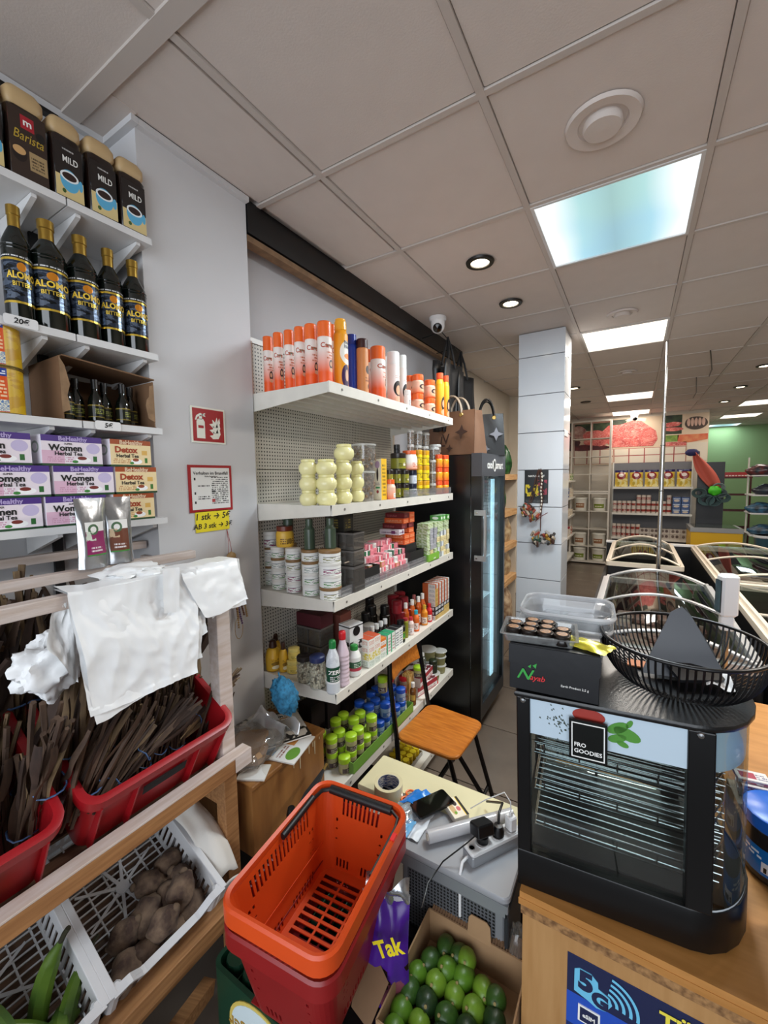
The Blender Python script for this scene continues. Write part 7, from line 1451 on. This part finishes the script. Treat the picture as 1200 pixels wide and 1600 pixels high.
t = tag(empty('freezer_back_wall', (0, 0, 0)), 'long low black partition with white top edge behind the chest freezers', 'partition'); G().box(-.30, 6.02, 0, 3.4, 6.10, .885).obj('black_panel', mat('freezer_black', ''), t); G().box(-.305, 6.01, .886, 3.4, 6.11, .905).obj('top_edge', WHL, t)
G().box(-.305, 4.20, 0, -.235, 6.01, .60).obj('side_panel', mat('freezer_black', ''), t)

# meat mural on the back wall
def meat():
    k = N('mural_meat'); co, xyz = k.uv('Object'); n1 = k.noise(co, 3.2, 6, Distortion=1.6); v = k.n('TexVoronoi'); v.inputs['Scale'].default_value = 9; v.feature = 'DISTANCE_TO_EDGE'
    mp = k.n('Mapping'); mp.inputs['Scale'].default_value = (1, 1, 2.2); k.l(co, mp.inputs[0]); w_ = k.n('TexNoise'); w_.inputs['Scale'].default_value = 4; k.l(mp.outputs[0], w_.inputs['Vector']); ad = k.n('VectorMath', operation='ADD'); k.l(mp.outputs[0], ad.inputs[0]); k.l(w_.outputs['Color'], ad.inputs[1]); k.l(ad.outputs[0], v.inputs['Vector'])
    c = k.ramp(n1, [(.3, 'a23330'), (.5, 'cc5850'), (.7, 'dd8a7c')]); m = k.math('LESS_THAN', v.outputs['Distance'], .045); k.l(k.mix(k.math('MULTIPLY', m, .6), c, lin('eeb6a8')), k.b.inputs['Base Color']); k.b.inputs['Roughness'].default_value = .5; return k.m
MEAT = meat(); mu = tag(empty('meat_mural', (0, 9.55, 0)), 'large printed mural of raw meat and vegetables above the back wall shelves', 'mural')
G().box(-1.61, -.012, 1.96, .39, -.002, 2.86).obj('mural_board', mat('mural_cream', 'd9c2a6', .5), mu); G().box(.40, -.012, 1.96, 1.10, -.002, 2.86).obj('mural_board', mat('mural_cream', ''), mu)
def shape(name, pts, m, y=-.0135, n=2): 
    g = G(); g.prism(pts, 0, .001); g.v = [Vector((p.x, y-p.z*n, p.y)) for p in g.v]; return g.obj(name, m, mu)
def blob(cx, cz, rx, rz, s, n=30, j=.12): random.seed(s); ph = [random.random()*6 for _ in range(4)]; return [(cx+rx*math.cos(a)*(1+j*math.sin(3*a+ph[0])+j*.5*math.sin(7*a+ph[1])), cz+rz*math.sin(a)*(1+j*math.sin(2*a+ph[2])+j*.4*math.sin(5*a+ph[3]))) for a in [2*math.pi*i/n for i in range(n)]]
DGR = mat('mural_green', '3a4a2c', .5, col2='1c2416', vs=9)
shape('herb_print', [(-1.58, 2.84), (-.18, 2.84), (-.22, 2.70), (-.5, 2.62), (-.9, 2.66), (-1.2, 2.55), (-1.58, 2.5)], DGR)
shape('steak_print', [(-.42, 2.30), (.26, 2.30), (.33, 2.42), (.30, 2.58), (.16, 2.70), (.06, 2.78), (-.10, 2.80), (-.3, 2.74), (-.5, 2.74), (-.62, 2.62), (-.55, 2.42)], MEAT, -.015)
shape('fat_print', [(-.15, 2.80), (.02, 2.80), (.12, 2.77), (.14, 2.84), (-.12, 2.86), (-.22, 2.82)], mat('fat', 'e8ddc8', .5), -.0165)
shape('small_steak_print', blob(-.72, 2.50, .26, .17, 4), MEAT, -.017); shape('round_cut_print', blob(-1.05, 2.62, .17, .13, 5), mat('mural_pale', 'c8a898', .5, col2='8a5048', vs=9), -.016); shape('dark_cut_print', blob(-1.3, 2.40, .26, .18, 8), mat('mural_dark_meat', '6a1c1c', .5, col2='2a0e0e', vs=7), -.016); shape('dark_cut_print', blob(-.85, 2.32, .36, .07, 9), mat('mural_dark_meat', ''), -.0155)
for x0, x1 in ((-1.60, -.40), (-.39, .38), (.41, .78)):
    n = max(1, round((x1-x0)/.24)); G().box(x0, -.014, 1.98, x1, -.012, 2.27).obj('tile_band', mat('band_red', '9a2a2a', .5), mu)
    for q in range(n):
        for z0, z1 in ((2.135, 2.262), (1.985, 2.12)): a = x0+(x1-x0)*q/n; G().box(a+.008, -.0155, z0, a+(x1-x0)/n-.008, -.014, z1).obj('tile_print', mat('tile_cream', 'd8ccb8', .4), mu)
shape('herb_print', [(.41, 2.85), (.70, 2.85), (.70, 2.50), (.41, 2.50)], DGR); shape('kebab_print', blob(.55, 2.68, .14, .045, 2), MEAT, -.015); shape('kebab_print', blob(.57, 2.59, .14, .04, 3), MEAT, -.015)
shape('plate_print', blob(.91, 2.68, .17, .12, 3, j=.02), mat('plate_dark', '4a3a30', .5), -.0145)
for q in range(5): shape('cutlet_print', blob(.80+.055*q, 2.70, .024, .075, q, 16, .05), mat('cutlet', 'd0aa96', .5), -.016)
shape('lettuce_print', [(.41, 2.48), (.66, 2.48), (.64, 2.36), (.41, 2.36)], mat('lettuce', '9ab04a', .5, col2='5a7a2a', vs=12)); shape('tomato_print', [(.64, 2.48), (1.09, 2.48), (1.09, 2.38), (.8, 2.33), (.64, 2.36)], mat('mural_tomato', 'c8402a', .5, col2='d88a5a', vs=6)); shape('mince_print', [(.41, 2.35), (.78, 2.35), (.78, 2.28), (.41, 2.28)], MEAT); shape('blank_sign', [(.79, 2.0), (1.09, 2.0), (1.09, 2.33), (.79, 2.33)], mat('tile_cream', ''), -.017)

# white cube shelf
cs = tag(empty('cube_shelf', (-1.12, 9.30, 0)), 'tall white cube shelf with plastic buckets in front of the meat mural', 'shelf')
CSW = mat('cube_white', 'd2cbbf', .45); w = .70
for x in (0, w-.03, w/2-.008): G().box(x, -.30, .03, x+(.03 if x in (0, w-.03) else .016), 0, 2.80).obj('upright_board', CSW, cs)
zs = [.03, .345, .690, 1.04, 1.385, 1.42, 1.765, 2.10, 2.45, 2.775]
for z_ in zs:
    h = .03 if z_ in (.03, 1.385, 1.42, 2.775) else .014
    for a, b in ((.03, w/2-.008), (w/2+.008, w-.03)): G().box(a, -.299, z_, b, -.001, z_+h).obj('shelf_board', CSW, cs)
BK = jar('bucket', [(0, 0), (.82, 0), (.86, .02), (.96, .86), (.98, .88)], art('bucket', 'e2ddd0', [('r', .64, .25, .88, .65, '9a6a4a'), ('t', .66, .45, .86, .6, 1, 'e8e0c8')]), [(1.02, .86), (1.04, .88), (1.03, .98), (.96, 1), (0, 1)], P('e0dccf'))
BKG = jar('bucket', [(0, 0), (.82, 0), (.86, .02), (.96, .86), (.98, .88)], art('bucketg', 'e2ddd0', [('r', .62, .25, .9, .6, '7a8a2a'), ('t', .66, .35, .86, .5, 1, 'e8e8c8')]), [(1.02, .86), (1.04, .88), (1.03, .98), (.96, 1), (0, 1)], P('e0dccf'))
for z_, row, kd in ((1.055, 'upper', (0, 1)), (.360, 'middle', (0, 0)), (.061, 'lowest', (1, 1))):
    for c in (0, 1): put('bucket%d' % kd[c], (BK, BKG)[kd[c]], (-1.12+.19+.335*c, 9.13, z_), f'white bucket with a {["brown", "green"][kd[c]]} label in the {row} bucket row, {["left", "right"][c]} cube', 'bucket', 'white buckets in the cube shelf', sc=(.125, .125, .26), rz=-10)

# gondola with chips, cans and cartons
g2 = tag(empty('back_gondola', (-.38, 9.5, 0)), 'grey backed metal shelving with crisp bags and cans at the back wall', 'shelving unit')
GRB = mat('gondola_grey', '6e6f74', .6); gw = 1.25
G().box(0, -.03, 0, gw, 0, 1.98).obj('back_panel', GRB, g2)
for x in (-.02, gw): G().box(x, -.05, 0, x+.02, 0, 2.0).obj('upright', SHW, g2)
for z_ in (1.52, 1.03, .56, .14): s_ = G().box(0, -.40, z_-.02, gw, -.03, z_).obj('shelf', SHW, g2); G().box(0, -.41, z_-.035, gw, -.40, z_+.005).obj('front_lip', SHW, s_)
CHB = art('crisp', 'd8b84a', [('r', 0, .86, 1, 1, '2a2458'), ('n', 0, 0, 1, .5, .3, 3, 'e8dc9a'), ('e', .5, .66, .36, .22, '8a2a2a'), ('e', .5, .7, .2, .1, 'e8d8d0'), ('e', .3, .2, .1, .12, 'b8a040')], .2)
def crisp():
    r = empty('crisp_bag'); f = lambda s: (lambda u, v: ((u-.5)*.22*(1-.06*math.sin(3*v)), s*.045*(math.sin(math.pi*u)*math.sin(math.pi*min(.96, v+.03)))**.5+.01*noise.noise(Vector((u*3, v*3, s))), .30*v))
    G().sheet(f(-1), 12, 12).obj('front_film', CHB, r, smooth=60); G().sheet(f(1), 12, 12).obj('back_film', CHB, r, smooth=60); return r
for k in range(5): put('crisp', crisp, (-.24+.245*k, 9.19, 1.523), f'yellow crisp bag with red and purple print, {ORD[k]} from the left', 'crisp bag', 'crisp bags on the back gondola', rz=(-4, 3, 0, 5, -3)[k], sc=(1, 1, 1.05))
CAN = lambda c, l: jar('food_can', [(0, 0), (.97, 0), (1, .03), (1, .97), (.96, 1), (0, 1)], art('can'+c, c, [('r', 0, .25, 1, .62, l), ('t', .6, .3, .9, .6, 2, 'e8e0d8')], .35), rn=('can', 'lid'))
RC, BC = CAN('d0c4b8', '9a3a32'), CAN('2a4a7a', 'c8c0b0')
def cans(b, key, n, x0, dx, z_, lv, desc, grp, r=.036, h=.11):
    for l in range(lv):
        for k in range(n): put(key, b, (x0+dx*k, 9.15, z_+l*(h+.002)), f'{desc}, {["lower", "upper", "top"][l]} layer, {ORD[k]} from left', 'can', grp, sc=(r, r, h), rz=20*k)
cans(RC, 'rcan', 12, -.335, .0785, 1.033, 2, 'red and white food can on the middle back shelf', 'red and white food cans')
for k in (5, 6, 7, 11): put('rcan', RC, (-.335+.0785*k, 9.15, 1.033+.224), f'red and white can in the third layer of middle back shelf, over the {ORD[k]} column', 'can', 'red and white food cans', sc=(.036, .036, .11))
for l in range(3):
    for k in range(2): put('bpk', carton('bpk', .12, .10, .10, art('bpk', '2a4a80', [('e', .5, .35, .35, .2, 'c8b8a8'), ('t', .1, .6, .9, .9, 1, 'd8e0e8')]), name='blue_pack'), (.64+.13*k, 9.15, 1.033+.102*l), f'dark blue pack on the middle back shelf, {["bottom", "middle", "top"][l]} layer, {["left", "right"][k]} column', 'pack', 'dark blue packs on the back gondola')
cans(RC, 'rcan', 6, -.335, .0785, .563, 2, 'red and white food can on the lowest back shelf', 'red and white food cans on the lowest shelf', h=.125)
for l in range(2):
    for k in range(5): put('trc', carton('trc', .155, .12, .09, art('trc', 'b8aea4', [('e', .3, .6, .15, .3, '6a5a50'), ('e', .7, .6, .15, .3, '5a4a44'), ('r', 0, 0, 1, .25, 'ccc2b6')]), name='canned_pack'), (.19+.158*k-.03, 9.15, .563+.095*l), f'grey tray pack of cans on the lowest back shelf, {["lower", "upper"][l]} layer, {ORD[k]} from the left', 'pack', 'grey tray packs of cans')

# wall shelving right of the pillar
s3 = tag(empty('side_wall_shelving', (-1.58, 6.7, 0)), 'cream shelving on the left wall seen just right of the pillar', 'shelving unit')
for z_ in (1.66, 1.34, 1.0, .62, .22): G().box(-.02, 0, z_-.03, .56, 2.3, z_).obj('shelf', SHW, s3)
for y in (0, 2.28): G().box(-.03, y, 0, -.02, y+.02, 2.1).obj('upright', SHW, s3)
random.seed(14)
for l, z_ in enumerate((1.662, 1.342, 1.002, .622)):
    for k in range(9):
        c = random.choice((('d8c0a8', 'pale'), ('a83a30', 'red'), ('6a8a3a', 'green'), ('2a3a7a', 'blue'))) if l != 3 else random.choice((('a8303a', 'red'), ('d8c8c0', 'pale')))
        put('sd'+c[0], carton('sd'+c[0], .12, .10, .16, art('sd'+c[0], c[0], [('n', 0, 0, 1, 1, .4, 3, 'e0d8c0')])), (-1.09, 6.85+.24*k, z_), f'{c[1]} packet on the {["top", "second", "third", "lowest"][l]} side wall shelf, {ORD[k]} behind the pillar', 'packet', 'packets on the side wall shelves', rz=90, sc=(1, 1, random.uniform(.6, 1.15)))

# wooden shelf between fridge and pillar
WD = mat('pale_wood', 'cfa878', .6, col2='b88a58', vs=4, stretch=(14, 1.5, 14)); s4 = tag(empty('wooden_shelf', (-1.60, 3.85, 0)), 'pale wooden shelves on the aisle wall between fridge and pillar', 'shelf')
for z_ in (1.775, 1.37, .985, .59): G().box(0, 0, z_-.028, .40, 1.2, z_).obj('shelf_board', WD, s4); G().box(.385, 0, z_-.062, .402, 1.2, z_-.028).obj('front_edge', WD, s4)
for y in (-.02, 1.2): G().box(0, y, 0, .38, y+.02, 1.775).obj('side_board', CREAM, s4)
def sack(c, pr, w, d, h):
    def b():
        r = empty('pouch_bag'); G().ball(0, 0, h*.5, w/2, d/2, h*.52, 16, 12, lambda q: (1.12+.10*math.sin(5*q.x+3*q.z)+.08*noise.noise(q*4))*(1+.25*abs(q.z)**3)).obj('bag_film', art('sack'+c, c, [('n', 0, 0, 1, 1, .7, 2.5, pr)], .25, coord='Object') if 0 else mat('sack'+c, c, .3, col2=pr, vs=16), r, smooth=70)
        G().cbox(0, 0, h*.98, w*.8, .006, h*.06).obj('seal', mat('sack'+c, c), r); return r
    return b
for z_, L in ((1.777, ('green',)*6), (1.372, ('green',)*5), (.987, ('brown',)*6), (.592, ('brown',)*6)):
    for k, c in enumerate(L):
        b = sack('2f6a34', '16341c', .15, .15, .27) if c == 'green' else sack('8a6a4a', 'c8b490', .15, .15, .26)
        put('sk'+c, b, (-1.335+.01*(k % 2), 3.95+.19*k, z_), f'{"dark green" if c == "green" else "brown and cream"} bag on the {["top", "second", "third", "lowest"][[1.777, 1.372, .987, .592].index(z_)]} wooden shelf, {ORD[k]} from the fridge', 'bag', f'{c} bags on the wooden wall shelf', rz=15*k)
for k in range(3): put('rice', sack('cdb89a', '8a6a52', .34, .30, .42), (-1.38, 4.02+.42*k, .0), f'cream printed sack standing on the floor under the wooden shelf, {ORD[k]} from the fridge', 'sack', 'sacks under the wooden shelf', rz=20*k)

# poster and trinkets on the pillar
t = tag(empty('pillar_poster', (-.70, 3.568, 1.665)), 'black food poster stuck on the white tiled pillar', 'poster')
G().box(-.093, -.003, -.135, .093, 0, .135).obj('sheet', art('ppost', '0e0f10', [('n', .04, .2, .6, .56, .3, 4, 'c8b020'), ('n', .55, .25, .95, .7, 1.7, 5, '8a2a3a'), ('r', 0, 0, 1, .14, '1a1c1e'), ('t', .05, .03, .95, .10, 2, '5a5a5a')]), t); text('NATURKOST', .022, INKW, t, (0, -.0035, .085), bold=.01)
t = tag(empty('trinket_string', (-.675, 3.553, 1.80)), 'bunches of small beaded sandals and trinkets hanging on cords over the pillar poster', 'trinkets')
CRD = mat('brown_cord', '4a2c20', .7)
for a in (((-.01, 0, 0), (-.04, -.02, -.14), (-.075, -.02, -.27)), ((.0, -.01, .01), (-.02, -.02, -.15), (-.06, -.02, -.27)), ((.005, 0, 0), (.02, -.02, -.2), (.02, -.02, -.50)), ((.012, -.005, .01), (.035, -.02, -.2), (.022, -.025, -.40))): G().tube(a, .004, 5).obj('cord', CRD, t, smooth=60)
random.seed(15); g = G()
for q in range(12): g.ball(.022+.004*math.sin(q), -.022, -.03-.028*q, .007, .007, .011, 6, 5)
g.obj('white_beads', mat('bead_white', 'd8d0c0', .4), t, smooth=60)
TM = [mat('trk_%d' % i, c, .5) for i, c in enumerate(('4a3026', '8a8580', '241e1c', '8a3a28', '2f4a38', 'a89884', 'a07a30'))]
for cx, cz, n in ((-.085, -.33, 24), (-.035, -.37, 12), (-.01, -.55, 11), (.02, -.58, 12), (.085, -.55, 17)):
    for q in range(n):
        a = random.random()*6.28; rr = .045*math.sqrt(random.random()); G().cbox(0, 0, -.025, .022, .016, .050, .004).obj('trinket', TM[random.randrange(7)], t, (cx+rr*math.cos(a), -.025-.02*random.random(), cz+rr*math.sin(a)), (random.uniform(-30, 30), random.uniform(-70, 70), random.uniform(0, 90)))
G().tube([(-.02, -.03, -.42), (.02, -.04, -.38), (.075, -.03, -.345)], .003, 5).obj('cord_end', mat('maroon_cord', '6a2a2a', .7), t)
tag(G().box(-.499, 3.60, 2.07, -.496, 3.78, 2.12).obj('white_label', WHT), 'small white label on the aisle side of pillar', 'label')

# ice cream freezer, dark panel, racks, nets on the right
yf = tag(empty('ice_cream_freezer', (.80, 8.42, 0)), 'yellow ice cream chest freezer with sliding glass lid', 'freezer')
G().box(0, 0, .03, .66, .66, .80).obj('body', art('icebody', 'e0b020', [('n', 0, .1, 1, .5, .3, 6, 'd8742a'), ('e', .2, .55, .05, .08, 'c8521e')]), yf); G().box(-.01, -.01, .80, .67, .67, .87).obj('rim', FRG, yf); G().box(.04, .04, .871, .62, .62, .876).obj('glass_lid', mat('dark_glass', '2c3432', .08), yf)
text('NORDPOL', .11, INKW, yf, (.36, -.004, .50), bold=.03); t = yf
bp = struct(G().box(.93, 9.12, .0, 1.30, 9.20, 1.95).obj('partition_black_panel', mat('black_panel', '1b1c1f', .35)))
rk = tag(empty('red_wire_rack', (1.33, 9.6, 0)), 'dark red metal rack with small red packets beside the black panel', 'rack'); RM = mat('rack_red', '4a1412', .5)
for x in (0, .40): G().cbox(x, 0, 0, .025, .025, 1.75).obj('upright', RM, rk)
for z_ in (.78, 1.08, 1.36, 1.66):
    g = G(); g.box(.013, -.20, z_, .387, -.19, z_+.03).box(.013, -.19, z_, .387, .0, z_+.008); g.obj('tray', RM, rk)
    G().box(.013, -.005, z_+.008, .387, 0, z_+.03).obj('tray_back', RM, rk)
for k in range(8): put('rpk2', carton('rpk2', .06, .04, .10, art('rpk2', '9a2020', [('r', .2, .3, .8, .5, 'd8c8c0')]), name='packet'), (1.38+.043*k, 9.50, 1.669), f'small red packet on the top tray of the red rack, {ORD[k]} from left', 'packet', 'red packets on the red rack')
t = tag(empty('net_rolls', (1.02, 8.98, 1.0)), 'bunch of red and green net sacks and hoses hanging before the black panel', 'nets')
g = G(); g.sheet(lambda u, v: (-.16+.30*v+(.06+.20*math.sin(2.6*v))*(u-.5), .03*math.sin(7*u)-.02, 1.10-.58*v+.03*math.sin(4*u)), 12, 16); g.obj('red_net', mat('red_net', 'c05a4a', .7, bump=.5, bs=60), t, solid=.012, smooth=60)
G().ball(-.20, 0, 1.12, .10, .05, .06, 14, 10, lambda d: 1+.2*noise.noise(d*3)).obj('blue_cap', mat('dark_blue_cloth', '2a2a5a', .8), t, smooth=60)
for cx, cz, rr, c in ((-.08, .42, .10, '2f4a48'), (.02, .30, .11, '3a5a5c'), (.20, .42, .09, '4a5a5a'), (.12, .28, .10, '2f4a4c'), (.25, .34, .09, '35504e'), (.18, .52, .08, '6a7a7a')):
    for q in range(4): G().tube([(cx+(rr-.014*q)*math.cos(a), -.03+.022*q-.04, cz+(rr-.014*q)*.8*math.sin(a)) for a in [i*math.pi/9 for i in range(18)]], .010, 5, closed=True).obj('hose_loop', mat('hose'+c, c, .5), t, smooth=60)
G().tube([(-.16, .0, 1.12), (-.09, .06, 1.14), (-.07, .145, .90)], .006, 5).obj('hook', BLACK, t); G().ball(.13, -.06, .46, .09, .05, .08, 14, 10, lambda d: 1+.3*noise.noise(d*3)).obj('green_bag', mat('bright_green', '4ac82a', .5), t, smooth=60)
rs = tag(empty('right_shelving', (1.52, 8.3, 0)), 'shelving at right edge with blue sacks and dark goods, before green wall', 'shelving unit')
for z_ in (1.72, 1.42, 1.14, .80): G().box(0, 0, z_-.02, 1.2, .5, z_).obj('shelf', WHL, rs)
for x in (0.02, 1.18): G().box(x, .48, 0, x+.02, .5, 2.0).obj('upright', SHW, rs)
for k, (x, z_, c, lb) in enumerate(((1.66, 1.75, '6a2a28', 'dark red garment bundle on the top right shelf'), (1.95, 1.75, '2c2c30', 'black bundle on the top right shelf'), (1.75, 1.45, '2a2a34', 'dark bundle on the second right shelf'), (1.68, 1.17, '3a6a8a', 'blue sack on the third right shelf, left one'), (1.95, 1.17, '3a6a8a', 'blue sack on the third right shelf, right one'), (1.72, .83, '35607c', 'blue sack on the lowest right shelf'))):
    put('bsk'+c, sack(c, '22303a', .36, .24, .13), (x, 8.45, z_-.028), lb, 'sack', 'sacks on the right shelving')
put('bkt', jar('bucket', [(0, 0), (.82, 0), (1, .95), (.95, 1)], P('2a4a58'), [(1.02, .86), (1.06, .9), (1.02, .98), (.96, 1), (0, 1)], P('c8ccd0')), (1.66, 8.12, .55), 'dark blue bucket with a white rim below the right shelving', 'bucket', None, sc=(.13, .13, .28)); put('bxs', carton('bxs', .7, .5, .55, mat('dark_crate_mat', '24211f', .8)), (1.75, 8.1, 0), 'dark low cabinet carrying the blue bucket', 'cabinet', None)
